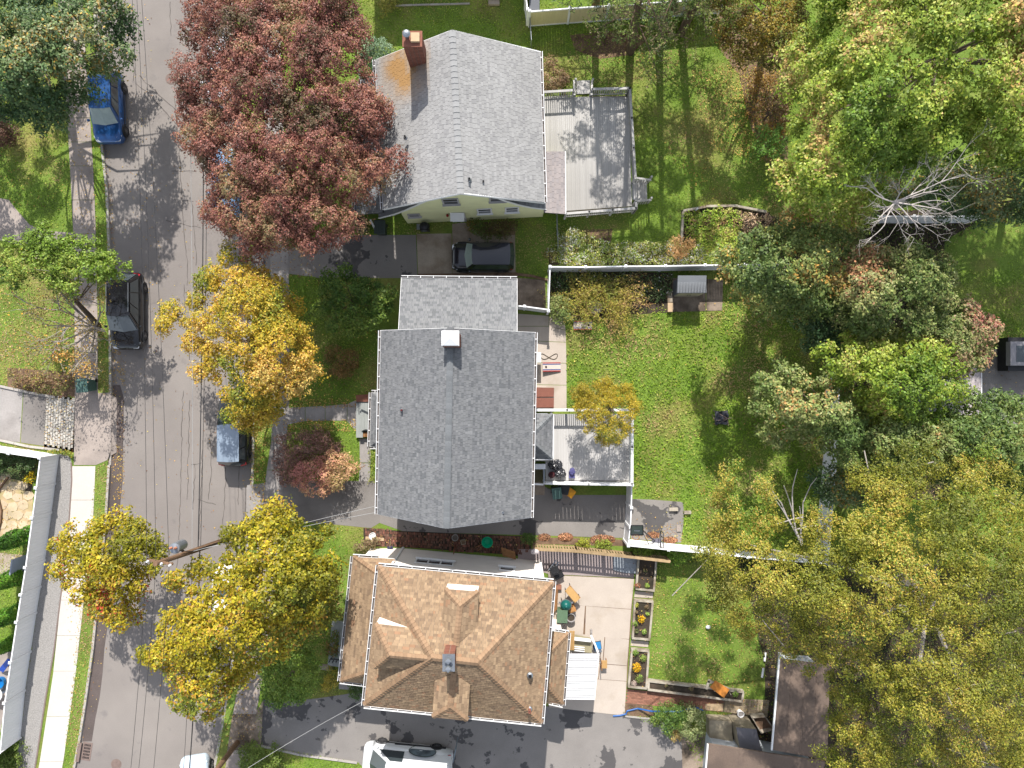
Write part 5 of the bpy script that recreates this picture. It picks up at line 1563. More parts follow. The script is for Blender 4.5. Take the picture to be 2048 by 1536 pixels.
th = tree('street_tree', 'half bare street tree with one leafy green side above the black car', [(-10, 510), (10, 500), (18, 480), (50, 485), (85, 440), (105, 470), (112, 500), (135, 470), (175, 480), (190, 500), (232, 515), (230, 545), (205, 560), (175, 565), (150, 580), (105, 582), (95, 560), (60, 555), (30, 565), (-10, 560)],
     6.2, 5.4, .42, half, 106, base=P(196, 655), leaf=.15, dens=85, trunk_r=.16, holes=[(110, 498, 9)], limbs=6)

def bare(parent, name, start, dirs, depth, length, rad, m, seed, spread=.55, lift=.12, collect=None, zmin=.5):
    """Bare branching limbs."""
    r = random.Random(seed); b = MB(); ends = collect if collect is not None else []
    def grow(p, d, L, w, k):
        pts = [p]; q = p.copy(); dd = d.copy()
        for i in range(3):
            dd = (dd + Vector((r.gauss(0, .16), r.gauss(0, .16), r.gauss(0, .1) + lift * .3))).normalized()
            q = q + dd * (L / 3); q.z = max(q.z, zmin); pts.append(q.copy())
        b.tube(pts, [w, w * .85, w * .7, w * .5], 5 if w > .02 else 4)
        if k == 0: ends.append(q); return
        ends.append(pts[2])
        for i in range(r.choice((2, 3, 3))):
            a = pts[r.choice((1, 2, 3))]
            nd = (dd + Vector((r.gauss(0, spread), r.gauss(0, spread), r.gauss(0, spread * .5)))).normalized()
            grow(a, nd, L * r.uniform(.5, .8), w * .55, k - 1)
    for d, s_ in dirs: grow(Vector(start), Vector(d).normalized(), length * s_, rad * (0.6 + .4 * s_), depth)
    return b.build(name, m, parent), ends
pth = P(186, 655, 3.0)
ends = []
_, ends = bare(th, 'bare_limbs', P(190, 655, 2.2), [((-1, .28, .25), 1.1), ((-.9, -.15, .3), 1.0), ((-.7, -.7, .35), .9), ((-.3, .8, .45), 1.2), ((.5, .7, .5), .8), ((.75, -.35, .45), .8), ((.2, -.9, .4), .8), ((-1, .6, .3), 1.0)], 3, 2.1, .07, M['bark_pale'], 33, collect=ends)
E_ = np.array([tuple(e) for e in ends]); rr = np.random.default_rng(5)
Cs = np.repeat(E_, 8, 0) + rr.normal(size=(len(E_) * 8, 3)) * .22
k = rr.random(len(Cs)) < .8; Cs = Cs[k]
colr = palette(Cs, [(lc(150, 130, 60), .3), (lc(176, 150, 80), .3), (lc(212, 160, 60), .2), (lc(150, 128, 104), .2)], 9, .5, .8, rr)
quads('sparse_leaves', leaf_quads(Cs, rr.normal(size=Cs.shape) * .6 + np.array([0, 0, .6]), .12 * rr.uniform(.7, 1.3, len(Cs)), r=rr), colr, M['leaf'], th)
k_ = []
for _ in range(130):
    x_, y_ = rr.uniform(-20, 190), rr.uniform(560, 765)
    if x_ > 150 and y_ < 640: continue
    k_.append(np.array(P(x_, y_, rr.uniform(2.6, 4.2))) + rr.normal(size=(14, 3)) * np.array([.22, .22, .1]))
k_ = np.vstack(k_)
quads('sparse_leaves', leaf_quads(k_, rr.normal(size=k_.shape) * .5 + np.array([0, 0, .7]), .11 * rr.uniform(.6, 1.3, len(k_)), r=rr), palette(k_, [(lc(150, 146, 70), .3), (lc(176, 160, 84), .3), (lc(200, 168, 90), .2), (lc(160, 140, 110), .2)], 10, .5, .8, rr), M['leaf'], th)
oc = np.vstack([np.array(P(px, py, 3.2)) + rr.normal(size=(48, 3)) * np.array([.28, .2, .12]) for px, py in ((128, 708), (145, 714), (160, 745), (175, 732), (110, 712))])
quads('orange_leaves', leaf_quads(oc, rr.normal(size=oc.shape) * .4 + np.array([0, 0, 1]), .15 * np.ones(len(oc)), r=rr), palette(oc, [(lc(206, 150, 70), .6), (lc(214, 176, 100), .4)], 3, r=rr), M['leaf'], th)

tree('maple_tree', 'largest bright green maple filling the upper right corner', [(1640, -280), (1640, -60), (1610, 60), (1588, 110), (1572, 180), (1585, 230), (1570, 300), (1545, 345), (1555, 400), (1610, 425), (1660, 440), (1715, 430), (1765, 400), (1770, 360), (1800, 355), (1900, 335), (1935, 295), (2000, 335), (2110, 340), (2460, 340), (2460, -280)],
     13.5, 8.0, .62, MAPLE, 107, base=P(1760, 190), leaf=.17, dens=62, trunk_r=.4, limbs=14, dmax=170, nscale=.25, under=True, spread=1.28, holes=[(1860, 172, 24), (1640, 138, 14), (1785, 112, 15), (1950, 195, 15), (1700, 255, 11), (1905, 60, 13), (1690, 60, 12), (1810, 270, 13), (1990, 95, 13)])
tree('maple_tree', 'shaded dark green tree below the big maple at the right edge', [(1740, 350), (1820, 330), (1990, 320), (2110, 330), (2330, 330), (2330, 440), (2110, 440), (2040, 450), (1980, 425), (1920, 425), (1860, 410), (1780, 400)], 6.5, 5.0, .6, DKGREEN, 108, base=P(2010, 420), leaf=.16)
tree('maple_tree', 'shaded green tree left of the bare silvery branches', [(1560, 410), (1620, 425), (1690, 430), (1740, 410), (1760, 430), (1720, 470), (1690, 500), (1620, 480), (1570, 455)], 6.0, 5.0, .55, GREEN, 109, base=P(1650, 455), leaf=.16)
tree('maple_tree', 'green and orange flecked tree over the end of the white fence', [(1440, 500), (1470, 462), (1520, 460), (1560, 450), (1620, 450), (1690, 460), (1705, 500), (1690, 560), (1680, 600), (1640, 625), (1600, 640), (1540, 625), (1500, 610), (1455, 590), (1450, 540)],
     10.5, 6.6, .55, [(lc(94, 116, 58), .25), (lc(120, 138, 70), .3), (lc(150, 156, 84), .25), (lc(204, 158, 78), .14), (lc(214, 188, 120), .06)], 110, base=P(1540, 560), leaf=.17, dens=54)
tree('maple_tree', 'olive green tree with a pinkish right side below the bare branches', [(1670, 560), (1690, 510), (1760, 490), (1830, 492), (1890, 520), (1908, 575), (1900, 620), (1860, 660), (1800, 680), (1730, 680), (1680, 650)],
     10.5, 7.0, .55, [(lc(104, 124, 60), .25), (lc(140, 150, 84), .3), (lc(170, 168, 108), .3), (lc(190, 140, 100), .15)], 111, base=P(1800, 590), leaf=.165)
tree('maple_tree', 'pinkish autumn tree beside the dark driveway', [(1858, 635), (1905, 608), (1955, 610), (1993, 645), (1998, 675), (1980, 720), (1955, 745), (1920, 752), (1880, 725), (1850, 680)], 7.6, 5.6, .5, PINKG, 112, base=P(1925, 690), leaf=.16)
tree('maple_tree', 'round green maple left of the garage roof edge', [(1640, 700), (1690, 660), (1740, 690), (1780, 668), (1850, 680), (1900, 690), (1932, 730), (1925, 780), (1895, 830), (1840, 862), (1770, 850), (1720, 820), (1700, 780), (1650, 750)], 11, 7.0, .55, MAPLE, 113, base=P(1800, 770), leaf=.165)
tree('maple_tree', 'green tree whose shadow falls on the big lawn', [(1512, 750), (1545, 745), (1580, 735), (1640, 745), (1680, 770), (1722, 800), (1742, 850), (1730, 905), (1700, 935), (1650, 920), (1640, 890), (1590, 880), (1555, 900), (1512, 885), (1525, 840), (1510, 800)], 10.5, 7.0, .55, GREEN, 114, base=P(1630, 830), leaf=.165)
tree('maple_tree', 'small dark green tree between the lawn and the yellow giant', [(1625, 960), (1660, 925), (1730, 925), (1770, 960), (1750, 1005), (1690, 1012), (1640, 1000)], 5.5, 4.2, .48, DKGREEN, 115, base=P(1690, 970), leaf=.15)
tree('maple_tree', 'wide green maple below the garage at the right edge', [(1700, 850), (1760, 815), (1860, 840), (1930, 800), (1995, 785), (2110, 830), (2110, 1000), (2000, 965), (1900, 960), (1800, 960), (1720, 930)], 9.5, 6.6, .56, GREEN, 116, base=P(1930, 870), leaf=.165)
tree('maple_tree', 'dark green crown filling the gap behind the round green maple', [(1600, 600), (1660, 580), (1700, 630), (1690, 690), (1650, 720), (1610, 690), (1580, 650)], 6.5, 5, .5, DKGREEN, 122, base=P(1650, 650), leaf=.15)
tree('locust_tree', 'huge yellow green tree filling the lower right corner', [(1388, 1140), (1400, 1110), (1440, 1080), (1425, 1010), (1440, 950), (1428, 912), (1455, 895), (1490, 915), (1520, 935), (1555, 975), (1555, 1030), (1590, 1075), (1610, 1010), (1650, 985), (1690, 970), (1740, 905), (1780, 890), (1840, 880), (1900, 910), (1960, 895), (2110, 960), (2200, 1000), (2200, 1640), (1640, 1600), (1655, 1500), (1665, 1430), (1640, 1380), (1600, 1345), (1550, 1330), (1560, 1290), (1500, 1280), (1440, 1250), (1415, 1215), (1440, 1185)],
     14.5, 8.5, .62, LOCUST, 117, base=P(1800, 1150), leaf=.12, dens=80, trunk_r=.42, limbs=7, under=True, gap=.07, spread=1.2, flat=.5, dmax=260, up=.6, aspect=.5, shell=.35, bark='bark_pale', twigs=24, ragged=.3,
     holes=[(1700, 1100, 10), (1800, 1040, 12), (1760, 1300, 12), (1560, 1080, 20), (1880, 1230, 14), (1950, 1330, 14), (1690, 1260, 12), (1830, 1160, 16), (1790, 1060, 10), (1900, 1420, 16), (1760, 1420, 14), (1990, 1200, 10)])
tree('golden_tree', 'small golden leaved tree leaning over the white railed deck', [(1145, 800), (1160, 772), (1200, 765), (1235, 762), (1268, 790), (1276, 825), (1258, 860), (1245, 885), (1210, 892), (1180, 880), (1158, 845)],
     5.6, 4.4, .36, [(lc(146, 132, 34), .28), (lc(178, 156, 40), .35), (lc(206, 180, 54), .25), (lc(144, 146, 52), .12)], 118, base=P(1222, 805), leaf=.1, dens=200, trunk_r=.1, aspect=.35, shell=.4, up=.5, holes=[(1228, 795, 7), (1250, 815, 6)])
tree('autumn_tree', 'olive and gold tree at the top between pines and big maple', [(1440, -40), (1430, 40), (1455, 100), (1500, 130), (1560, 135), (1590, 105), (1612, 40), (1620, -40)], 7.5, 5.0, .5, OLIVE + [(lc(120, 130, 50), .3)], 119, base=P(1530, 70), leaf=.13, dens=70)
tree('shrub', 'brown and gold understorey shrubs beside the upper lawn', [(1500, 130), (1560, 140), (1580, 200), (1570, 300), (1540, 330), (1520, 260), (1500, 200)], 2.4, 1.2, .5, [(lc(120, 92, 52), .4), (lc(150, 112, 56), .3), (lc(180, 140, 60), .3)], 120, leaf=.12, dens=34, cat='shrub', trunk_r=.06, shell=.3)
tree('shrub', 'bright green bush at the edge of the upper lawn', [(1520, 260), (1560, 250), (1575, 280), (1560, 310), (1530, 315), (1512, 290)], 3, 2, .4, [(lc(110, 150, 60), .5), (lc(130, 170, 70), .5)], 121, leaf=.12, cat='shrub', trunk_r=.06)

# front gardens
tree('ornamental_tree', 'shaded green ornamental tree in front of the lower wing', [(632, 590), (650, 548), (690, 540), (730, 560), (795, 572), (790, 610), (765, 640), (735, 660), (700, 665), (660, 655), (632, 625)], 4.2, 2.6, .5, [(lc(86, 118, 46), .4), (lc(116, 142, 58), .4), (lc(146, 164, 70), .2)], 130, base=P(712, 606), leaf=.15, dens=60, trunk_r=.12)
tree('shrub', 'rust brown shrub in the shaded front lawn', [(648, 720), (660, 698), (690, 690), (722, 705), (724, 735), (700, 755), (660, 752)], 1.6, .8, .38, [(lc(130, 104, 60), .5), (lc(160, 124, 72), .3), (lc(110, 110, 54), .2)], 131, leaf=.1, dens=80, cat='shrub', trunk_r=.06)
tree('shrub', 'dark wine red shrub beside the front walk', [(540, 905), (560, 870), (610, 860), (650, 875), (680, 900), (650, 925), (600, 935), (575, 970), (548, 955)], 2.2, 1.2, .4, [(lc(140, 106, 96), .4), (lc(166, 124, 110), .35), (lc(150, 142, 92), .25)], 132, leaf=.1, dens=95, cat='shrub', trunk_r=.07)
tree('shrub', 'pink and peach coloured shrub by the driveway', [(575, 960), (590, 930), (620, 918), (660, 905), (692, 915), (704, 940), (692, 965), (655, 975), (640, 995), (605, 990), (580, 980)], 2.6, 1.7, .38, [(lc(206, 140, 128), .25), (lc(220, 168, 130), .3), (lc(216, 184, 132), .3), (lc(180, 166, 100), .15)], 133, leaf=.1, dens=110, cat='shrub', trunk_r=.07)
tree('shrub', 'dark green tree beside the steps of the tan house', [(520, 1320), (545, 1300), (585, 1288), (625, 1300), (640, 1340), (632, 1380), (600, 1405), (555, 1415), (525, 1390)], 4.6, 3.0, .45, [(lc(84, 116, 44), .4), (lc(110, 142, 54), .35), (lc(140, 162, 66), .25)], 134, base=P(585, 1345), leaf=.13, dens=80, cat='tree', trunk_r=.1)
tree('shrub', 'shaded part of the tall yellow tree painted in darker leaves', [(560, 1150), (640, 1140), (680, 1180), (672, 1250), (640, 1280), (590, 1290), (555, 1230)], 5.4, 4.4, .55, [(lc(96, 104, 34), .4), (lc(120, 124, 40), .4), (lc(150, 146, 50), .2)], 135, base=P(615, 1225), leaf=.15, dens=56, cat='tree', trunk_r=.12)  # yellow tree's shaded part as its own crown, shade put into leaf colour
for lab, poly, z, pal, sd in (
    ('yellow green bush at the foot of the porch steps', [(645, 1365), (652, 1345), (672, 1345), (680, 1362), (672, 1380), (652, 1380)], 1.2, [(lc(150, 160, 60), .6), (lc(200, 180, 70), .4)], 140),
    ('small rusty shrub beside the tan house porch', [(652, 1300), (660, 1275), (672, 1262), (680, 1290), (668, 1318)], 1.2, [(lc(150, 110, 60), .5), (lc(110, 130, 54), .5)], 141),
    ('dark bush against the driveway side of the porch', [(700, 1372), (730, 1372), (736, 1395), (715, 1402), (698, 1390)], 1.2, [(lc(90, 116, 54), 1)], 142),
    ('brown dry shrub by the white porch block', [(712, 1085), (730, 1076), (755, 1080), (752, 1096), (725, 1104), (708, 1100)], .9, [(lc(150, 130, 96), .6), (lc(130, 130, 70), .4)], 143),
    ('fresh green bush behind the bright fence, nearer its corner', [(1264, 1100), (1285, 1092), (1310, 1100), (1306, 1112), (1270, 1112)], .9, [(lc(120, 156, 56), .6), (lc(150, 180, 70), .4)], 144),
    ('fresh green bush behind the bright fence, farther from its corner', [(1328, 1108), (1345, 1098), (1378, 1102), (1388, 1114), (1370, 1128), (1340, 1126)], 1.3, [(lc(120, 156, 50), .6), (lc(150, 180, 64), .4)], 145),
    ('dark green bush by the blue hose', [(1304, 1432), (1320, 1415), (1360, 1412), (1372, 1435), (1362, 1462), (1335, 1470), (1312, 1455)], 1.6, [(lc(90, 120, 50), .6), (lc(130, 150, 64), .4)], 146),
    ('round pale variegated bush beside the grey tarps', [(1366, 1440), (1380, 1418), (1400, 1416), (1410, 1440), (1408, 1468), (1388, 1482), (1368, 1470)], 1.8, [(lc(150, 160, 104), .5), (lc(180, 182, 130), .3), (lc(110, 140, 70), .2)], 147),
    ('small dry yellow bush at the driveway edge', [(1338, 1462), (1352, 1458), (1364, 1466), (1362, 1480), (1344, 1480)], .7, [(lc(190, 166, 100), .7), (lc(150, 150, 80), .3)], 148),
    ('green bush at the lower edge beside the lower pavement', [(478, 1500), (510, 1490), (550, 1500), (556, 1560), (480, 1560)], 1.4, [(lc(120, 140, 58), .6), (lc(160, 160, 76), .4)], 149),
    ('brown purple shrub at the left edge of the green lawn', [(-30, 240), (0, 232), (20, 245), (24, 270), (10, 290), (-30, 292)], 1.6, [(lc(120, 84, 68), .6), (lc(100, 74, 60), .4)], 150),
    ('silvery green conifer at the corner of the pale roof', [(716, 85), (740, 72), (770, 80), (784, 105), (776, 125), (745, 140), (720, 128)], 3.2, [(lc(130, 156, 120), .5), (lc(100, 134, 92), .5)], 151),
    ('glossy green bush under the silvery conifer', [(712, 130), (745, 128), (758, 145), (745, 158), (716, 156)], 1.8, [(lc(96, 136, 70), .6), (lc(130, 164, 90), .4)], 152),
    ('rounded yellow green bush at the upper edge', [(745, -20), (790, -20), (792, 6), (775, 20), (752, 12)], 1.6, [(lc(150, 150, 66), .6), (lc(176, 170, 84), .4)], 153),
    ('dry brown shrub between the pale roof and the deck', [(1080, 140), (1100, 118), (1122, 140), (1134, 160), (1120, 180), (1088, 182)], 1.6, [(lc(150, 122, 88), .7), (lc(176, 150, 110), .3)], 154),
    ('orange brown bush beside the vegetable bed', [(1344, 488), (1358, 474), (1378, 478), (1384, 498), (1368, 512), (1346, 506)], 1.2, [(lc(206, 164, 108), .6), (lc(176, 164, 96), .4)], 155),
    ('leafy green weeds in the corner of the white fence', [(1096, 600), (1120, 588), (1140, 610), (1142, 636), (1120, 645), (1098, 628)], .9, [(lc(130, 150, 80), .6), (lc(160, 170, 100), .4)], 156),
    ('small green bush between the driveway and old picket fence', [(1040, 1075), (1056, 1064), (1072, 1072), (1068, 1088), (1044, 1088)], .9, [(lc(90, 120, 50), 1)], 157),
    ('bright yellow green plant at the middle of the picket fence', [(1150, 1084), (1165, 1078), (1182, 1082), (1178, 1094), (1156, 1094)], .6, [(lc(170, 176, 60), 1)], 158),
    ('low yellow green plant near the fence corner', [(1190, 1086), (1206, 1080), (1226, 1086), (1220, 1097), (1196, 1097)], .6, [(lc(150, 164, 64), 1)], 159),
    ('dark shrub in the corner of the white fenced yard', [(-30, 912), (30, 912), (70, 925), (66, 945), (30, 950), (-30, 945)], 1.4, [(lc(80, 104, 52), .6), (lc(110, 120, 70), .4)], 160),
    ('plant with bright yellow flowers by the white fence', [(50, 945), (66, 938), (72, 955), (62, 968), (50, 962)], .8, [(lc(230, 196, 20), .5), (lc(130, 150, 60), .5)], 161),
    ('rust coloured ground shrubs along the left driveway edge', [(20, 742), (80, 748), (140, 755), (140, 788), (90, 785), (30, 772)], .7, [(lc(150, 118, 84), .4), (lc(130, 134, 70), .4), (lc(176, 140, 96), .2)], 162),
    ('low green weeds above the gravel strip', [(96, 900), (140, 900), (148, 915), (120, 906), (96, 906)], .5, [(lc(140, 150, 60), .7), (lc(220, 180, 60), .3)], 163),
    ('brown green hedge along the yellow house wall', [(940, 446), (1030, 443), (1028, 468), (990, 476), (958, 474), (938, 460)], 1.0, [(lc(110, 96, 52), .4), (lc(100, 120, 50), .4), (lc(150, 130, 60), .2)], 164)):
    sz = min(max(p[0] for p in poly) - min(p[0] for p in poly), max(p[1] for p in poly) - min(p[1] for p in poly)) / S
    tree('shrub' if 'plant' not in lab and 'weeds' not in lab else 'plant', lab, poly, z, z * .55, max(.14, min(.34, sz * .3)), pal, sd, leaf=.1, dens=110, cat='shrub' if 'plant' not in lab and 'weeds' not in lab else 'plant', trunk_r=.04, limbs=6, trunk_z=.3, dmax=20, under=z > 1)

# columnar evergreens in the fenced yard
def arbor(label, px, py, h, rad, seed):
    c = P(px, py); r = np.random.default_rng(seed); t = thing('arborvitae', label, 'tree', c, 'arborvitae in the fenced yard')
    n = 2600
    z = r.random(n) ** .8 * h; a = r.uniform(0, 2 * math.pi, n)
    rr = rad * np.sqrt(np.clip(1 - (z / h) ** 1.8, 0.02, 1)) * (1 + .14 * np.sin(a * 5 + z * 3) + r.normal(size=n) * .06)
    Cs = np.stack([c.x + np.cos(a) * rr, c.y + np.sin(a) * rr, z + .1], 1)
    Nn = np.stack([np.cos(a), np.sin(a), .3 * np.ones(n)], 1) + r.normal(size=(n, 3)) * .35
    quads('crown', leaf_quads(Cs, Nn, .2 * r.uniform(.7, 1.3, n), .45, r), palette(Cs, [(lc(64, 104, 30), .5), (lc(90, 140, 36), .35), (lc(120, 164, 50), .15)], seed, 1.2, r=r), M['leaf'], t)
    MB().tube([c, c + Vector((0, 0, h * .8))], [.07, .03], 7).build('trunk', M['bark'], t)
arbor('upper arborvitae column behind the white fence', 62, 1068, 3.6, .55, 1)
arbor('second arborvitae column behind the white fence', 48, 1148, 3.2, .5, 2)
arbor('third arborvitae column behind the white fence', 38, 1222, 3.2, .5, 3)
arbor('short yellowish arborvitae by the blue pool toys', 28, 1282, 2.0, .42, 4)
tree('shrub', 'green bush outside the lower end of the white fence', [(-30, 1500), (20, 1495), (40, 1480), (44, 1510), (30, 1560), (-30, 1560)], 1.0, .4, .3, [(lc(110, 130, 50), .6), (lc(140, 150, 70), .4)], 166, leaf=.1, dens=80, cat='shrub', trunk_r=.04)

# pines at the top: tall trunks, sprays of needles on limbs
def pine(label, px, py, lean, h, z0, seed, nl=26, reach=3.4):
    c = P(px, py); r = random.Random(seed); t = thing('pine_tree', label, 'tree', c, 'tall pines behind the deck')
    top = c + Vector((lean[0], lean[1], h))
    MB().tube([c - Vector((0, 0, .2)), c.lerp(top, .3), c.lerp(top, .7), top], [.27, .22, .15, .04], 10).build('trunk', M['bark_pine'], t)
    lm = MB(); Cs = []; Nn = []
    for i in range(nl):
        z = z0 + (h - z0 - .4) * (i / nl); p = c.lerp(top, z / h); a = i * 2.4 + r.uniform(-.4, .4); L = reach * (1 - .55 * (z - z0) / (h - z0)) * r.uniform(.6, 1.1)
        d = Vector((math.cos(a), math.sin(a), r.uniform(-.15, .15))); e = p + d * L
        lm.tube([p, p.lerp(e, .5) + Vector((0, 0, .1)), e - Vector((0, 0, .15))], [.05, .035, .012], 5)
        for k in range(9):
            q = p.lerp(e, .3 + .7 * k / 8); s_ = Vector((-d.y, d.x, 0)) * (1 if k % 2 else -1); q2 = q + s_ * L * .28 * r.uniform(.5, 1.2) + d * .25 - Vector((0, 0, r.uniform(0, .15)))
            lm.tube([q, q2], [.014, .006], 4)
            for m in range(34):
                f = r.random(); w = q.lerp(q2, f); Cs.append((w.x + r.gauss(0, .1), w.y + r.gauss(0, .1), w.z + r.gauss(0, .05))); Nn.append((r.gauss(0, .35), r.gauss(0, .35), 1))
    lm.build('limbs', M['bark_pine'], t)
    Cs = np.array(Cs); Nn = np.array(Nn); rg = np.random.default_rng(seed)
    quads('needles', leaf_quads(Cs, Nn, .17 * rg.uniform(.7, 1.3, len(Cs)), .28, rg), palette(Cs, [(lc(84, 112, 54), .35), (lc(116, 140, 62), .35), (lc(150, 164, 76), .2), (lc(140, 128, 90), .1)], seed, .5, r=rg), M['leaf'], t)
pine('tall pine with the sunlit trunk in front of the cream fence', 1261, 104, (-1.3, .6), 15, 3.2, 1, 30, 3.6)
pine('slimmer pine standing right of the sunlit trunk', 1318, 78, (-.3, .5), 14, 2.6, 2, 26, 3.0)
pine('pine farthest right beside the olive gold tree', 1362, 66, (.6, .8), 15, 3.0, 3, 26, 3.2)
pine('pine with low left boughs behind the cream fence', 1190, 20, (-.4, .5), 12, 2.2, 4, 30, 3.2)
# bare silvery tree
c = P(1775, 420); t = thing('bare_tree', 'leafless silvery tree in front of the big maple', 'tree', c)
MB().tube([c, c + Vector((.1, .1, 2)), P(1790, 405, 10.5)], [.22, .18, .12], 9).build('trunk', M['bark_silver'], t)
ends = []
bare(t, 'limbs', P(1790, 405, 10.5), [((-.9, .2, .25), 1.2), ((.95, .5, .3), 1.5), ((.9, -.2, .2), 1.4), ((.5, -.9, .25), 1.1), ((-.5, -.7, .25), 1.1), ((-.8, -.3, .3), 1.0), ((.2, .9, .35), .9), ((1, .1, .3), 1.3)], 4, 1.45, .036, M['bark_silver'], 12, spread=.6, collect=ends)
E_ = np.array([tuple(e) for e in ends if e.x > 21.5]); Cs = np.repeat(E_, 2, 0) + rr.normal(size=(len(E_) * 2, 3)) * .15
quads('sparse_leaves', leaf_quads(Cs, rr.normal(size=Cs.shape) * .5 + np.array([0, 0, .7]), .13 * np.ones(len(Cs)), r=rr), palette(Cs, MAPLE, 5, r=rr), M['leaf'], t)
# bare pale branch that reaches over the dark corner of the lawn from the yellow giant
c = P(1606, 1095); t = thing('bare_branch', 'pale dead branch reaching out of the yellow tree over the lawn', 'branch', c)
bare(t, 'limbs', P(1604, 1090, 5.0), [((-.75, .9, .15), 1.2), ((-.45, 1, .2), 1.1), ((-.1, 1, .15), 1.0)], 1, 2.6, .06, M['bark_silver'], 8, spread=.35)

# arching golden shrub in the back garden
c = P(1205, 610); t = thing('arching_shrub', 'sprawling golden shrub with long arching stems by the back lawn', 'shrub', c)
st = MB(); Cs = []; Nn = []; r = random.Random(14)
for i in range(170):
    a = r.uniform(0, 2 * math.pi); L = r.uniform(.9, 2.3); p = P(r.uniform(1150, 1245), r.uniform(570, 625), .1)
    if p.x > 5.5: a = r.uniform(-1.7, .6)
    h = r.uniform(.4, 1.2); pts = []
    for k in range(5):
        f = k / 4; q = p + Vector((math.cos(a), math.sin(a), 0)) * L * f; q.z = .15 + h * math.sin(min(1, f * 1.1 + .05) * math.pi * .75); pts.append(q)
        if k:
            for m in range(11): Cs.append((q.x + r.gauss(0, .12), q.y + r.gauss(0, .12), q.z + r.gauss(0, .06))); Nn.append((r.gauss(0, .5), r.gauss(0, .5), 1))
    st.tube(pts, [.012, .01, .009, .007, .004], 4)
st.build('stems', mat('stem_tan', K(170, 140, 90), .8, .2, 3), t)
Cs = np.array(Cs); Nn = np.array(Nn)
quads('foliage', leaf_quads(Cs, Nn, .13 * rr.uniform(.6, 1.3, len(Cs)), .3, rr), palette(Cs, [(lc(150, 156, 62), .3), (lc(184, 172, 72), .35), (lc(204, 184, 96), .2), (lc(200, 160, 110), .15)], 41, .6, r=rr), M['leaf'], t)
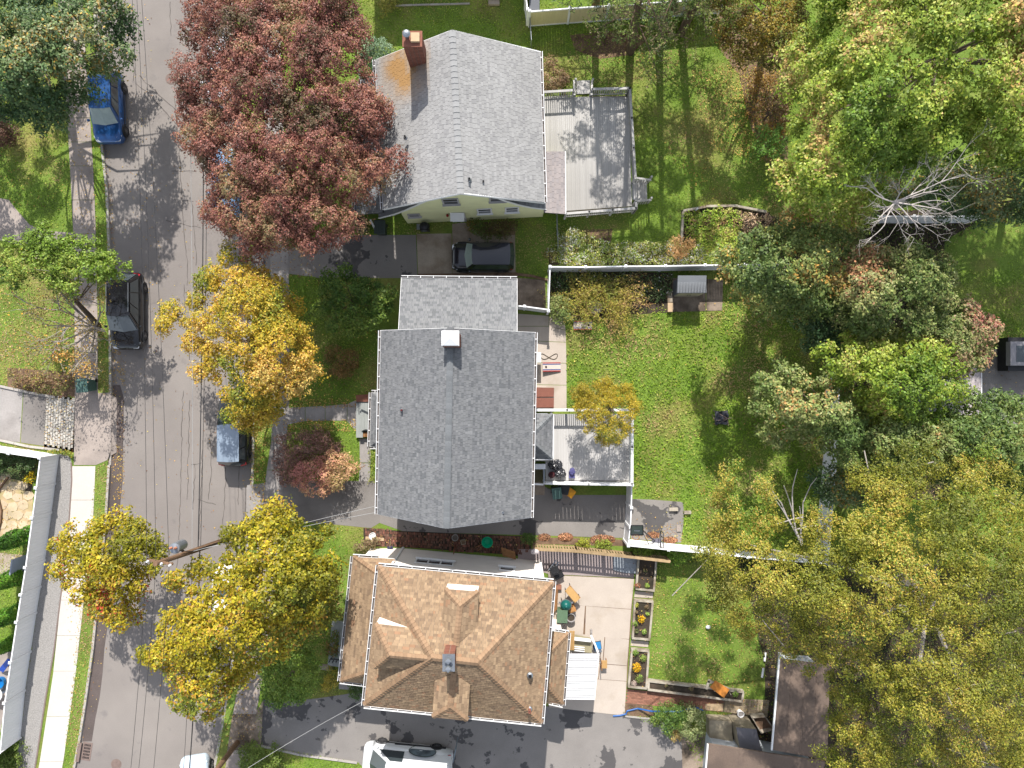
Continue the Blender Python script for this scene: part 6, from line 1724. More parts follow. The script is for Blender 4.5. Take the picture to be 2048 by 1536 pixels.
# ------------------------------------------------------------------ cars
def paint(name, c, metal=0.3, rough=.28):
    return mat(name, c, rough, .03, 1.0, metal=metal, coat=.6, spec=.5)
WH = {}
def car(label, name, ground, head, colr, L=4.6, W=1.86, H=1.65, hood=.98, belt=1.02, cowl=.2, roof0=.06, roof1=-.36, tail=-.47, roofc=None, glass=None, rails=False, van=False, cat='car', group=None, roofh=None, win=True, shut=None):
    """Car facing local +x: body shell, glass house, roof, wheels, lamps, mirrors."""
    t = thing(name, label, cat, ground, group, math.radians(head))
    w = W / 2; g = glass or M['carglass']
    st = [(-.5, .72, .52, .70), (-.492, .86, .36, .86 if not van else 1.0), (-.46, .95, .28, belt - .06), (-.38, .985, .25, belt), (-.2, 1, .24, belt), (0, 1, .24, belt), (cowl, 1, .24, belt - .01), (cowl + .06, .99, .24, hood + .01),
          (.36, .975, .25, hood - .05), (.44, .93, .27, hood - .14), (.48, .84, .33, hood - .26), (.495, .7, .42, hood - .4)]
    b = MB(); vs = []; fs = []; n = 13
    for (x, fw, zb, zt) in st:
        hw = w * fw
        sec = [(hw * .9, zb), (hw * .98, zb + .06), (hw, zb + (zt - zb) * .35), (hw * .99, zb + (zt - zb) * .62), (hw * .955, zt - .07), (hw * .86, zt - .012), (hw * .5, zt + .012)]
        full = [(-y, z) for y, z in sec] + [(y, z) for y, z in sec[::-1]]
        full = [(-sec[i][0], sec[i][1]) for i in range(7)] + [(sec[i][0], sec[i][1]) for i in range(5, -1, -1)]
        full.insert(7, (sec[6][0], sec[6][1])); n = len(full)
        for y, z in full: vs.append((x * L, y, z))
    for i in range(len(st) - 1):
        for k in range(n - 1): fs.append((i * n + k, (i + 1) * n + k, (i + 1) * n + k + 1, i * n + k + 1))
        fs.append((i * n + n - 1, (i + 1) * n + n - 1, (i + 1) * n, i * n))
    fs.append(tuple(range(n))); fs.append(tuple(range(len(st) * n - 1, (len(st) - 1) * n - 1, -1)))
    b.add(vs, fs); body = b.build('body', colr, t, smooth=True, local=True)
    # glass house: corner points at belt and roof
    zr = (roofh or H) - .05; rw = w * .72; bw = w * .93
    xb0, xb1 = tail * L, (cowl + .045) * L; xr0, xr1 = roof1 * L, roof0 * L
    def ring(z, x0, x1, hw, bow):
        return {'rl': Vector((x0, hw, z)), 'rr': Vector((x0, -hw, z)), 'fl': Vector((x1, hw, z)), 'fr': Vector((x1, -hw, z)), 'fm': Vector((x1 + bow, 0, z)), 'rm': Vector((x0 - bow * .6, 0, z))}
    B = ring(belt - .03, xb0, xb1, bw, .14); T = ring(zr, xr0, xr1, rw, .07)
    inner = MB()
    keys = ('rl', 'fl', 'fm', 'fr', 'rr', 'rm')
    inner.add([B[k] for k in keys] + [T[k] for k in keys], [tuple(range(5, -1, -1)), tuple(range(6, 12))] + [(i, (i + 1) % 6, 6 + (i + 1) % 6, 6 + i) for i in range(6)])
    inner.build('cabin', colr, t, local=True)
    def pane(name_, pts, m_, lift=.012, shrink=.06):
        c = sum(pts, Vector((0, 0, 0))) / len(pts); nn = Vector((0, 0, 0))
        for i in range(len(pts)): nn += (pts[i] - c).cross(pts[(i + 1) % len(pts)] - c)
        nn.normalize()
        if nn.dot(c - Vector((0, 0, .9))) < 0: nn = -nn
        q = [p + (c - p) * shrink + nn * lift for p in pts]
        return MB().slab(q, .01).build(name_, m_, t, local=True) if abs(nn.z) > .05 else MB().add([p for p in q] + [p - nn * .01 for p in q], [tuple(range(len(q)))]).build(name_, m_, t, local=True)
    # windshield in two halves meeting at the bowed middle are one mesh
    ws_ = MB()
    for s_ in (0, 1):
        pts = [B['fl'], B['fm'], T['fm'], T['fl']] if s_ == 0 else [B['fm'], B['fr'], T['fr'], T['fm']]
        q = []
        c = (B['fm'] + T['fm']) / 2
        for p in pts:
            e = p + (c - p) * .07; q.append(e + Vector((.022, 0, .022)))
        ws_.add(q, [(0, 1, 2, 3)])
    ws_.build('windshield', shut or g, t, local=True)
    rw_ = MB()
    for s_ in (0, 1):
        pts = [B['rl'], B['rm'], T['rm'], T['rl']] if s_ == 0 else [B['rm'], B['rr'], T['rr'], T['rm']]
        c = (B['rm'] + T['rm']) / 2
        rw_.add([p + (c - p) * .12 + Vector((-.022, 0, .02)) for p in pts], [(0, 1, 2, 3)])
    if win: rw_.build('rear_window', g, t, local=True)
    for s_, (r0, f0) in ((1, ('rl', 'fl')), (-1, ('rr', 'fr'))):
        x0b, x1b = B[r0].x + .25, B[f0].x - .32; x0t, x1t = T[r0].x + .08, T[f0].x - .1
        if van: x0b = .0 * L + .15; x0t = x0b
        cuts = [0, .32, .68, 1] if not van else [0, 1]
        for c0, c1 in zip(cuts, cuts[1:]):
            l = lambda u, v, c: u + (v - u) * c
            pts = [Vector((l(x0b, x1b, c0) + .03, s_ * (bw + .006), belt + .03)), Vector((l(x0b, x1b, c1) - .03, s_ * (bw + .006), belt + .03)),
                   Vector((l(x0t, x1t, c1) - .03, s_ * (rw + .035), zr - .05)), Vector((l(x0t, x1t, c0) + .03, s_ * (rw + .035), zr - .05))]
            off = Vector((0, s_ * .012, .012)); q = [p + off for p in pts]
            if s_ < 0: q = q[::-1]
            MB().add(q, [(0, 1, 2, 3)]).build('side_window', g, t, local=True)
    # roof panel, gently crowned
    rf = MB(); nx, ny = 6, 6; vs = []; fs = []
    for i in range(nx + 1):
        for j in range(ny + 1):
            u = i / nx; v = j / ny * 2 - 1
            x = xr0 - .05 + (xr1 - xr0 + .1) * u + (.07 * (1 - v * v) if i == nx else (-.04 * (1 - v * v) if i == 0 else 0))
            vs.append((x, v * (rw + .02), zr + .004 + .05 * (1 - v * v) * (1 - (2 * u - 1) ** 4) + (.0)))
    for i in range(nx):
        for j in range(ny): fs.append((i * (ny + 1) + j, (i + 1) * (ny + 1) + j, (i + 1) * (ny + 1) + j + 1, i * (ny + 1) + j + 1))
    rf.add(vs, fs); rf.build('roof', roofc or colr, t, smooth=True, local=True)
    if rails:
        for s_ in (1, -1): MB().tube([(xr0 + .1, s_ * (rw - .03), zr + .06), (xr1 - .15, s_ * (rw - .03), zr + .06)], .025, 6).build('roof_rail', M['metal'], t, local=True)
    if 'w' not in WH:
        ax = Matrix.Rotation(math.pi / 2, 3, 'X')
        WH['w'] = MB().lathe((0, 0, 0), [(.2, -.1), (.32, -.1), (.345, -.06), (.345, .06), (.32, .1), (.2, .1)], 20, axis=ax).data('tyre'); WH['w'].materials.append(M['tyre'])
        rm = MB().lathe((0, 0, 0), [(.22, -.09), (.22, .09)], 18, axis=ax)
        for k in range(10):
            a = 2 * math.pi * k / 10
            rm.beam((0, .1, 0), (math.cos(a) * .21, .1, math.sin(a) * .21), .04, .02); rm.beam((0, -.1, 0), (math.cos(a) * .21, -.1, math.sin(a) * .21), .04, .02)
        WH['r'] = rm.data('rim'); WH['r'].materials.append(M['rim'])
    for x in (-.305 * L, .31 * L):
        for s_ in (1, -1):
            wo = bpy.data.objects.new('wheel', WH['w']); col.objects.link(wo); wo.parent = t; wo.location = (x, s_ * (w - .085), .345)
            ro = bpy.data.objects.new('rim', WH['r']); col.objects.link(ro); ro.parent = wo
            ar = MB(); pts = []
            for k in range(9):
                a = math.pi * (k / 8) ; pts.append((x + math.cos(a) * .40, s_ * (w - .012), .36 + math.sin(a) * .40))
            ar.tube(pts, .045, 5); ar.build('wheel_arch', M['trim'], t, local=True)
    for s_ in (1, -1):
        MB().slab([(.485 * L, s_ * w * .45, hood - .27), (.478 * L, s_ * w * .8, hood - .25), (.40 * L, s_ * w * .955, hood - .17), (.43 * L, s_ * w * .62, hood - .12)], .05).build('headlight', M['lamp_clear'], t, local=True)
        MB().slab([(-.493 * L, s_ * w * .55, belt - .14), (-.475 * L, s_ * w * .95, belt - .16), (-.45 * L, s_ * w * .97, belt - .03), (-.478 * L, s_ * w * .6, belt - .03)], .06).build('taillight', M['lamp_red'], t, local=True)
        MB().ell(((cowl - .0) * L, s_ * (w + .1), belt + .05), (.09, .11, .08), 8, 6).build('mirror', colr, t, local=True)
        sd = MB().beam((-.3 * L, s_ * (w + .002), .52), (.3 * L, s_ * (w + .002), .52), .03, .08); sd.build('side_moulding', M['trim'], t, local=True)
        for xx in (-.16, .06):
            MB().beam((xx * L, s_ * (w * .99 + .012), belt - .16), (xx * L + .18, s_ * (w * .99 + .012), belt - .16), .025, .03).build('handle', colr, t, local=True)
    MB().beam((.44 * L, -w * .7, .45), (.44 * L, w * .7, .45), .28, .16).build('grille', M['trim'], t, local=True)
    MB().beam((-.495 * L, -w * .7, .45), (-.495 * L, w * .7, .45), .04, .12).build('rear_bumper', M['trim'], t, local=True)
    wp = MB()
    for s_ in (-.35, .2): wp.beam((xb1 - .02, s_ * bw, belt + .03), (xb1 - .12, s_ * bw + .45, belt + .1), .02, .02)
    wp.build('wiper', M['trim'], t, local=True)
    return t
ZG = ZR + .001
def G0(px, py): return P(px, py, ZR)
carg = 'cars parked along the kerb'
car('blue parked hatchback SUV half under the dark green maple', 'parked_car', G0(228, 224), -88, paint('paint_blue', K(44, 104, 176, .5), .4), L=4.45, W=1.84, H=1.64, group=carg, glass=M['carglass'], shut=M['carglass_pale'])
car('long black parked SUV with silver roof rails beneath the bare branches', 'parked_car', G0(265, 625), -90, paint('paint_black', (.010, .010, .012), .2, .16), L=4.85, W=1.95, H=1.76, group=carg, rails=True)
car('dark grey parked car with painted pale roof reflection and red tail lights', 'parked_car', G0(476, 858), 90, paint('paint_charcoal', (.03, .032, .036), .5, .25), L=4.6, W=1.82, H=1.66, group=carg, roofc=paint('paint_roof_reflection', K(164, 180, 198, .6), .2, .25), tail=-.46, roof1=-.40)  # reflection painted into the roof colour; the car itself is dark grey
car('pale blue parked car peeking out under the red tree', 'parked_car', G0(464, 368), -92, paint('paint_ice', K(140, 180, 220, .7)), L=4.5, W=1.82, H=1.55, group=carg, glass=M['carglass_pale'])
car('white parked car glimpsed through the red tree crown', 'parked_car', G0(450, 150), -88, paint('paint_white', (.6, .62, .66), .05, .25), L=4.5, W=1.82, H=1.55, group=carg)
car('white parked car hidden under the tall yellow tree', 'parked_car', G0(468, 1196), 97, paint('paint_white2', (.66, .66, .68), .05, .25), L=4.6, W=1.84, H=1.6, group=carg)
car('icy white parked car at the lower edge of the road', 'parked_car', G0(407, 1572), 99, paint('paint_icy', K(206, 220, 232, .6), .1, .25), L=4.6, W=1.84, H=1.6, group=carg)
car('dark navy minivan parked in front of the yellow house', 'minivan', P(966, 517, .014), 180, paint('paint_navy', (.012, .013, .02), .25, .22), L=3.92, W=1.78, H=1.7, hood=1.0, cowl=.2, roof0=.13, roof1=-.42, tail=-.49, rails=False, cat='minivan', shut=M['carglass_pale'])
# white work van with roof load and picture on its side
vp = paint('paint_van', (.66, .67, .69), .02, .3)
tv = car('white work van with a loaded roof rack at the lower edge', 'work_van', P(818, 1512, .012), 174, vp, L=5.6, W=1.98, H=2.25, hood=1.16, belt=1.25, cowl=.335, roof0=.19, roof1=-.47, tail=-.495, van=True, cat='van', win=False, shut=M['carglass'])
gp = mat('van_graphic', K(150, 168, 180), .4, .15, 2.0, K(90, 100, 112), 1.6)
MB().add([(-.9 + .8 * math.cos(a), -.975 + .0, 1.12 + .62 * math.sin(a)) for a in [math.pi * 2 * k / 20 for k in range(20)]], [tuple(range(19, -1, -1))]).build('side_picture', gp, tv, local=True)
MB().tube([(-.9 + .83 * math.cos(math.pi * 2 * k / 24), -.985, 1.12 + .64 * math.sin(math.pi * 2 * k / 24)) for k in range(25)], .025, 5).build('picture_frame', M['dark_bin'], tv, local=True)
for y in (-.5, -.25, 0, .25):
    MB().tube([(-2.5, y, 2.34), (-.4, y, 2.36)], .03, 6).build('ladder_rail', M['metal'], tv, local=True)
for k in range(9):
    MB().beam((-2.4 + k * .24, -.5, 2.36), (-2.4 + k * .24, .25, 2.36), .04, .03).build('ladder_rung', M['metal'], tv, local=True)
MB().add([(-2.85, -.95, .5), (-2.95, -1.75, .5), (-2.95, -1.75, 2.0), (-2.85, -.95, 2.0), (-2.89, -.95, .5), (-2.99, -1.75, .5), (-2.99, -1.75, 2.0), (-2.89, -.95, 2.0)], [(0, 1, 2, 3), (7, 6, 5, 4), (0, 4, 5, 1), (3, 2, 6, 7), (1, 5, 6, 2)]).build('rear_door', mat('door_grey', K(150, 164, 176), .5, .1, 2), tv, local=True)
MB().beam((.9, -1.0, .62), (-2.3, -1.0, .5), .05, .12).build('sill_step', M['trim'], tv, local=True)
# neighbour's black truck box with glass hatch at the right edge
nt = thing('parked_truck', 'black flat vehicle body with grey framed glass hatch at the right edge', 'truck', P(2040, 722))
MB().prism(PP([(2003, 676), (2120, 676), (2120, 742), (2003, 742)], .5), .15, 1.1).build('body', M['metal_dark'], nt)
MB().prism(PP([(2021, 683), (2120, 683), (2120, 731), (2021, 731)], 1.5), 1.1, 1.5).build('hatch_frame', mat('hatch_grey', K(176, 172, 176), .5, .06, 2), nt)
MB().prism(PP([(2033, 691), (2120, 691), (2120, 724), (2033, 724)], 1.51), 1.49, 1.51).build('glass', M['carglass'], nt)

# ------------------------------------------------------------------ ground cover
EXC = [ROAD_L + ROAD_R[::-1], [(130, -60), (180, -60), (198, 790), (224, 790), (222, 915), (192, 935), (125, 1540), (70, 1640), (0, 1640), (40, 1475), (118, 908), (150, 900), (150, 790), (146, 470)],
       [(-80, 760), (150, 795), (150, 905), (-80, 872)], [(513, -60), (556, -60), (580, 700), (578, 815), (563, 1010), (526, 1010), (546, 860)], [(518, 1055), (560, 1060), (512, 1430), (520, 1500), (440, 1640), (440, 1500)],
       [(566, 962), (760, 962), (760, 1060), (566, 1040), (494, 1050), (494, 970)], [(570, 814), (720, 797), (742, 803), (742, 878), (720, 868), (700, 842), (570, 850)], [(719, 877), (742, 877), (740, 962), (718, 962)],
       [(500, 500), (640, 478), (718, 470), (832, 468), (903, 448), (930, 445), (1031, 470), (1031, 548), (835, 556), (500, 548)], [(715, 155), (1090, 110), (1130, 200), (1260, 190), (1265, 415), (1120, 430), (716, 445)],
       [(755, 555), (1092, 556), (1095, 632), (1132, 634), (1134, 820), (1265, 826), (1260, 992), (1366, 1004), (1362, 1088), (1262, 1090), (730, 1092), (742, 1030), (742, 900)],
       [(727, 1056), (1270, 1092), (1270, 1160), (1250, 1432), (1365, 1465), (1420, 1600), (800, 1600), (715, 1524), (522, 1490), (527, 1398), (680, 1390), (690, 1110), (727, 1100)],
       [(1345, 545), (1446, 545), (1446, 622), (1335, 625)], [(1098, 542), (1345, 545), (1345, 610), (1240, 625), (1160, 640), (1100, 640)], [(1098, 505), (1460, 500), (1460, 530), (1098, 530)],
       [(1365, 418), (1540, 425), (1545, 500), (1380, 505)], [(1252, 1110), (1312, 1115), (1300, 1355), (1488, 1385), (1480, 1430), (1250, 1432)], [(-60, 945), (70, 950), (60, 1060), (-60, 1095)], [(-60, 395), (20, 398), (60, 450), (147, 462), (147, 496), (-60, 480)],
       [(1963, 690), (2120, 690), (2120, 860), (1963, 850)], [(-60, 1290), (30, 1300), (-5, 1500), (-60, 1500)], [(15, 740), (150, 750), (150, 792), (15, 770)]]
BOX = (-60, -50, 2110, 1590)
def scatter(n, box=BOX, seed=1, poly=None, exc=True):
    r = np.random.default_rng(seed)
    if poly: box = (min(p[0] for p in poly), min(p[1] for p in poly), max(p[0] for p in poly), max(p[1] for p in poly))
    x = r.uniform(box[0], box[2], n); y = r.uniform(box[1], box[3], n)
    k = np.ones(n, bool)
    if poly: k &= in_poly(x, y, poly)
    if exc:
        for e in EXC: k &= ~in_poly(x, y, e)
    return x[k], y[k], r
def ground_pts(x, y, z): return np.stack([(x - 1024) / S, (768 - y) / S, z * np.ones(len(x))], 1)
x, y, r = scatter(430000, seed=50)
sp = (x > 1450) & ((y > 1150) | ((y < 540) & (x > 1700)))     # nothing but leaf mould under the big crowns
k = ~(sp & (r.random(len(x)) < .75)); x, y = x[k], y[k]
big = in_poly(x, y, [(1133, 620), (1340, 622), (1700, 560), (1680, 1085), (1366, 1080), (1366, 1000), (1268, 990), (1268, 825), (1133, 820)])
Cs = ground_pts(x, y, 0); Cs[:, 2] = np.where(big, r.uniform(.01, .10, len(x)), r.uniform(.005, .05, len(x)))
Nn = r.normal(size=Cs.shape) * np.where(big, .62, .45)[:, None] + np.array([0, 0, .75])
v = vnoise(Cs[:, 0] * .45, Cs[:, 1] * .45, 7) * .5 + vnoise(Cs[:, 0] * 1.6, Cs[:, 1] * 1.6, 8) * .3 + vnoise(Cs[:, 0] * 5, Cs[:, 1] * 5, 9) * .2
west_y = (x < 150) & (y > 250) & (y < 780); verge = (x > 140) & (x < 225) & (y > 440)
v = v + np.where(west_y, .27 * np.clip((y - 430) / 150, 0, 1.1), 0) + np.where(verge, np.where(y > 540, .3, .12), 0) + np.where((x > 1150) & (x < 1400) & (y > 100) & (y < 170), .1, 0)
v = np.clip(v * 1.12 - .02 + r.normal(size=len(v)) * .07, 0, 1)
def ramp(v, stops):
    out = np.zeros((len(v), 3))
    xs = [s[0] for s in stops]
    for c in range(3): out[:, c] = np.interp(v, xs, [s[1][c] for s in stops])
    return out
GR = [(0, K(88, 132, 34, .8)), (.35, K(128, 160, 50, .84)), (.55, K(153, 177, 66, .84)), (.66, K(178, 180, 96, .76)), (.8, K(198, 180, 122, .72)), (1, K(190, 160, 120, .72))]
cols = ramp(v, GR) * np.exp(r.normal(size=(len(v), 1)) * .16)
quads('grass', leaf_quads(Cs, Nn, np.where(big, .15, .11) * r.uniform(.6, 1.4, len(x)), .42, r), cols, M['blade'], kind='stuff')

# fallen leaves
LV = [(lc(214, 176, 96, .6), .35), (lc(190, 144, 90, .6), .2), (lc(226, 202, 120, .6), .3), (lc(150, 110, 80, .6), .15)]
allC = []; allN = []
def drop(poly, n, z=.02, seed=1, clump=None):
    x, y, r_ = scatter(n, poly=poly, seed=seed, exc=False)
    if clump:
        k = vnoise(x * clump, y * clump, seed) * .6 + vnoise(x * clump * 3, y * clump * 3, seed + 3) * .4 + r_.normal(size=len(x)) * .12 > .52; x, y = x[k], y[k]; r_ = np.random.default_rng(seed + 500)
    allC.append(ground_pts(x, y, z) + np.stack([0 * x, 0 * x, r_.uniform(0, .02, len(x))], 1)); allN.append(r_.normal(size=(len(x), 3)) * .3 + np.array([0, 0, 1]))
drop([(206, 300), (218, 300), (236, 640), (224, 640), (222, 500)], 900, ZR + .02, 1, .05)
drop([(222, 640), (250, 640), (246, 1000), (220, 1000)], 1300, ZR + .02, 2, .05)
drop([(214, 1000), (244, 1000), (205, 1350), (180, 1480), (164, 1480), (190, 1260)], 650, ZR + .02, 3, .04)
drop([(250, 20), (300, 0), (330, 760), (250, 640)], 260, ZR + .02, 4)
drop([(240, 330), (440, 330), (440, 1080), (240, 1080)], 260, ZR + .02, 34)
drop([(145, 240), (215, 250), (222, 780), (150, 780)], 700, .03, 5)
drop([(-20, 470), (150, 500), (150, 780), (-20, 760)], 1300, .06, 6, .03)
drop([(-20, 100), (160, 240), (140, 450), (-20, 390)], 350, .06, 36)
drop([(480, 760), (506, 760), (504, 1040), (484, 1040)], 300, ZR + .02, 7, .05)
drop([(500, 850), (536, 850), (530, 1010), (500, 1010)], 420, .05, 8)
drop([(560, 545), (640, 560), (760, 670), (755, 800), (600, 812), (575, 760)], 2300, .05, 9, .02)
drop([(566, 838), (715, 838), (715, 862), (566, 862)], 420, .05, 10)
drop([(566, 800), (715, 795), (715, 815), (566, 818)], 380, .05, 39)
drop([(1150, 100), (1440, 110), (1560, 160), (1570, 420), (1400, 410), (1330, 300), (1320, 180)], 4200, .06, 11, .02)
drop([(1380, 140), (1560, 130), (1560, 330), (1420, 300)], 2600, .06, 41)
drop([(1133, 640), (1680, 580), (1680, 1085), (1270, 1085), (1268, 820), (1133, 820)], 900, .1, 12)
drop([(1430, 600), (1680, 580), (1660, 1000), (1430, 760)], 700, .1, 42)
drop([(590, 1050), (700, 1060), (690, 1300), (600, 1330)], 420, .05, 13)
drop([(1310, 1115), (1540, 1125), (1500, 1400), (1310, 1350)], 420, .06, 14)
drop([(1400, 1090), (2080, 1150), (2080, 1580), (1420, 1580)], 5000, .06, 15)
drop([(455, 1360), (520, 1345), (512, 1480), (440, 1500)], 500, .04, 16, .05)
drop([(127, 1185), (198, 1200), (160, 1480), (125, 1536), (150, 1350)], 350, .04, 17)
drop([(1900, 640), (2080, 640), (2080, 860), (1900, 860)], 120, .03, 18)
drop([(1098, 545), (1345, 550), (1340, 620), (1110, 630)], 500, .03, 19)
drop([(730, 1062), (1060, 1075), (1060, 1100), (740, 1090)], 160, .07, 20)
drop([(-60, 950), (66, 950), (60, 1060), (-60, 1090)], 900, .05, 21, .05)
drop([(1262, 1118), (1310, 1118), (1300, 1370), (1255, 1370)], 90, .36, 22)
drop([(1262, 1060), (1368, 1040), (1365, 1090), (1262, 1084)], 260, .03, 23)
drop([(500, 500), (640, 480), (640, 555), (500, 550)], 240, .03, 24)
drop([(93, 790), (150, 797), (148, 905), (88, 896)], 260, .04, 25)
Cs = np.vstack(allC); Nn = np.vstack(allN); r = np.random.default_rng(3)
quads('fallen_leaves', leaf_quads(Cs, Nn, 0.078 * r.uniform(.5, 1.4, len(Cs)), .7, r), palette(Cs, LV, 8, .4, .8, r), M['litter'], kind='stuff')
# raked leaf piles
def pile(label, px, py, rx, ry, h, n, seed):
    r = np.random.default_rng(seed); a = r.uniform(0, 2 * math.pi, n); q = np.sqrt(r.random(n)); c = P(px, py)
    Cs = np.stack([c.x + np.cos(a) * q * rx, c.y + np.sin(a) * q * ry, h * (1 - q * q) * r.uniform(.5, 1, n) + .02], 1)
    o = quads('leaf_pile', leaf_quads(Cs, r.normal(size=Cs.shape) * .5 + np.array([0, 0, .8]), .11 * r.uniform(.7, 1.3, n), .7, r), palette(Cs, [(lc(174, 124, 92), .4), (lc(196, 148, 112), .35), (lc(146, 106, 82), .25)], seed, 2, .8, r), M['litter'])
    tag(o, label, 'leaf pile', 'raked leaf piles along the picket fence')
pile('small leaf pile nearest the grey house corner', 1088, 1074, .4, .22, .1, 260, 1)
pile('middle leaf pile along the old picket fence', 1131, 1074, .48, .26, .14, 420, 2)
pile('largest leaf pile along the old picket fence', 1205, 1079, .8, .3, .2, 800, 3)
pile('leaf pile under the basketball backboard', 1306, 1070, .45, .2, .1, 260, 4)
pile('leaf pile against the bright fence beyond the hoop', 1340, 1080, .5, .2, .1, 300, 5)

def cover(name, poly, R, h, pal, leaf, dens, spacing, seed, flowers=None, fl=.0, up=.5):
    ax, ay, ad = poisson(poly, spacing, seed=seed); r = np.random.default_rng(seed); Cs = []; Nn = []; Cc = []
    for i, (x_, y_) in enumerate(zip(ax, ay)):
        q = R * r.uniform(.6, 1.35); n = int(dens * q * q * 4) + 5; hh = h * r.uniform(.5, 1.3)
        d = r.normal(size=(n, 3)); d /= np.linalg.norm(d, axis=1, keepdims=True); d[:, 2] = np.abs(d[:, 2])
        c = P(x_, y_); p = np.array([c.x, c.y, .02]) + d * np.array([q, q, hh]) * r.uniform(.5, 1, (n, 1))
        Cs.append(p); Nn.append(d * .6 + np.array([0, 0, up]) + r.normal(size=(n, 3)) * .5)
        cc = palette(p, pal, seed + (i % 5), .5, .6, r)
        if flowers:
            k = (r.random(n) < fl * r.uniform(0, 2)) & (d[:, 2] > .35); cc[k] = flowers; p[k, 2] += .06
        Cc.append(cc)
    Cs = np.vstack(Cs); Nn = np.vstack(Nn); Cc = np.vstack(Cc)
    return quads(name, leaf_quads(Cs, Nn, leaf * r.uniform(.6, 1.4, len(Cs)), .5, r), Cc, M['leaf'], kind='stuff')
WHT = K(236, 236, 226, .6)
FLW = [(lc(140, 160, 74, .9), .35), (lc(172, 182, 94, .9), .35), (lc(200, 192, 116, .9), .2), (lc(140, 124, 80, .9), .1)]
cover('white_flower_border', [(1096, 500), (1130, 478), (1165, 470), (1210, 488), (1300, 490), (1400, 500), (1460, 508), (1460, 526), (1098, 526)], .36, .6, FLW, .10, 200, 8, 61, WHT, .16)
cover('white_flower_border', [(1120, 470), (1150, 462), (1160, 490), (1140, 505), (1115, 500)], .32, .8, FLW, .1, 200, 7, 62, WHT, .25)
cover('yellow_green_border_plants', [(1400, 470), (1460, 460), (1500, 500), (1470, 522), (1400, 522)], .38, .5, [(lc(160, 182, 72, .9), .5), (lc(190, 196, 92, .9), .5)], .1, 160, 9, 63)
cover('vegetable_bed_plants', [(1368, 426), (1440, 420), (1470, 424), (1478, 490), (1440, 510), (1385, 500)], .36, .45, [(lc(130, 154, 64, .9), .3), (lc(160, 188, 62, .9), .35), (lc(186, 184, 100, .9), .2), (lc(150, 120, 84, .9), .15)], .12, 150, 9, 64)
cover('dry_bed_plants', [(1472, 428), (1535, 430), (1540, 490), (1478, 492)], .28, .35, [(lc(206, 178, 146, .9), .5), (lc(170, 138, 108, .9), .3), (lc(170, 180, 90, .9), .2)], .10, 150, 9, 65)
cover('shaded_bed_plants', [(1100, 548), (1260, 550), (1340, 552), (1338, 592), (1300, 604), (1200, 600), (1102, 598)], .34, .55, [(lc(90, 116, 64), .5), (lc(116, 136, 84), .35), (lc(140, 150, 100), .15)], .12, 70, 9, 66, WHT, .05)
cover('bed_edge_plants', [(1098, 600), (1135, 590), (1150, 640), (1100, 636)], .3, .5, FLW, .1, 90, 9, 67, WHT, .1)
cover('mulch_bed_weeds', [(1160, 462), (1222, 460), (1220, 486), (1165, 488)], .2, .2, [(lc(120, 120, 70), 1)], .08, 60, 12, 68)
cover('front_bed_plants', [(742, 888), (754, 888), (752, 965), (738, 965)], .2, .4, [(lc(170, 170, 80), .5), (lc(130, 150, 70), .5)], .09, 90, 7, 69)
cover('kerb_strip_weeds', [(1250, 1410), (1304, 1416), (1308, 1432), (1250, 1428)], .16, .12, [(lc(150, 140, 90), 1)], .07, 60, 9, 70)
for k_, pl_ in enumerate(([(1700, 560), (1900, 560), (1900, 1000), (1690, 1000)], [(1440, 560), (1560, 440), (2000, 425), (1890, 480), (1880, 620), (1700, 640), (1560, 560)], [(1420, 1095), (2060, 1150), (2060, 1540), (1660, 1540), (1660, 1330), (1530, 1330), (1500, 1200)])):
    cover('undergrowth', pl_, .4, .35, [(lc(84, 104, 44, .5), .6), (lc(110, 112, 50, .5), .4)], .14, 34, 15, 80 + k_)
cover('ivy_ground_cover', [(1265, 1092), (1420, 1104), (1590, 1118), (1590, 1140), (1400, 1125), (1310, 1118), (1265, 1110)], .25, .3, [(lc(100, 120, 54), 1)], .1, 60, 10, 71)
# gravel stones
x, y, r = scatter(9000, poly=GRAV, seed=9, exc=False)
gs = MB(); Cs = ground_pts(x, y, .012)
qs = leaf_quads(Cs, r.normal(size=Cs.shape) * .3 + np.array([0, 0, 1]), .055 * r.uniform(.6, 1.5, len(x)), .8, r)
gc = np.array(K(190, 186, 182)) * r.uniform(.6, 1.25, (len(x), 1))
quads('gravel', qs, gc, M['gravel'], kind='stuff')
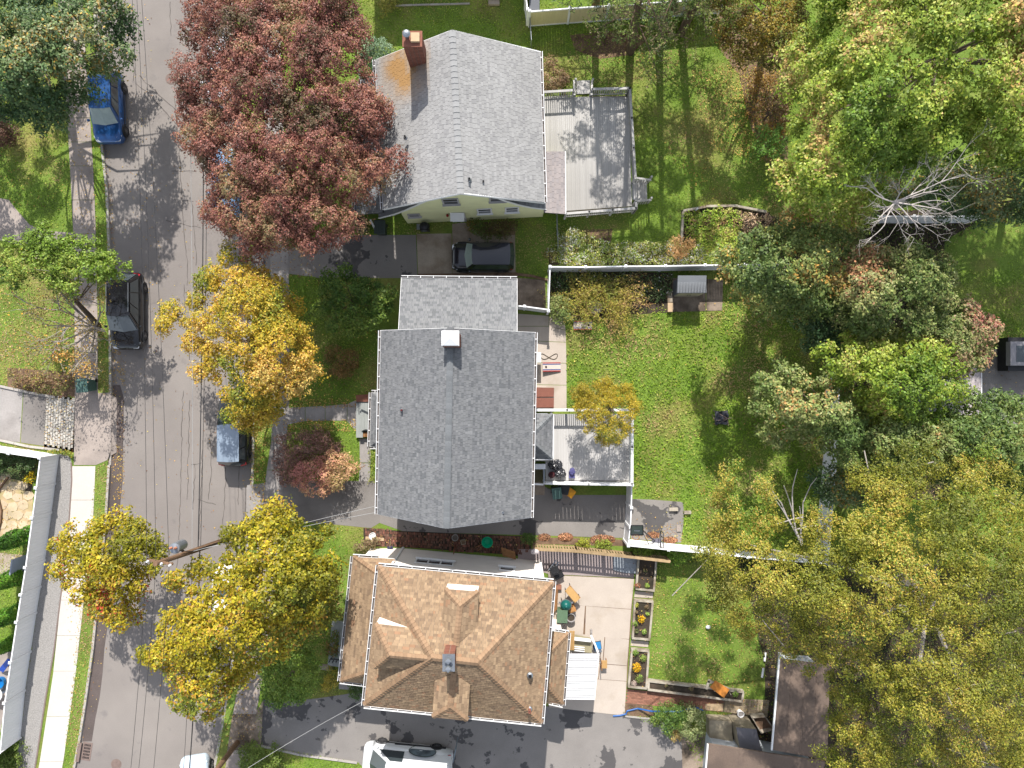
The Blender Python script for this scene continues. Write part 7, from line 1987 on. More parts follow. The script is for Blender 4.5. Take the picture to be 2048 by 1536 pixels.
# ------------------------------------------------------------------ yard objects
def at(px, py, z=0): return P(px, py, z)
def wheelie_bin(label, px, py, m, rz=0, s=1.0, open_=False, lid=None):
    c = at(px, py); t = thing('wheelie_bin', label, 'bin', c, None, rz)
    w, d, h = .29 * s, .34 * s, 1.0 * s
    MB().add([(-w * .8, -d * .8, .06), (w * .8, -d * .8, .06), (w * .8, d * .8, .06), (-w * .8, d * .8, .06), (-w, -d, h), (w, -d, h), (w, d, h), (-w, d, h)],
             [(3, 2, 1, 0), (0, 1, 5, 4), (1, 2, 6, 5), (2, 3, 7, 6), (3, 0, 4, 7), (4, 5, 6, 7)]).build('bin_body', m, t, local=True)
    l = MB(); l.slab([(-w * 1.08, -d * 1.1, h + .03), (w * 1.08, -d * 1.1, h + .03), (w * 1.08, d * 1.05, h + .09), (-w * 1.08, d * 1.05, h + .09)], .05)
    for k in (-.5, 0, .5): l.slab([(w * k - .04, -d * .8, h + .055), (w * k + .04, -d * .8, h + .055), (w * k + .04, d * .7, h + .1), (w * k - .04, d * .7, h + .1)], .03)
    l.build('lid', lid or m, t, local=True)
    MB().beam((-w * .9, d * 1.15, h - .02), (w * .9, d * 1.15, h - .02), .05, .05).build('handle', M['trim'], t, local=True)
    ax = Matrix.Rotation(math.pi / 2, 3, 'Y')
    for k in (-1, 1): MB().lathe((k * w * .85, d * .8, .11), [(.03, -.03), (.11, -.03), (.11, .03), (.03, .03)], 12, axis=ax).build('wheel', M['tyre'], t, local=True)
    return t
wheelie_bin('pale teal bin beside the pavement and cobbled apron', 186, 771, M['teal_bin'], .05, 1.15)
wheelie_bin('dark green wheelie bin on the strip beside the yellow house', 766, 462, M['dark_bin'], .0, 1.1)
wheelie_bin('blackish wheelie bin under the porch roof of the yellow house', 728, 455, mat('black_bin', (.02, .022, .024), .6, .1, 3), .1, 1.0)
wheelie_bin('sage green square bin beside the stacked boards behind the tan house', 1122, 1222, M['green_bin'], 3.1, 1.05)
wheelie_bin('dark open bin with a pale bag below the white deck', 1112, 982, M['dark_bin'], .15, .95, lid=M['teal_bin'])
wheelie_bin('blackish bin squeezed between deck and orange box', 1128, 976, mat('black_bin', (.02, .022, .024), .6, .1, 3), -.2, .8)

def crate(label, px, py, m, sx, sy, h, rz, name='storage_box', cat='box'):
    c = at(px, py); t = thing(name, label, cat, c, None, rz)
    MB().box((0, 0, h / 2), (sx * .92, sy * .92, h)).build('box_body', m, t, local=True)
    MB().box((0, 0, h + .02), (sx, sy, .05)).build('lid', m, t, local=True)
    MB().box((0, 0, h + .055), (sx * .7, sy * .7, .03)).build('lid_panel', m, t, local=True)
    return t
crate('bright orange lidded box below the white deck railing', 1138, 982, M['orange'], .62, .52, .6, math.radians(-35))

# cornhole boards: painted board with stripes and a hole, tilted on two legs
def cornhole(label, px, py, rz, hole):
    c = at(px, py); t = thing('cornhole_board', label, 'game board', c, 'pair of striped cornhole boards', rz)
    L, w = 1.14, .58; z0, z1 = .09, .30
    if hole < 0: z0, z1 = z1, z0
    MB().add([(-L / 2, -w / 2, z0), (L / 2, -w / 2, z1), (L / 2, w / 2, z1), (-L / 2, w / 2, z0), (-L / 2, -w / 2, z0 - .07), (L / 2, -w / 2, z1 - .07), (L / 2, w / 2, z1 - .07), (-L / 2, w / 2, z0 - .07)],
             [(0, 1, 2, 3), (7, 6, 5, 4), (0, 4, 5, 1), (1, 5, 6, 2), (2, 6, 7, 3), (3, 7, 4, 0)]).build('board', M['board_white'], t, local=True)
    for y, ww, m in ((-.255, .06, 'red'), (.255, .06, 'red'), (-.17, .055, 'stripe_blue'), (.17, .055, 'stripe_blue')):
        if m == 'stripe_blue': mm = mat('stripe_blue', K(50, 70, 150), .6, .05, 3)
        else: mm = M['red']
        MB().add([(-L / 2, y - ww / 2, z0 + .004), (L / 2, y - ww / 2, z1 + .004), (L / 2, y + ww / 2, z1 + .004), (-L / 2, y + ww / 2, z0 + .004)], [(0, 1, 2, 3)]).build('stripe', mm, t, local=True)
    xh = hole * (L / 2 - .2); zh = z0 + (z1 - z0) * (xh / L + .5)
    MB().lathe((xh, 0, zh - .004), [(.076, 0), (.076, .012)], 16).build('hole', mat('hole_dark', (.03, .012, .01), .9, 0), t, local=True)
    for y in (-1, 1): MB().beam((hole * .5, y * .24, .0), (hole * .5, y * .24, .24), .05, .05).build('leg', M['wood'], t, local=True)
cornhole('striped cornhole board lying on the grass at the patio edge', 1165, 651, 0, 1)
cornhole('striped cornhole board standing on the concrete patio', 1103, 734, math.radians(1), -1)
# hose loop on the patio
t = thing('garden_hose', 'dark looped garden hose on the concrete above the cornhole board', 'hose', at(1098, 713))
pts = []
for k in range(40):
    u = k / 39 * 2 * math.pi; pts.append(at(1098 + 17 * math.sin(u), 713 + 5.5 * math.sin(2 * u + .4) , .03))
MB().tube(pts, .022, 6).build('hose', mat('hose_brown', K(104, 90, 74), .6, .1, 4), t)
# white dome lid in the shrub
c = at(1190, 616); t = thing('fire_pit', 'round fire pit with white mottled cover among the golden shrub', 'fire pit', c)
MB().lathe(c, [(.30, 0), (.42, .35), (.44, .38)], 16).build('bowl', M['metal_dark'], t)
MB().ell((c.x, c.y, .38), (.43, .43, .16), 14, 8, bump=.06, seed=3).build('cover', mat('mottled_cover', K(216, 206, 210), .6, .15, 3, K(120, 104, 120), 2.2, .5, .56), t)

# timber edge and planks near the shed
t = thing('timber_border', 'weathered timber sleeper edging left of the shed', 'timber', at(1340, 610))
for a, b_, m in (((1338.5, 584), (1339.5, 605), 'timber'), ((1339.5, 606), (1339.5, 624), 'plank_pale')):
    MB().beam(at(*a, .14), at(*b_, .14), .30, .26).build('sleeper', M[m], t)
# shed
t = thing('garden_shed', 'small grey plastic shed with ribbed roof and tan doors', 'shed', at(1378, 575))
zs = 1.78
MB().prism(PP([(1346, 563), (1395, 563), (1395, 592), (1346, 592)], 0), 0, 1.66).build('wall', M['shed_dark'], t)
rf_ = MB().slab([at(1356, 551, zs + .06), at(1413, 551, zs + .06), at(1412, 586, zs - .1), at(1354, 586, zs - .1)], .07).build('roof', M['shed'], t)
rbm = MB().box((0, 0, 0), (.035, 1, .035)).data('roof_rib'); rbm.materials.append(M['shed'])
a, b_ = at(1356, 551, zs + .06), at(1413, 551, zs + .06); a2, b2 = at(1354, 586, zs - .1), at(1412, 586, zs - .1)
for i in range(19):
    u = (i + .5) / 19; p = a.lerp(b_, u); q = a2.lerp(b2, u); d = q - p
    inst(rbm, 'roof_rib', rf_, (p + q) / 2 + Vector((0, 0, .02)), scale=(1, d.length, 1), rot=(math.asin(-d.z / d.length) * -1 if False else math.atan2(-d.z, -d.y) * -1 + 0 if False else math.asin(-d.z / d.length), 0, math.atan2(d.y, d.x) + math.pi / 2 + math.pi))
yS = at(0, 592, 0).y - .02
for k in (0, 1):
    x0 = at(1347 + 24 * k, 590, 0).x; x1 = at(1371 + 24 * k, 590, 0).x
    dr = MB().box(((x0 + x1) / 2, yS, .82), (x1 - x0 - .02, .04, 1.5)).build('door', M['shed_door'], t)
    MB().box((x1 - .08 if k == 0 else x0 + .08, yS - .04, .85), (.03, .03, .2)).build('handle', M['trim'], dr)

# rubbish bags and cushions on the deck
def bag(label, px, py, z, rr, m, seed, group='black rubbish bags on the deck'):
    c = at(px, py, z); rg = np.random.default_rng(seed); n, k = 26, 16; vs = []; fs = []
    for i in range(k + 1):
        th_ = math.pi * i / k
        for j in range(n):
            a = 2 * math.pi * j / n
            q = rr * (1 + .07 * math.sin(a * 5 + i * .9 + seed) + .05 * math.sin(a * 9 - i * 1.3) + .03 * rg.normal())
            vs.append((c.x + q * math.sin(th_) * math.cos(a), c.y + q * math.sin(th_) * math.sin(a), c.z + rr * .75 - .75 * q * math.cos(th_)))
    for i in range(k):
        for j in range(n): fs.append((i * n + j, i * n + (j + 1) % n, (i + 1) * n + (j + 1) % n, (i + 1) * n + j))
    t = thing('rubbish_bag', label, 'rubbish bag', c, group)
    MB().add(vs, fs).build('sack', m, t)
    MB().lathe((c.x, c.y, c.z + rr * 1.42), [(.05, 0), (.03, .06), (.07, .14), (.02, .18)], 8).build('knot', m, t)
bag('upper black rubbish bag on the white deck by the hipped bay', 1113, 929, 1.4, .34, M['bag'], 1)
bag('lower black rubbish bag on the white deck near the railing', 1120, 946, 1.4, .34, M['bag'], 2)
bag('flat black bag shaded by the hipped bay roof', 1105, 928, 1.4, .28, M['bag'], 4)
bag('small dark red bag beside the black bags', 1103, 949, 1.4, .2, mat('red_bag', K(96, 46, 54), .4, .2, 5), 3, 'small bag')
c = at(1143, 945, 1.4); t = thing('folding_chair', 'folded lounge chair with crumpled purple cushion on the deck', 'chair', c)
MB().box((c.x, c.y - .12, 1.6), (.36, .4, .06)).build('seat', M['navy'], t)
MB().ell((c.x + .02, c.y + .1, 1.72), (.19, .24, .12), 14, 8, bump=.12, seed=5).build('cushion', M['navy'], t)
for sx, sy in ((-1, -1), (1, -1), (-1, 1), (1, 1)): MB().box((c.x + sx * .16, c.y - .1 + sy * .17, 1.5), (.03, .03, .2)).build('leg', M['metal'], t)

# broken black chair on the shaded lawn
c = at(1441, 835); t = thing('folding_chair', 'tattered black folding chair lying on the shaded lawn', 'chair', c)
rg = random.Random(3)
vs = []; nx, ny = 9, 8
for i in range(nx):
    for j in range(ny):
        vs.append((c.x - .42 + .84 * i / (nx - 1) + rg.uniform(-.03, .03), c.y - .42 + .84 * j / (ny - 1) + rg.uniform(-.03, .03), .22 + .12 * math.sin(i * 1.2) * math.cos(j * 1.1) + rg.uniform(0, .06)))
MB().add(vs, [(i * ny + j, (i + 1) * ny + j, (i + 1) * ny + j + 1, i * ny + j + 1) for i in range(nx - 1) for j in range(ny - 1)]).build('fabric', mat('black_fabric', K(66, 68, 78), .8, .3, 5), t)
for a, b_ in (((-.5, .45, .1), (.45, -.1, .35)), ((-.4, -.2, .3), (.62, .0, .3)), ((-.35, -.45, .08), (.3, -.1, .34)), ((.3, .45, .1), (.42, -.5, .3)), ((-.55, .2, .05), (-.3, -.5, .3))):
    MB().tube([c + Vector(a), c + Vector(b_)], .022, 6).build('frame_bar', mat('chair_wood', K(150, 130, 120), .7, .1, 4), t)

# basketball hoop: portable stand leaning by the fence
c = at(1290, 1086); t = thing('basketball_hoop', 'portable basketball hoop with clear framed backboard by the bright fence', 'basketball hoop', c)
zt_ = 2.75
A, B = at(1262, 1051, zt_), at(1286, 1051, zt_); A2, B2 = at(1261, 1070, 2.1), at(1286, 1070, 2.1)
MB().slab([A, B, B2, A2], .02).build('backboard', mat('clear_acrylic', K(124, 134, 132), .15, .15, 3, spec=.8), t)
for p, q in ((A, B), (B, B2), (B2, A2), (A2, A)): MB().beam(p, q, .06, .05).build('backboard_frame', M['metal_dark'], t)
MB().beam(A.lerp(A2, .55) + Vector((.2, 0, .03)), B.lerp(B2, .55) + Vector((-.2, 0, .03)), .03, .02).build('target_mark', M['white'], t)
MB().tube([at(1287, 1062, 2.3), at(1305, 1079, .9), at(1309, 1081, .25)], .045, 8).build('pole', M['metal_dark'], t)
MB().tube([at(1286, 1066, 2.1), at(1300, 1093, .5)], .02, 6).build('brace', M['metal_dark'], t)
MB().prism(PP([(1304, 1076), (1322, 1078), (1320, 1084), (1303, 1082)]), .02, .22).build('stand_base', mat('base_grey', K(128, 126, 140), .5, .1, 3), t)
pts = [(at(1262 + 10, 1073, 2.15).x + .2 * math.cos(a), at(1272, 1073, 2.15).y - .05 + .16 * math.sin(a), 2.12) for a in [2 * math.pi * k / 16 for k in range(17)]]
MB().tube(pts, .018, 6).build('rim', mat('rim_orange', K(176, 100, 50), .5, .1, 3), t)
c = at(1318, 1088); t = thing('garden_gate', 'thin dark metal gate frame leaning on the bright fence', 'gate', c)
fp_ = [at(1321.5, 1061, 1.9), at(1326.5, 1066, 1.9), at(1326.5, 1100, 1.7), at(1321.5, 1095, 1.7)]
for i in range(4): MB().tube([fp_[i], fp_[(i + 1) % 4]], .025, 6).build('bar', M['metal_dark'], t)
for k in (.3, .62): MB().tube([fp_[0].lerp(fp_[3], k), fp_[1].lerp(fp_[2], k)], .018, 6).build('bar', M['metal_dark'], t)
MB().tube([fp_[3], at(1320, 1086, 0)], .025, 6).build('leg', M['metal_dark'], t); MB().tube([fp_[0], at(1317, 1083, 0)], .025, 6).build('leg', M['metal_dark'], t)
# stone blocks at the asphalt corner
for lab, px, py, w in (('longer stone block on the asphalt corner', 1346, 1018, .56), ('shorter stone block at the grass edge', 1374, 1024, .44)):
    c = at(px, py); b = MB().box((c.x, c.y, .1), (w, .19, .2), .02)
    tag(b.build('stone_block', M['timber'], None), lab, 'stone block')
c = at(1357, 1056); tag(MB().box((c.x, c.y, .05), (.28, .42, .1), .03).build('paving_stone', M['conc_old']), 'single pale paving stone by the leaf pile', 'paving stone')
# things on the brick strip
def bucket(label, px, py, r0, h, m, square=False, mi=None, name='bucket', cat='bucket', lid=False):
    c = at(px, py); t = thing(name, label, cat, c)
    n = 4 if square else 18; ax = Matrix.Rotation(math.pi / 4 + .2, 3, 'Z') if square else None
    MB().lathe(c, [(r0 * .8, 0), (r0, h), (r0 * 1.06, h), (r0 * 1.06, h + .02), (r0 * .9, h + .02), (r0 * .85, h - .05), (.02, h - .06)], n, axis=ax).build('pail', m, t)
    MB().lathe((c.x, c.y, h - .055), [(r0 * .84, 0), (r0 * .84, .01)], n, axis=ax).build('lid' if lid else 'contents', mi or m, t)
    return t
bucket('white topped pot standing on a plank at the lawn edge', 747, 1070, .21, .35, M['white'], mi=M['white'], name='plant_pot', cat='pot', lid=True)
bucket('round grey bucket on the old bricks', 911, 1073, .2, .4, mat('grey_pail', K(190, 186, 178), .5, .1, 3, f=.5) if False else mat('grey_pail', K(190, 186, 178), .5, .1, 3), mi=mat('pail_in', K(130, 120, 112), .8, .2, 4))
bucket('square pale bucket next to the round one', 927, 1082, .2, .36, mat('cream_pail', K(206, 192, 166), .5, .1, 3), True, mat('pail_in2', K(150, 126, 100), .8, .2, 4))
tag(MB().beam(at(731, 1076, .06), at(768, 1079, .06), .19, .05).build('plank', M['plank_pale']), 'pale plank lying on the bricks under the white pot', 'plank')
c = at(975, 1081); t = thing('wheelbarrow', 'small green wheelbarrow tub on the shaded bricks', 'wheelbarrow', c)
MB().lathe((c.x, c.y, .25), [(.18, 0), (.34, .28), (.36, .3), (.33, .3), (.17, .05), (.02, .05)], 16).build('tub', M['green_plastic'], t)
MB().tube([c + Vector((-.3, -.1, .4)), c + Vector((-.75, -.35, .45))], .022, 6).build('handle', M['wood'], t); MB().tube([c + Vector((-.25, -.25, .4)), c + Vector((-.6, -.55, .45))], .022, 6).build('handle', M['wood'], t)
ax = Matrix.Rotation(math.pi / 2, 3, 'X'); MB().lathe((c.x + .2, c.y, .15), [(.03, -.04), (.15, -.04), (.15, .04), (.03, .04)], 14, axis=ax).build('wheel', M['tyre'], t)
c = at(780, 1092); t = thing('shovel', 'snow shovel with blue blade leaning at the white porch block', 'shovel', c)
MB().slab([at(774, 1094, .35), at(785, 1093, .35), at(788, 1103, .1), at(777, 1107, .1)], .03).build('blade', mat('blade_blue', K(70, 78, 120), .5, .1, 3), t)
MB().tube([at(780, 1095, .4), at(781, 1079, 1.0)], .022, 6).build('handle', M['plank_pale'], t)
c = at(1016, 1108); t = thing('wooden_pallet', 'brown slatted wooden pallet propped against the cream wall', 'pallet', c)
for k in range(5):
    a = at(1002 + k * 1.0, 1096 + k * 3.6, .95 - k * .02); b_ = at(1030 + k * .3, 1105 + k * 3.2, .95 - k * .02); MB().beam(a, b_, .09, .02).build('slat', M['wood'], t)
for f in (.05, .95): MB().beam(at(1002 + 28 * f, 1096 + 9 * f, .9), at(1006 + 26 * f, 1112 + 7 * f, .86), .08, .07).build('rail', M['wood'], t)
for px, py in ((1003, 1098), (1030, 1107)): p = at(px, py); MB().box((p.x, p.y, .43), (.07, .07, .86)).build('leg', M['wood'], t)
c = at(1068, 1092); tag(MB().ell((c.x, c.y, 1.52), (.24, .16, .09), 12, 7, bump=.2, seed=2).build('white_cloth', mat('white_cloth', K(226, 216, 216), .9, .08, 4)), 'crumpled white cloth on the end of the picket fence', 'cloth')

# plastic sheet on the pink concrete
vs = []; nx, ny = 16, 8; rg = random.Random(6)
for i in range(nx):
    for j in range(ny):
        u, v = i / (nx - 1), j / (ny - 1); p = at(1226 + 66 * u, 1113 + 26 * v - 20 * u * 0 + 8 * math.sin(u * 3) * (v - .5))
        vs.append((p.x, p.y - .1 * math.sin(u * 2), .03 + .08 * abs(math.sin(i * 1.7 + j)) + rg.uniform(0, .05)))
tag(MB().add(vs, [(i * ny + j, (i + 1) * ny + j, (i + 1) * ny + j + 1, i * ny + j + 1) for i in range(nx - 1) for j in range(ny - 1)]).build('plastic_sheet', M['plastic_sheet'], smooth=True), 'crumpled translucent plastic sheet at the end of the pinkish concrete', 'plastic sheet')
# dark odds and ends against the rear wall of the tan house
for lab, px, py, sx, sy, h, m, rz in (('dark box against the cream wall corner', 1108, 1136, .5, .5, .7, 'metal_dark', .3), ('grey brick heap block beside the dark boxes', 1102, 1144, .4, .45, .35, 'conc_old', .1), ('pair of small brown blocks by the tan table', 1117, 1173, .36, .3, .2, 'brick', 0), ('dark flat crate next to the picket shadow', 1117, 1148, .6, .35, .4, 'metal_dark', .5)):
    crate(lab, px, py, M[m], sx, sy, h, rz, 'storage_box', 'box')
c = at(1104, 1126); t = thing('metal_ladder', 'folded grey metal ladder lying beside the house corner', 'ladder', c)
for o_ in (0, 6): MB().beam(at(1097 + o_, 1140 + o_ * .6, .5), at(1112 + o_, 1120 + o_ * .6, .5), .05, .05).build('rail', M['metal'], t)
for k in range(5): MB().beam(at(1098 + k * 3, 1138 - k * 4, .52), at(1104 + k * 3, 1142 - k * 4, .52), .03, .03).build('rung', M['metal'], t)
# stacked boards along the wall
t = thing('lumber_stack', 'stack of brown boards leaning along the rear wall', 'lumber', at(1111, 1200))
for k in range(4): MB().beam(at(1107 + k * 2.8, 1164 + k * 4, .4 - k * .07), at(1105 + k * 2.6, 1228 - k * 3, .4 - k * .07), .07, .12).build('board', M['wood'], t)
# folding table, kamado cooker, cardboard box, pot
c = at(1146, 1187); t = thing('folding_table', 'tan folding table set diagonally on the concrete', 'table', c)
tp = [at(1140, 1171, .75), at(1161, 1196, .75), at(1150, 1206, .75), at(1130, 1182, .75)]
MB().slab(tp, .05).build('tabletop', M['wood_tan'], t)
for p in tp: q = p.lerp(at(1146, 1188, .75), .12); MB().tube([q, Vector((q.x, q.y, 0))], .022, 6).build('leg', M['metal_dark'], t)
for i in (0, 2): MB().beam(tp[i] - Vector((0, 0, .06)), tp[i + 1] - Vector((0, 0, .06)), .03, .06).build('apron', M['wood'], t)
c = at(1130, 1203); t = thing('kamado_grill', 'teal egg shaped grill with side brackets', 'grill', c)
MB().lathe(c, [(.18, .35), (.30, .5), (.34, .72), (.34, .76), (.30, .95), (.18, 1.08), (.08, 1.12), (.07, 1.18), (.02, 1.19)], 20).build('egg', M['teal'], t, smooth=True)
MB().lathe((c.x, c.y, .72), [(.345, 0), (.36, .02), (.345, .05)], 20).build('band', M['metal'], t)
for k in range(4):
    a = math.pi / 4 + k * math.pi / 2; MB().tube([c + Vector((math.cos(a) * .3, math.sin(a) * .3, .7)), c + Vector((math.cos(a) * .36, math.sin(a) * .36, 0))], .02, 6).build('stand_leg', M['metal_dark'], t)
for s_ in (-1, 1): MB().box((c.x + s_ * .38, c.y + .16, .74), (.12, .1, .04)).build('side_bracket', M['metal'], t)
crate('opened cardboard box between the teal grill and the bin', 1143, 1214, mat('cardboard', K(214, 156, 96), .8, .1, 3), .46, .4, .4, .3, 'cardboard_box', 'box')
bucket('pale grey round pot with dark soil beside the green bin', 1141, 1231, .26, .45, mat('pot_grey', K(190, 184, 182), .6, .1, 3), mi=M['soil'], name='plant_pot', cat='pot')
# bulky furniture below the bump-out
c = at(1158, 1285); t = thing('garden_bench', 'white and tan slatted bench frame beside the awning', 'bench', c)
MB().slab([at(1142, 1268, .5), at(1182, 1276, .5), at(1184, 1306, .5), at(1140, 1302, .5)], .05).build('seat', mat('bench_tan', K(186, 176, 142), .7, .12, 3), t)
MB().beam(at(1182, 1270, .95), at(1196, 1304, .95), .12, .06).build('backrest', M['white'], t)
MB().beam(at(1146, 1277, .8), at(1182, 1281, .8), .2, .05).build('armrest', M['white'], t)
for k in range(3): MB().beam(at(1149, 1293 + k * 4, .75), at(1169, 1295 + k * 4, .75), .05, .05).build('slat', M['white'], t)
for px, py in ((1143, 1270), (1182, 1276), (1183, 1304), (1141, 1301)): p = at(px, py); MB().box((p.x, p.y, .25), (.06, .06, .5)).build('leg', M['white'], t)
t = thing('leaning_boards', 'tan boards leaning at the corner of the rear bay', 'boards', at(1145, 1272))
for k in range(2): MB().beam(at(1142 + k * 5, 1262, 1.2), at(1141 + k * 5, 1300, .9), .14, .03).build('board', M['wood_tan'], t)
c = at(1193, 1286); t = thing('patio_chair', 'metal patio chair with bright blue cushion', 'chair', c)
MB().box((c.x, c.y, .46), (.44, .44, .09), .15).build('cushion', M['blue_bright'], t)
MB().box((c.x, c.y, .40), (.5, .5, .03), .15).build('seat', M['metal_dark'], t)
for sx, sy in ((-1, -1), (1, -1), (-1, 1), (1, 1)): MB().box((c.x + sx * .22, c.y + sy * .22, .2 if sy > 0 else .45), (.03, .03, .4 if sy > 0 else .9)).build('leg', M['metal'], t)
for k in range(4): MB().beam((c.x - .22, c.y - .24, .55 + k * .1), (c.x + .22, c.y - .24, .55 + k * .1), .02, .03).build('back_bar', M['metal'], t)
c = at(1206, 1324); t = thing('wooden_chair', 'light brown wooden chair beside the white awning', 'chair', c)
for k in range(6): MB().beam((c.x - .16, c.y + .24 - k * .085, .45), (c.x + .2, c.y + .24 - k * .085, .45), .07, .03).build('slat', M['wood_tan'], t)
for sx, sy in ((-1, -1), (1, -1), (-1, 1), (1, 1)): MB().box((c.x + sx * .17, c.y + .03 + sy * .22, .22 if sx > 0 else .42), (.04, .04, .44 if sx > 0 else .84)).build('leg', M['wood'], t)
MB().box((c.x - .19, c.y + .03, .72), (.03, .46, .2)).build('backrest', M['wood'], t)
c = at(1182, 1261); tag(MB().box((c.x, c.y, .12), (.12, .22, .24)).build('grey_block', M['conc_grey']), 'small grey block on the concrete above the bench', 'block')

# raised planters with flowers
def planter(label, q, h=.34, cat='planter'):
    t = thing('raised_planter', label, cat, at(*q[0]), 'timber raised planters')
    W = [at(*p) for p in q]
    ins = inset(W, .11)
    for i in range(4):
        a, b_ = W[i], W[(i + 1) % 4]; d = (b_ - a).normalized()
        c = sum(W, Vector((0, 0, 0))) / 4; nn = Vector((-d.y, d.x, 0)); nn = nn if (c - a).dot(nn) > 0 else -nn
        e = .0 if i % 2 == 0 else .10
        MB().beam(a + d * e + nn * .05 + Vector((0, 0, h / 2)), b_ - d * e + nn * .05 + Vector((0, 0, h / 2)), .1, h).build('side_board', M['timber'], t)
        MB().beam(a + d * (e + .01) + nn * .05 + Vector((0, 0, h + .012)), b_ - d * (e + .01) + nn * .05 + Vector((0, 0, h + .012)), .13, .025).build('cap_board', M['timber'], t)
    MB().prism([Vector((p.x, p.y, 0)) for p in ins], 0, h - .07).build('soil', M['soil'], t)
    return t
planter('raised planter nearest the picket fence with a red leaved plant', [(1274, 1112), (1312, 1116), (1307, 1180), (1269, 1176)])
planter('middle raised planter with an orange yellow marigold', [(1267, 1196), (1305, 1199), (1298, 1277), (1262, 1274)])
planter('lower raised planter with the larger marigold clump', [(1261, 1294), (1297, 1297), (1292, 1374), (1254, 1370)])
planter('long low raised planter with mostly bare soil', [(1294, 1356), (1485, 1378), (1482, 1400), (1293, 1376)])
for q in ([(1270, 1182), (1306, 1185), (1305, 1196), (1268, 1194)], [(1262, 1280), (1297, 1283), (1296, 1294), (1261, 1291)]):
    sheet('stepping_slab', q, .03, M['conc_patio'], .08)
MAR = [(lc(240, 190, 30), .5), (lc(232, 160, 40), .25), (lc(140, 160, 60), .25)]
GP = [(lc(130, 160, 70), .6), (lc(170, 190, 90), .4)]; DP = [(lc(130, 110, 80), .6), (lc(110, 124, 70), .4)]; RP = [(lc(196, 110, 80), .6), (lc(150, 120, 90), .4)]
def plant(label, px, py, rr_, h, pal, seed, z=.27, leaf=.09, group='plants in the raised planters'):
    c = at(px, py, z); r = np.random.default_rng(seed); n = int(520 * rr_ * rr_ * 4) + 40
    d = r.normal(size=(n, 3)); d /= np.linalg.norm(d, axis=1, keepdims=True); d[:, 2] = np.abs(d[:, 2])
    Cs = np.array([c.x, c.y, z + .02]) + d * np.array([rr_, rr_, h]) * r.uniform(.5, 1, (n, 1))
    t = thing('flowering_plant' if pal is MAR else 'potted_plant' if z > 1 else 'garden_plant', label, 'plant', c, group)
    quads('foliage', leaf_quads(Cs, d * .6 + np.array([0, 0, .5]) + r.normal(size=(n, 3)) * .4, leaf * r.uniform(.6, 1.3, n), .55, r), palette(Cs, pal, seed, 2.5, .8, r), M['leaf'], t)
    MB().tube([c, c + Vector((0, 0, h * .6))], .012, 5).build('stem', M['bark'], t)
for i, (lab, px, py, rr_, h, pal) in enumerate((
    ('red leaved plant in the top planter', 1275, 1170, .2, .25, RP), ('green plant beside the red leaved one in the top planter', 1294, 1171, .18, .22, GP), ('thin green plant at the upper end of the top planter', 1290, 1140, .16, .2, DP),
    ('yellow green tuft at the upper left of the middle planter', 1273, 1210, .15, .22, [(lc(170, 170, 70), 1)]), ('faded plant at the upper right of the middle planter', 1293, 1214, .16, .2, DP), ('small faded plant left of the marigold, middle planter', 1272, 1224, .14, .16, DP), ('small green plant above the marigold, middle planter', 1295, 1227, .14, .2, GP),
    ('bright orange yellow marigold in the middle planter', 1282, 1237, .27, .32, MAR), ('green plant at the left below the middle marigold', 1270, 1246, .2, .24, GP), ('faded plant at the lower left of the middle planter', 1272, 1262, .17, .18, DP), ('green plant at the lower right of the middle planter', 1288, 1263, .18, .24, GP),
    ('leafy green plant at the top of the lower planter', 1270, 1304, .25, .3, GP), ('grey green plant at the upper right of the lower planter', 1285, 1316, .26, .3, DP + GP), ('large yellow marigold clump in the lower planter', 1273, 1334, .32, .36, MAR), ('green plant under the large marigold clump', 1278, 1356, .3, .3, GP + DP), ('pale stones and dry stalks at the foot of the lower planter', 1268, 1366, .2, .1, [(lc(210, 190, 176), 1)]),
    ('bright green plant at the far end of the long planter', 1470, 1387, .22, .26, GP), ('dull green plant in the middle of the long planter', 1382, 1376, .18, .2, DP), ('small grey plant in the long planter near the corner', 1332, 1370, .16, .16, DP))):
    plant(lab, px, py, rr_, h, pal, 200 + i)
# orange board resting on the long planter
c = at(1440, 1380); t = thing('wooden_table', 'orange wooden tabletop with grey frame lying across the long planter', 'table', c)
MB().slab([at(1431, 1361, .6), at(1459, 1379, .62), at(1448, 1396, .62), at(1420, 1375, .6)], .04).build('tabletop', M['wood_orange'], t)
MB().beam(at(1416, 1361, .5), at(1458, 1379, .5), .2, .06).build('frame_board', M['timber'], t); MB().beam(at(1418, 1362, .5), at(1412, 1378, .5), .16, .06).build('frame_board', M['timber'], t)
for px, py in ((1424, 1374), (1446, 1392), (1456, 1381)): p = at(px, py); MB().box((p.x, p.y, .3), (.05, .05, .6)).build('leg', M['timber'], t)
tag(MB().slab([at(1411, 1408, .05), at(1446, 1408, .05), at(1446, 1423, .05), at(1411, 1420, .05)], .05).build('plywood_board', M['plank_pale']), 'pale plywood board lying on the brick path', 'board')
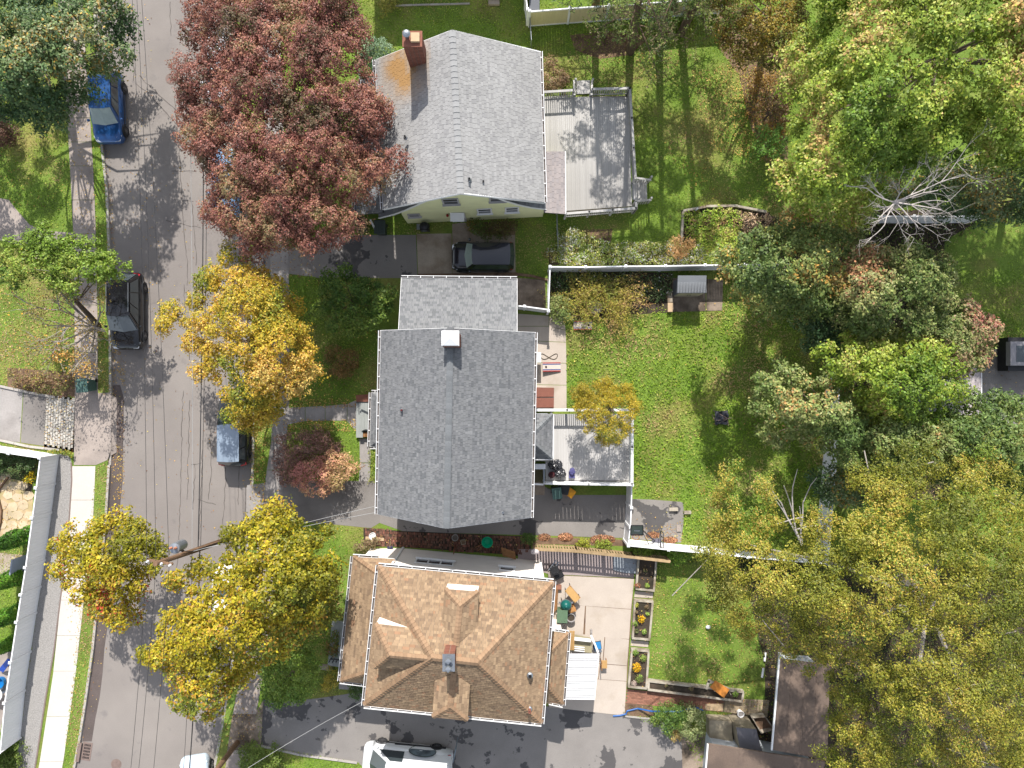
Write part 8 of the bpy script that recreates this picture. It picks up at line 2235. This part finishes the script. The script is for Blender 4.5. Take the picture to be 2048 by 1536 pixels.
# blue hose / pipe
t = thing('garden_hose', 'long bright blue hose across the driveway edge and bush', 'hose', at(1230, 1430))
pts = [at(x, y, .05) for x, y in ((1226, 1432), (1240, 1431), (1252, 1428), (1254, 1422), (1275, 1417), (1300, 1416), (1325, 1411), (1350, 1411), (1375, 1411), (1393, 1415), (1406, 1421))]
for i in range(5, 9): pts[i].z = .9 if i in (6, 7) else .5
MB().tube(pts, .05, 7).build('hose', M['blue'], t)
c = at(1331, 1459); t = thing('watering_can', 'small blue plastic can beside the dark green bush', 'watering can', c)
MB().lathe(c, [(.14, 0), (.16, .1), (.13, .3), (.05, .34)], 14).build('can_body', M['blue'], t); MB().tube([c + Vector((.1, 0, .1)), c + Vector((.3, -.1, .36))], .025, 6).build('spout', M['blue'], t)
MB().tube([c + Vector((-.12, 0, .08)), c + Vector((-.25, 0, .25)), c + Vector((-.05, 0, .4))], .018, 6).build('handle', M['blue'], t)
# plastic pail, white ball-like pot on grass
c = at(1415, 1253); t = thing('plastic_jug', 'white plastic jug lying on the shaded grass', 'jug', c)
MB().ell((c.x, c.y, .12), (.15, .12, .12), 12, 8).build('jug_body', M['white'], t); MB().lathe((c.x + .08, c.y + .1, .2), [(.04, 0), (.03, .06)], 8).build('neck', M['white'], t)
t = thing('white_pipe', 'broken white pipe pieces at the grass edge under the giant tree', 'pipe', at(1527, 1330))
for a, b_ in (((1531, 1305), (1529, 1322)), ((1527, 1336), (1524, 1355))): MB().tube([at(*a, .08), at(*b_, .08)], .07, 8).build('pipe_piece', M['white'], t)
bucket('white bucket on the tan pavers beside the tarps', 1478, 1423, .2, .38, M['white'], mi=M['conc_grey'])
# covered stacks, sheds at the lower right
def covered(label, q, h, m, seed, roofm=None, name='covered_stack', cat='covered stack', sag=.06):
    t = thing(name, label, cat, at(*q[0]))
    W = [at(*p) for p in q]; MB().prism(W, 0, h).build('sides', m, t)
    rg = random.Random(seed); n = 8; vs = []
    T = [Vector((p.x, p.y, h)) for p in W]
    for i in range(n + 1):
        for j in range(n + 1):
            u, v = i / n, j / n; p = T[0].lerp(T[1], u).lerp(T[3].lerp(T[2], u), v)
            e = min(u, 1 - u, v, 1 - v); vs.append((p.x, p.y, h + .015 + sag * min(1, e * 4) + rg.uniform(0, sag * .5)))
    MB().add(vs, [(i * (n + 1) + j, (i + 1) * (n + 1) + j, (i + 1) * (n + 1) + j + 1, i * (n + 1) + j + 1) for i in range(n) for j in range(n)]).build('cover', roofm or m, t, smooth=True)
    return t
covered('low stack under a mottled tan tarp beside the round bush', [(1411, 1428), (1455, 1430), (1458, 1470), (1412, 1466)], .8, M['tarp_tan'], 1)
covered('tall box under a glossy grey tarp with tan sides', [(1455, 1428), (1494, 1432), (1506, 1480), (1464, 1484)], 1.7, M['tarp_tan'], 2, M['tarp'])
covered('flat silvery sheet covered stack behind the brown roof', [(1416, 1470), (1456, 1472), (1464, 1496), (1420, 1490)], .5, M['plastic_sheet'], 3, sag=.12)
covered('pale green glass crate by the brown roof', [(1512, 1486), (1532, 1488), (1536, 1508), (1510, 1504)], .6, mat('pale_green_crate', K(150, 170, 158), .3, .15, 4), 4)
c = at(1526, 1446); t = thing('wooden_crate', 'tilted wooden crate with dry leaves beside the brown shed', 'crate', c)
q = [at(1502, 1432, .5), at(1528, 1430, .5), at(1546, 1456, .5), at(1520, 1462, .5)]
for i in range(4): MB().beam(q[i], q[(i + 1) % 4], .06, .5).build('side_board', M['timber'], t)
MB().slab([p - Vector((0, 0, .1)) for p in q], .1).build('contents', M['mulch'], t)
s1 = thing('shed', 'brown roofed shed under the giant tree with white gutter', 'shed', at(1600, 1420))
q = [at(1560, 1318, 2.7), at(1660, 1330, 2.2), at(1655, 1520, 2.2), at(1545, 1500, 2.7)]
MB().slab(q, .12).build('roof', M['brown_roof'], s1); MB().prism(PP([(1556, 1304), (1616, 1312), (1610, 1470), (1544, 1452)], 0), 0, 2.1).build('wall', M['grey_wall'], s1)
MB().beam(q[0] + Vector((-.05, 0, 0)), q[3] + Vector((-.05, 0, 0)), .09, .1).build('gutter', M['white'], s1)
for k in range(1, 4):
    a = q[0].lerp(q[1], k / 4); b_ = q[3].lerp(q[2], k / 4); MB().beam(a + Vector((0, 0, .006)), b_ + Vector((0, 0, .006)), .08, .012).build('roof_seam', M['brown_roof'], s1)
s2 = thing('shed', 'long brown roofed shed along the lower edge with white gutter', 'shed', at(1520, 1540))
q = [at(1417, 1488, 2.6), at(1650, 1524, 2.6), at(1640, 1620, 2.3), at(1408, 1600, 2.3)]
MB().slab(q, .12).build('roof', M['brown_roof'], s2); MB().prism(PP([(1412, 1462), (1600, 1494), (1594, 1560), (1404, 1545)], 0), 0, 2.2).build('wall', M['grey_wall'], s2)
MB().beam(q[0] + Vector((-.05, 0, 0)), q[3] + Vector((-.05, 0, 0)), .09, .1).build('gutter', M['white'], s2)
# vegetable bed timbers
t = thing('timber_border', 'weathered timber edge along the top of the vegetable bed', 'timber', at(1380, 420))
for a, b_ in (((1362, 490), (1366, 424)), ((1366, 422), (1410, 414)), ((1411, 413), (1474, 412)), ((1475, 413), (1532, 424))): MB().beam(at(*a, .12), at(*b_, .12), .14, .24).build('sleeper', M['timber'], t)
c = at(1391, 421); tag(MB().lathe(c, [(.06, 0), (.06, .5), (.02, .54)], 10).build('white_post', M['white']), 'short white post at the vegetable bed edge', 'post')
# grill beside the yellow house
c = at(852, 459); t = thing('barbecue_grill', 'black barbecue cart against the yellow wall', 'grill', c)
MB().box((c.x, c.y, .55), (.55, .42, .5)).build('cart', M['metal_dark'], t); MB().lathe((c.x, c.y, .8), [(.3, 0), (.3, .1), (.24, .22), (.05, .28)], 14).build('lid', M['metal_dark'], t)
MB().box((c.x - .38, c.y, .8), (.2, .36, .03)).build('side_shelf', M['metal'], t); MB().tube([c + Vector((-.15, -.3, .98)), c + Vector((.15, -.3, .98))], .02, 6).build('handle', M['metal'], t)
for sx in (-1, 1):
    for sy in (-1, 1): MB().box((c.x + sx * .24, c.y + sy * .17, .15), (.04, .04, .3)).build('leg', M['metal_dark'], t)
# flag on a house pole under the red tree
c = P(712, 330); t = thing('flag', 'striped flag with blue corner hanging from a pole beneath the red tree', 'flag', c)
pa, pb = P(722, 330, 2.4), P(686, 326, 4.4)
MB().tube([pa, pb], .02, 6).build('flagpole', M['white'], t)
O = P(704, 328, 3.6); U = Vector((-.75, .12, .55)); V_ = Vector((-.1, -.5, -.6))
for k in range(13):
    a = O + V_ * (k / 13) * .9; b_ = O + V_ * ((k + 1) / 13) * .9
    u0 = .42 if k < 7 else 0
    MB().add([a + U * u0, a + U * 1.2, b_ + U * 1.2, b_ + U * u0], [(0, 1, 2, 3)]).build('stripe', M['red'] if k % 2 == 0 else M['white'], t)
MB().add([O, O + U * .42, O + V_ * (7 / 13 * .9) + U * .42, O + V_ * (7 / 13 * .9)], [(0, 1, 2, 3)]).build('canton', mat('flag_blue', K(40, 50, 120), .8, 0), t)
# blue toys in the fenced yard
c = at(16, 1335); t = thing('pool_slide', 'bright blue plastic slide and tub behind the white fence', 'toy', c)
MB().slab([at(14, 1318, .9), at(24, 1322, .9), at(6, 1345, .3), at(-4, 1340, .3)], .05).build('slide', mat('toy_blue', K(30, 90, 220), .4, .05, 3), t)
MB().lathe(at(4, 1362), [(.3, 0), (.36, .35), (.33, .35), (.28, .05), (.02, .05)], 16).build('tub', mat('toy_cyan', K(30, 140, 220), .4, .05, 3), t)
MB().beam(at(12, 1330, .5), at(26, 1336, 0), .05, .05).build('support', M['wood'], t)
c = at(6, 1380); t = thing('round_table', 'white rimmed round table in the fenced yard', 'table', c)
MB().lathe((c.x, c.y, .7), [(.02, 0), (.45, 0), (.47, .02), (.45, .04), (.02, .04)], 20).build('tabletop', M['white'], t); MB().lathe(c, [(.25, 0), (.05, .05), (.05, .7)], 12).build('pedestal', M['metal'], t)
c = at(60, 1115); t = thing('garden_gate', 'pale grey gate panel inside the white fence', 'gate', c)
MB().box((c.x - .12, c.y - .4, .85), (.08, 1.3, 1.5), math.radians(-8)).build('panel', mat('gate_grey', K(176, 186, 206), .5, .04, 2), t); MB().box((c.x - .16, c.y - 1.0, .9), (.1, .1, 1.7)).build('post', M['white'], t)
t = thing('timber_border', 'curved dark timber edging round the flagstones', 'timber', at(2, 1000))
for a, b_ in (((16, 955), (6, 968)), ((6, 968), (-6, 985)), ((-2, 1000), (3, 1020)), ((3, 1020), (2, 1042)), ((2, 1042), (-4, 1062))): MB().beam(at(*a, .08), at(*b_, .08), .1, .16).build('sleeper', M['pole_wood'], t)
# small garden shed roof at the top edge
t = thing('shed', 'dark grey low shed roof at the upper edge behind the cream fence', 'shed', at(1067, 5))
MB().prism(PP([(1059, -30), (1078, -30), (1078, 20), (1060, 20)], 0), 0, 1.5).build('wall', M['shed_dark'], t); MB().slab([at(1058, -34, 1.6), at(1079, -34, 1.6), at(1079, 21, 1.55), at(1059, 22, 1.55)], .06).build('roof', M['shed_dark'], t)
t = thing('stone_step', 'tan garden step at the upper edge of the lawn', 'step', at(988, 6))
MB().prism(PP([(976, -14), (999, -14), (999, 12), (977, 12)]), 0, .2).build('tread', M['conc_tan'], t); MB().prism(PP([(975, 0), (1000, 0), (1000, 4), (975, 4)]), .2, .26).build('riser', M['timber'], t)
edging('lawn_edging', [(790, 12), (860, 10), (940, 8)], .1, .08, M['kerb'])
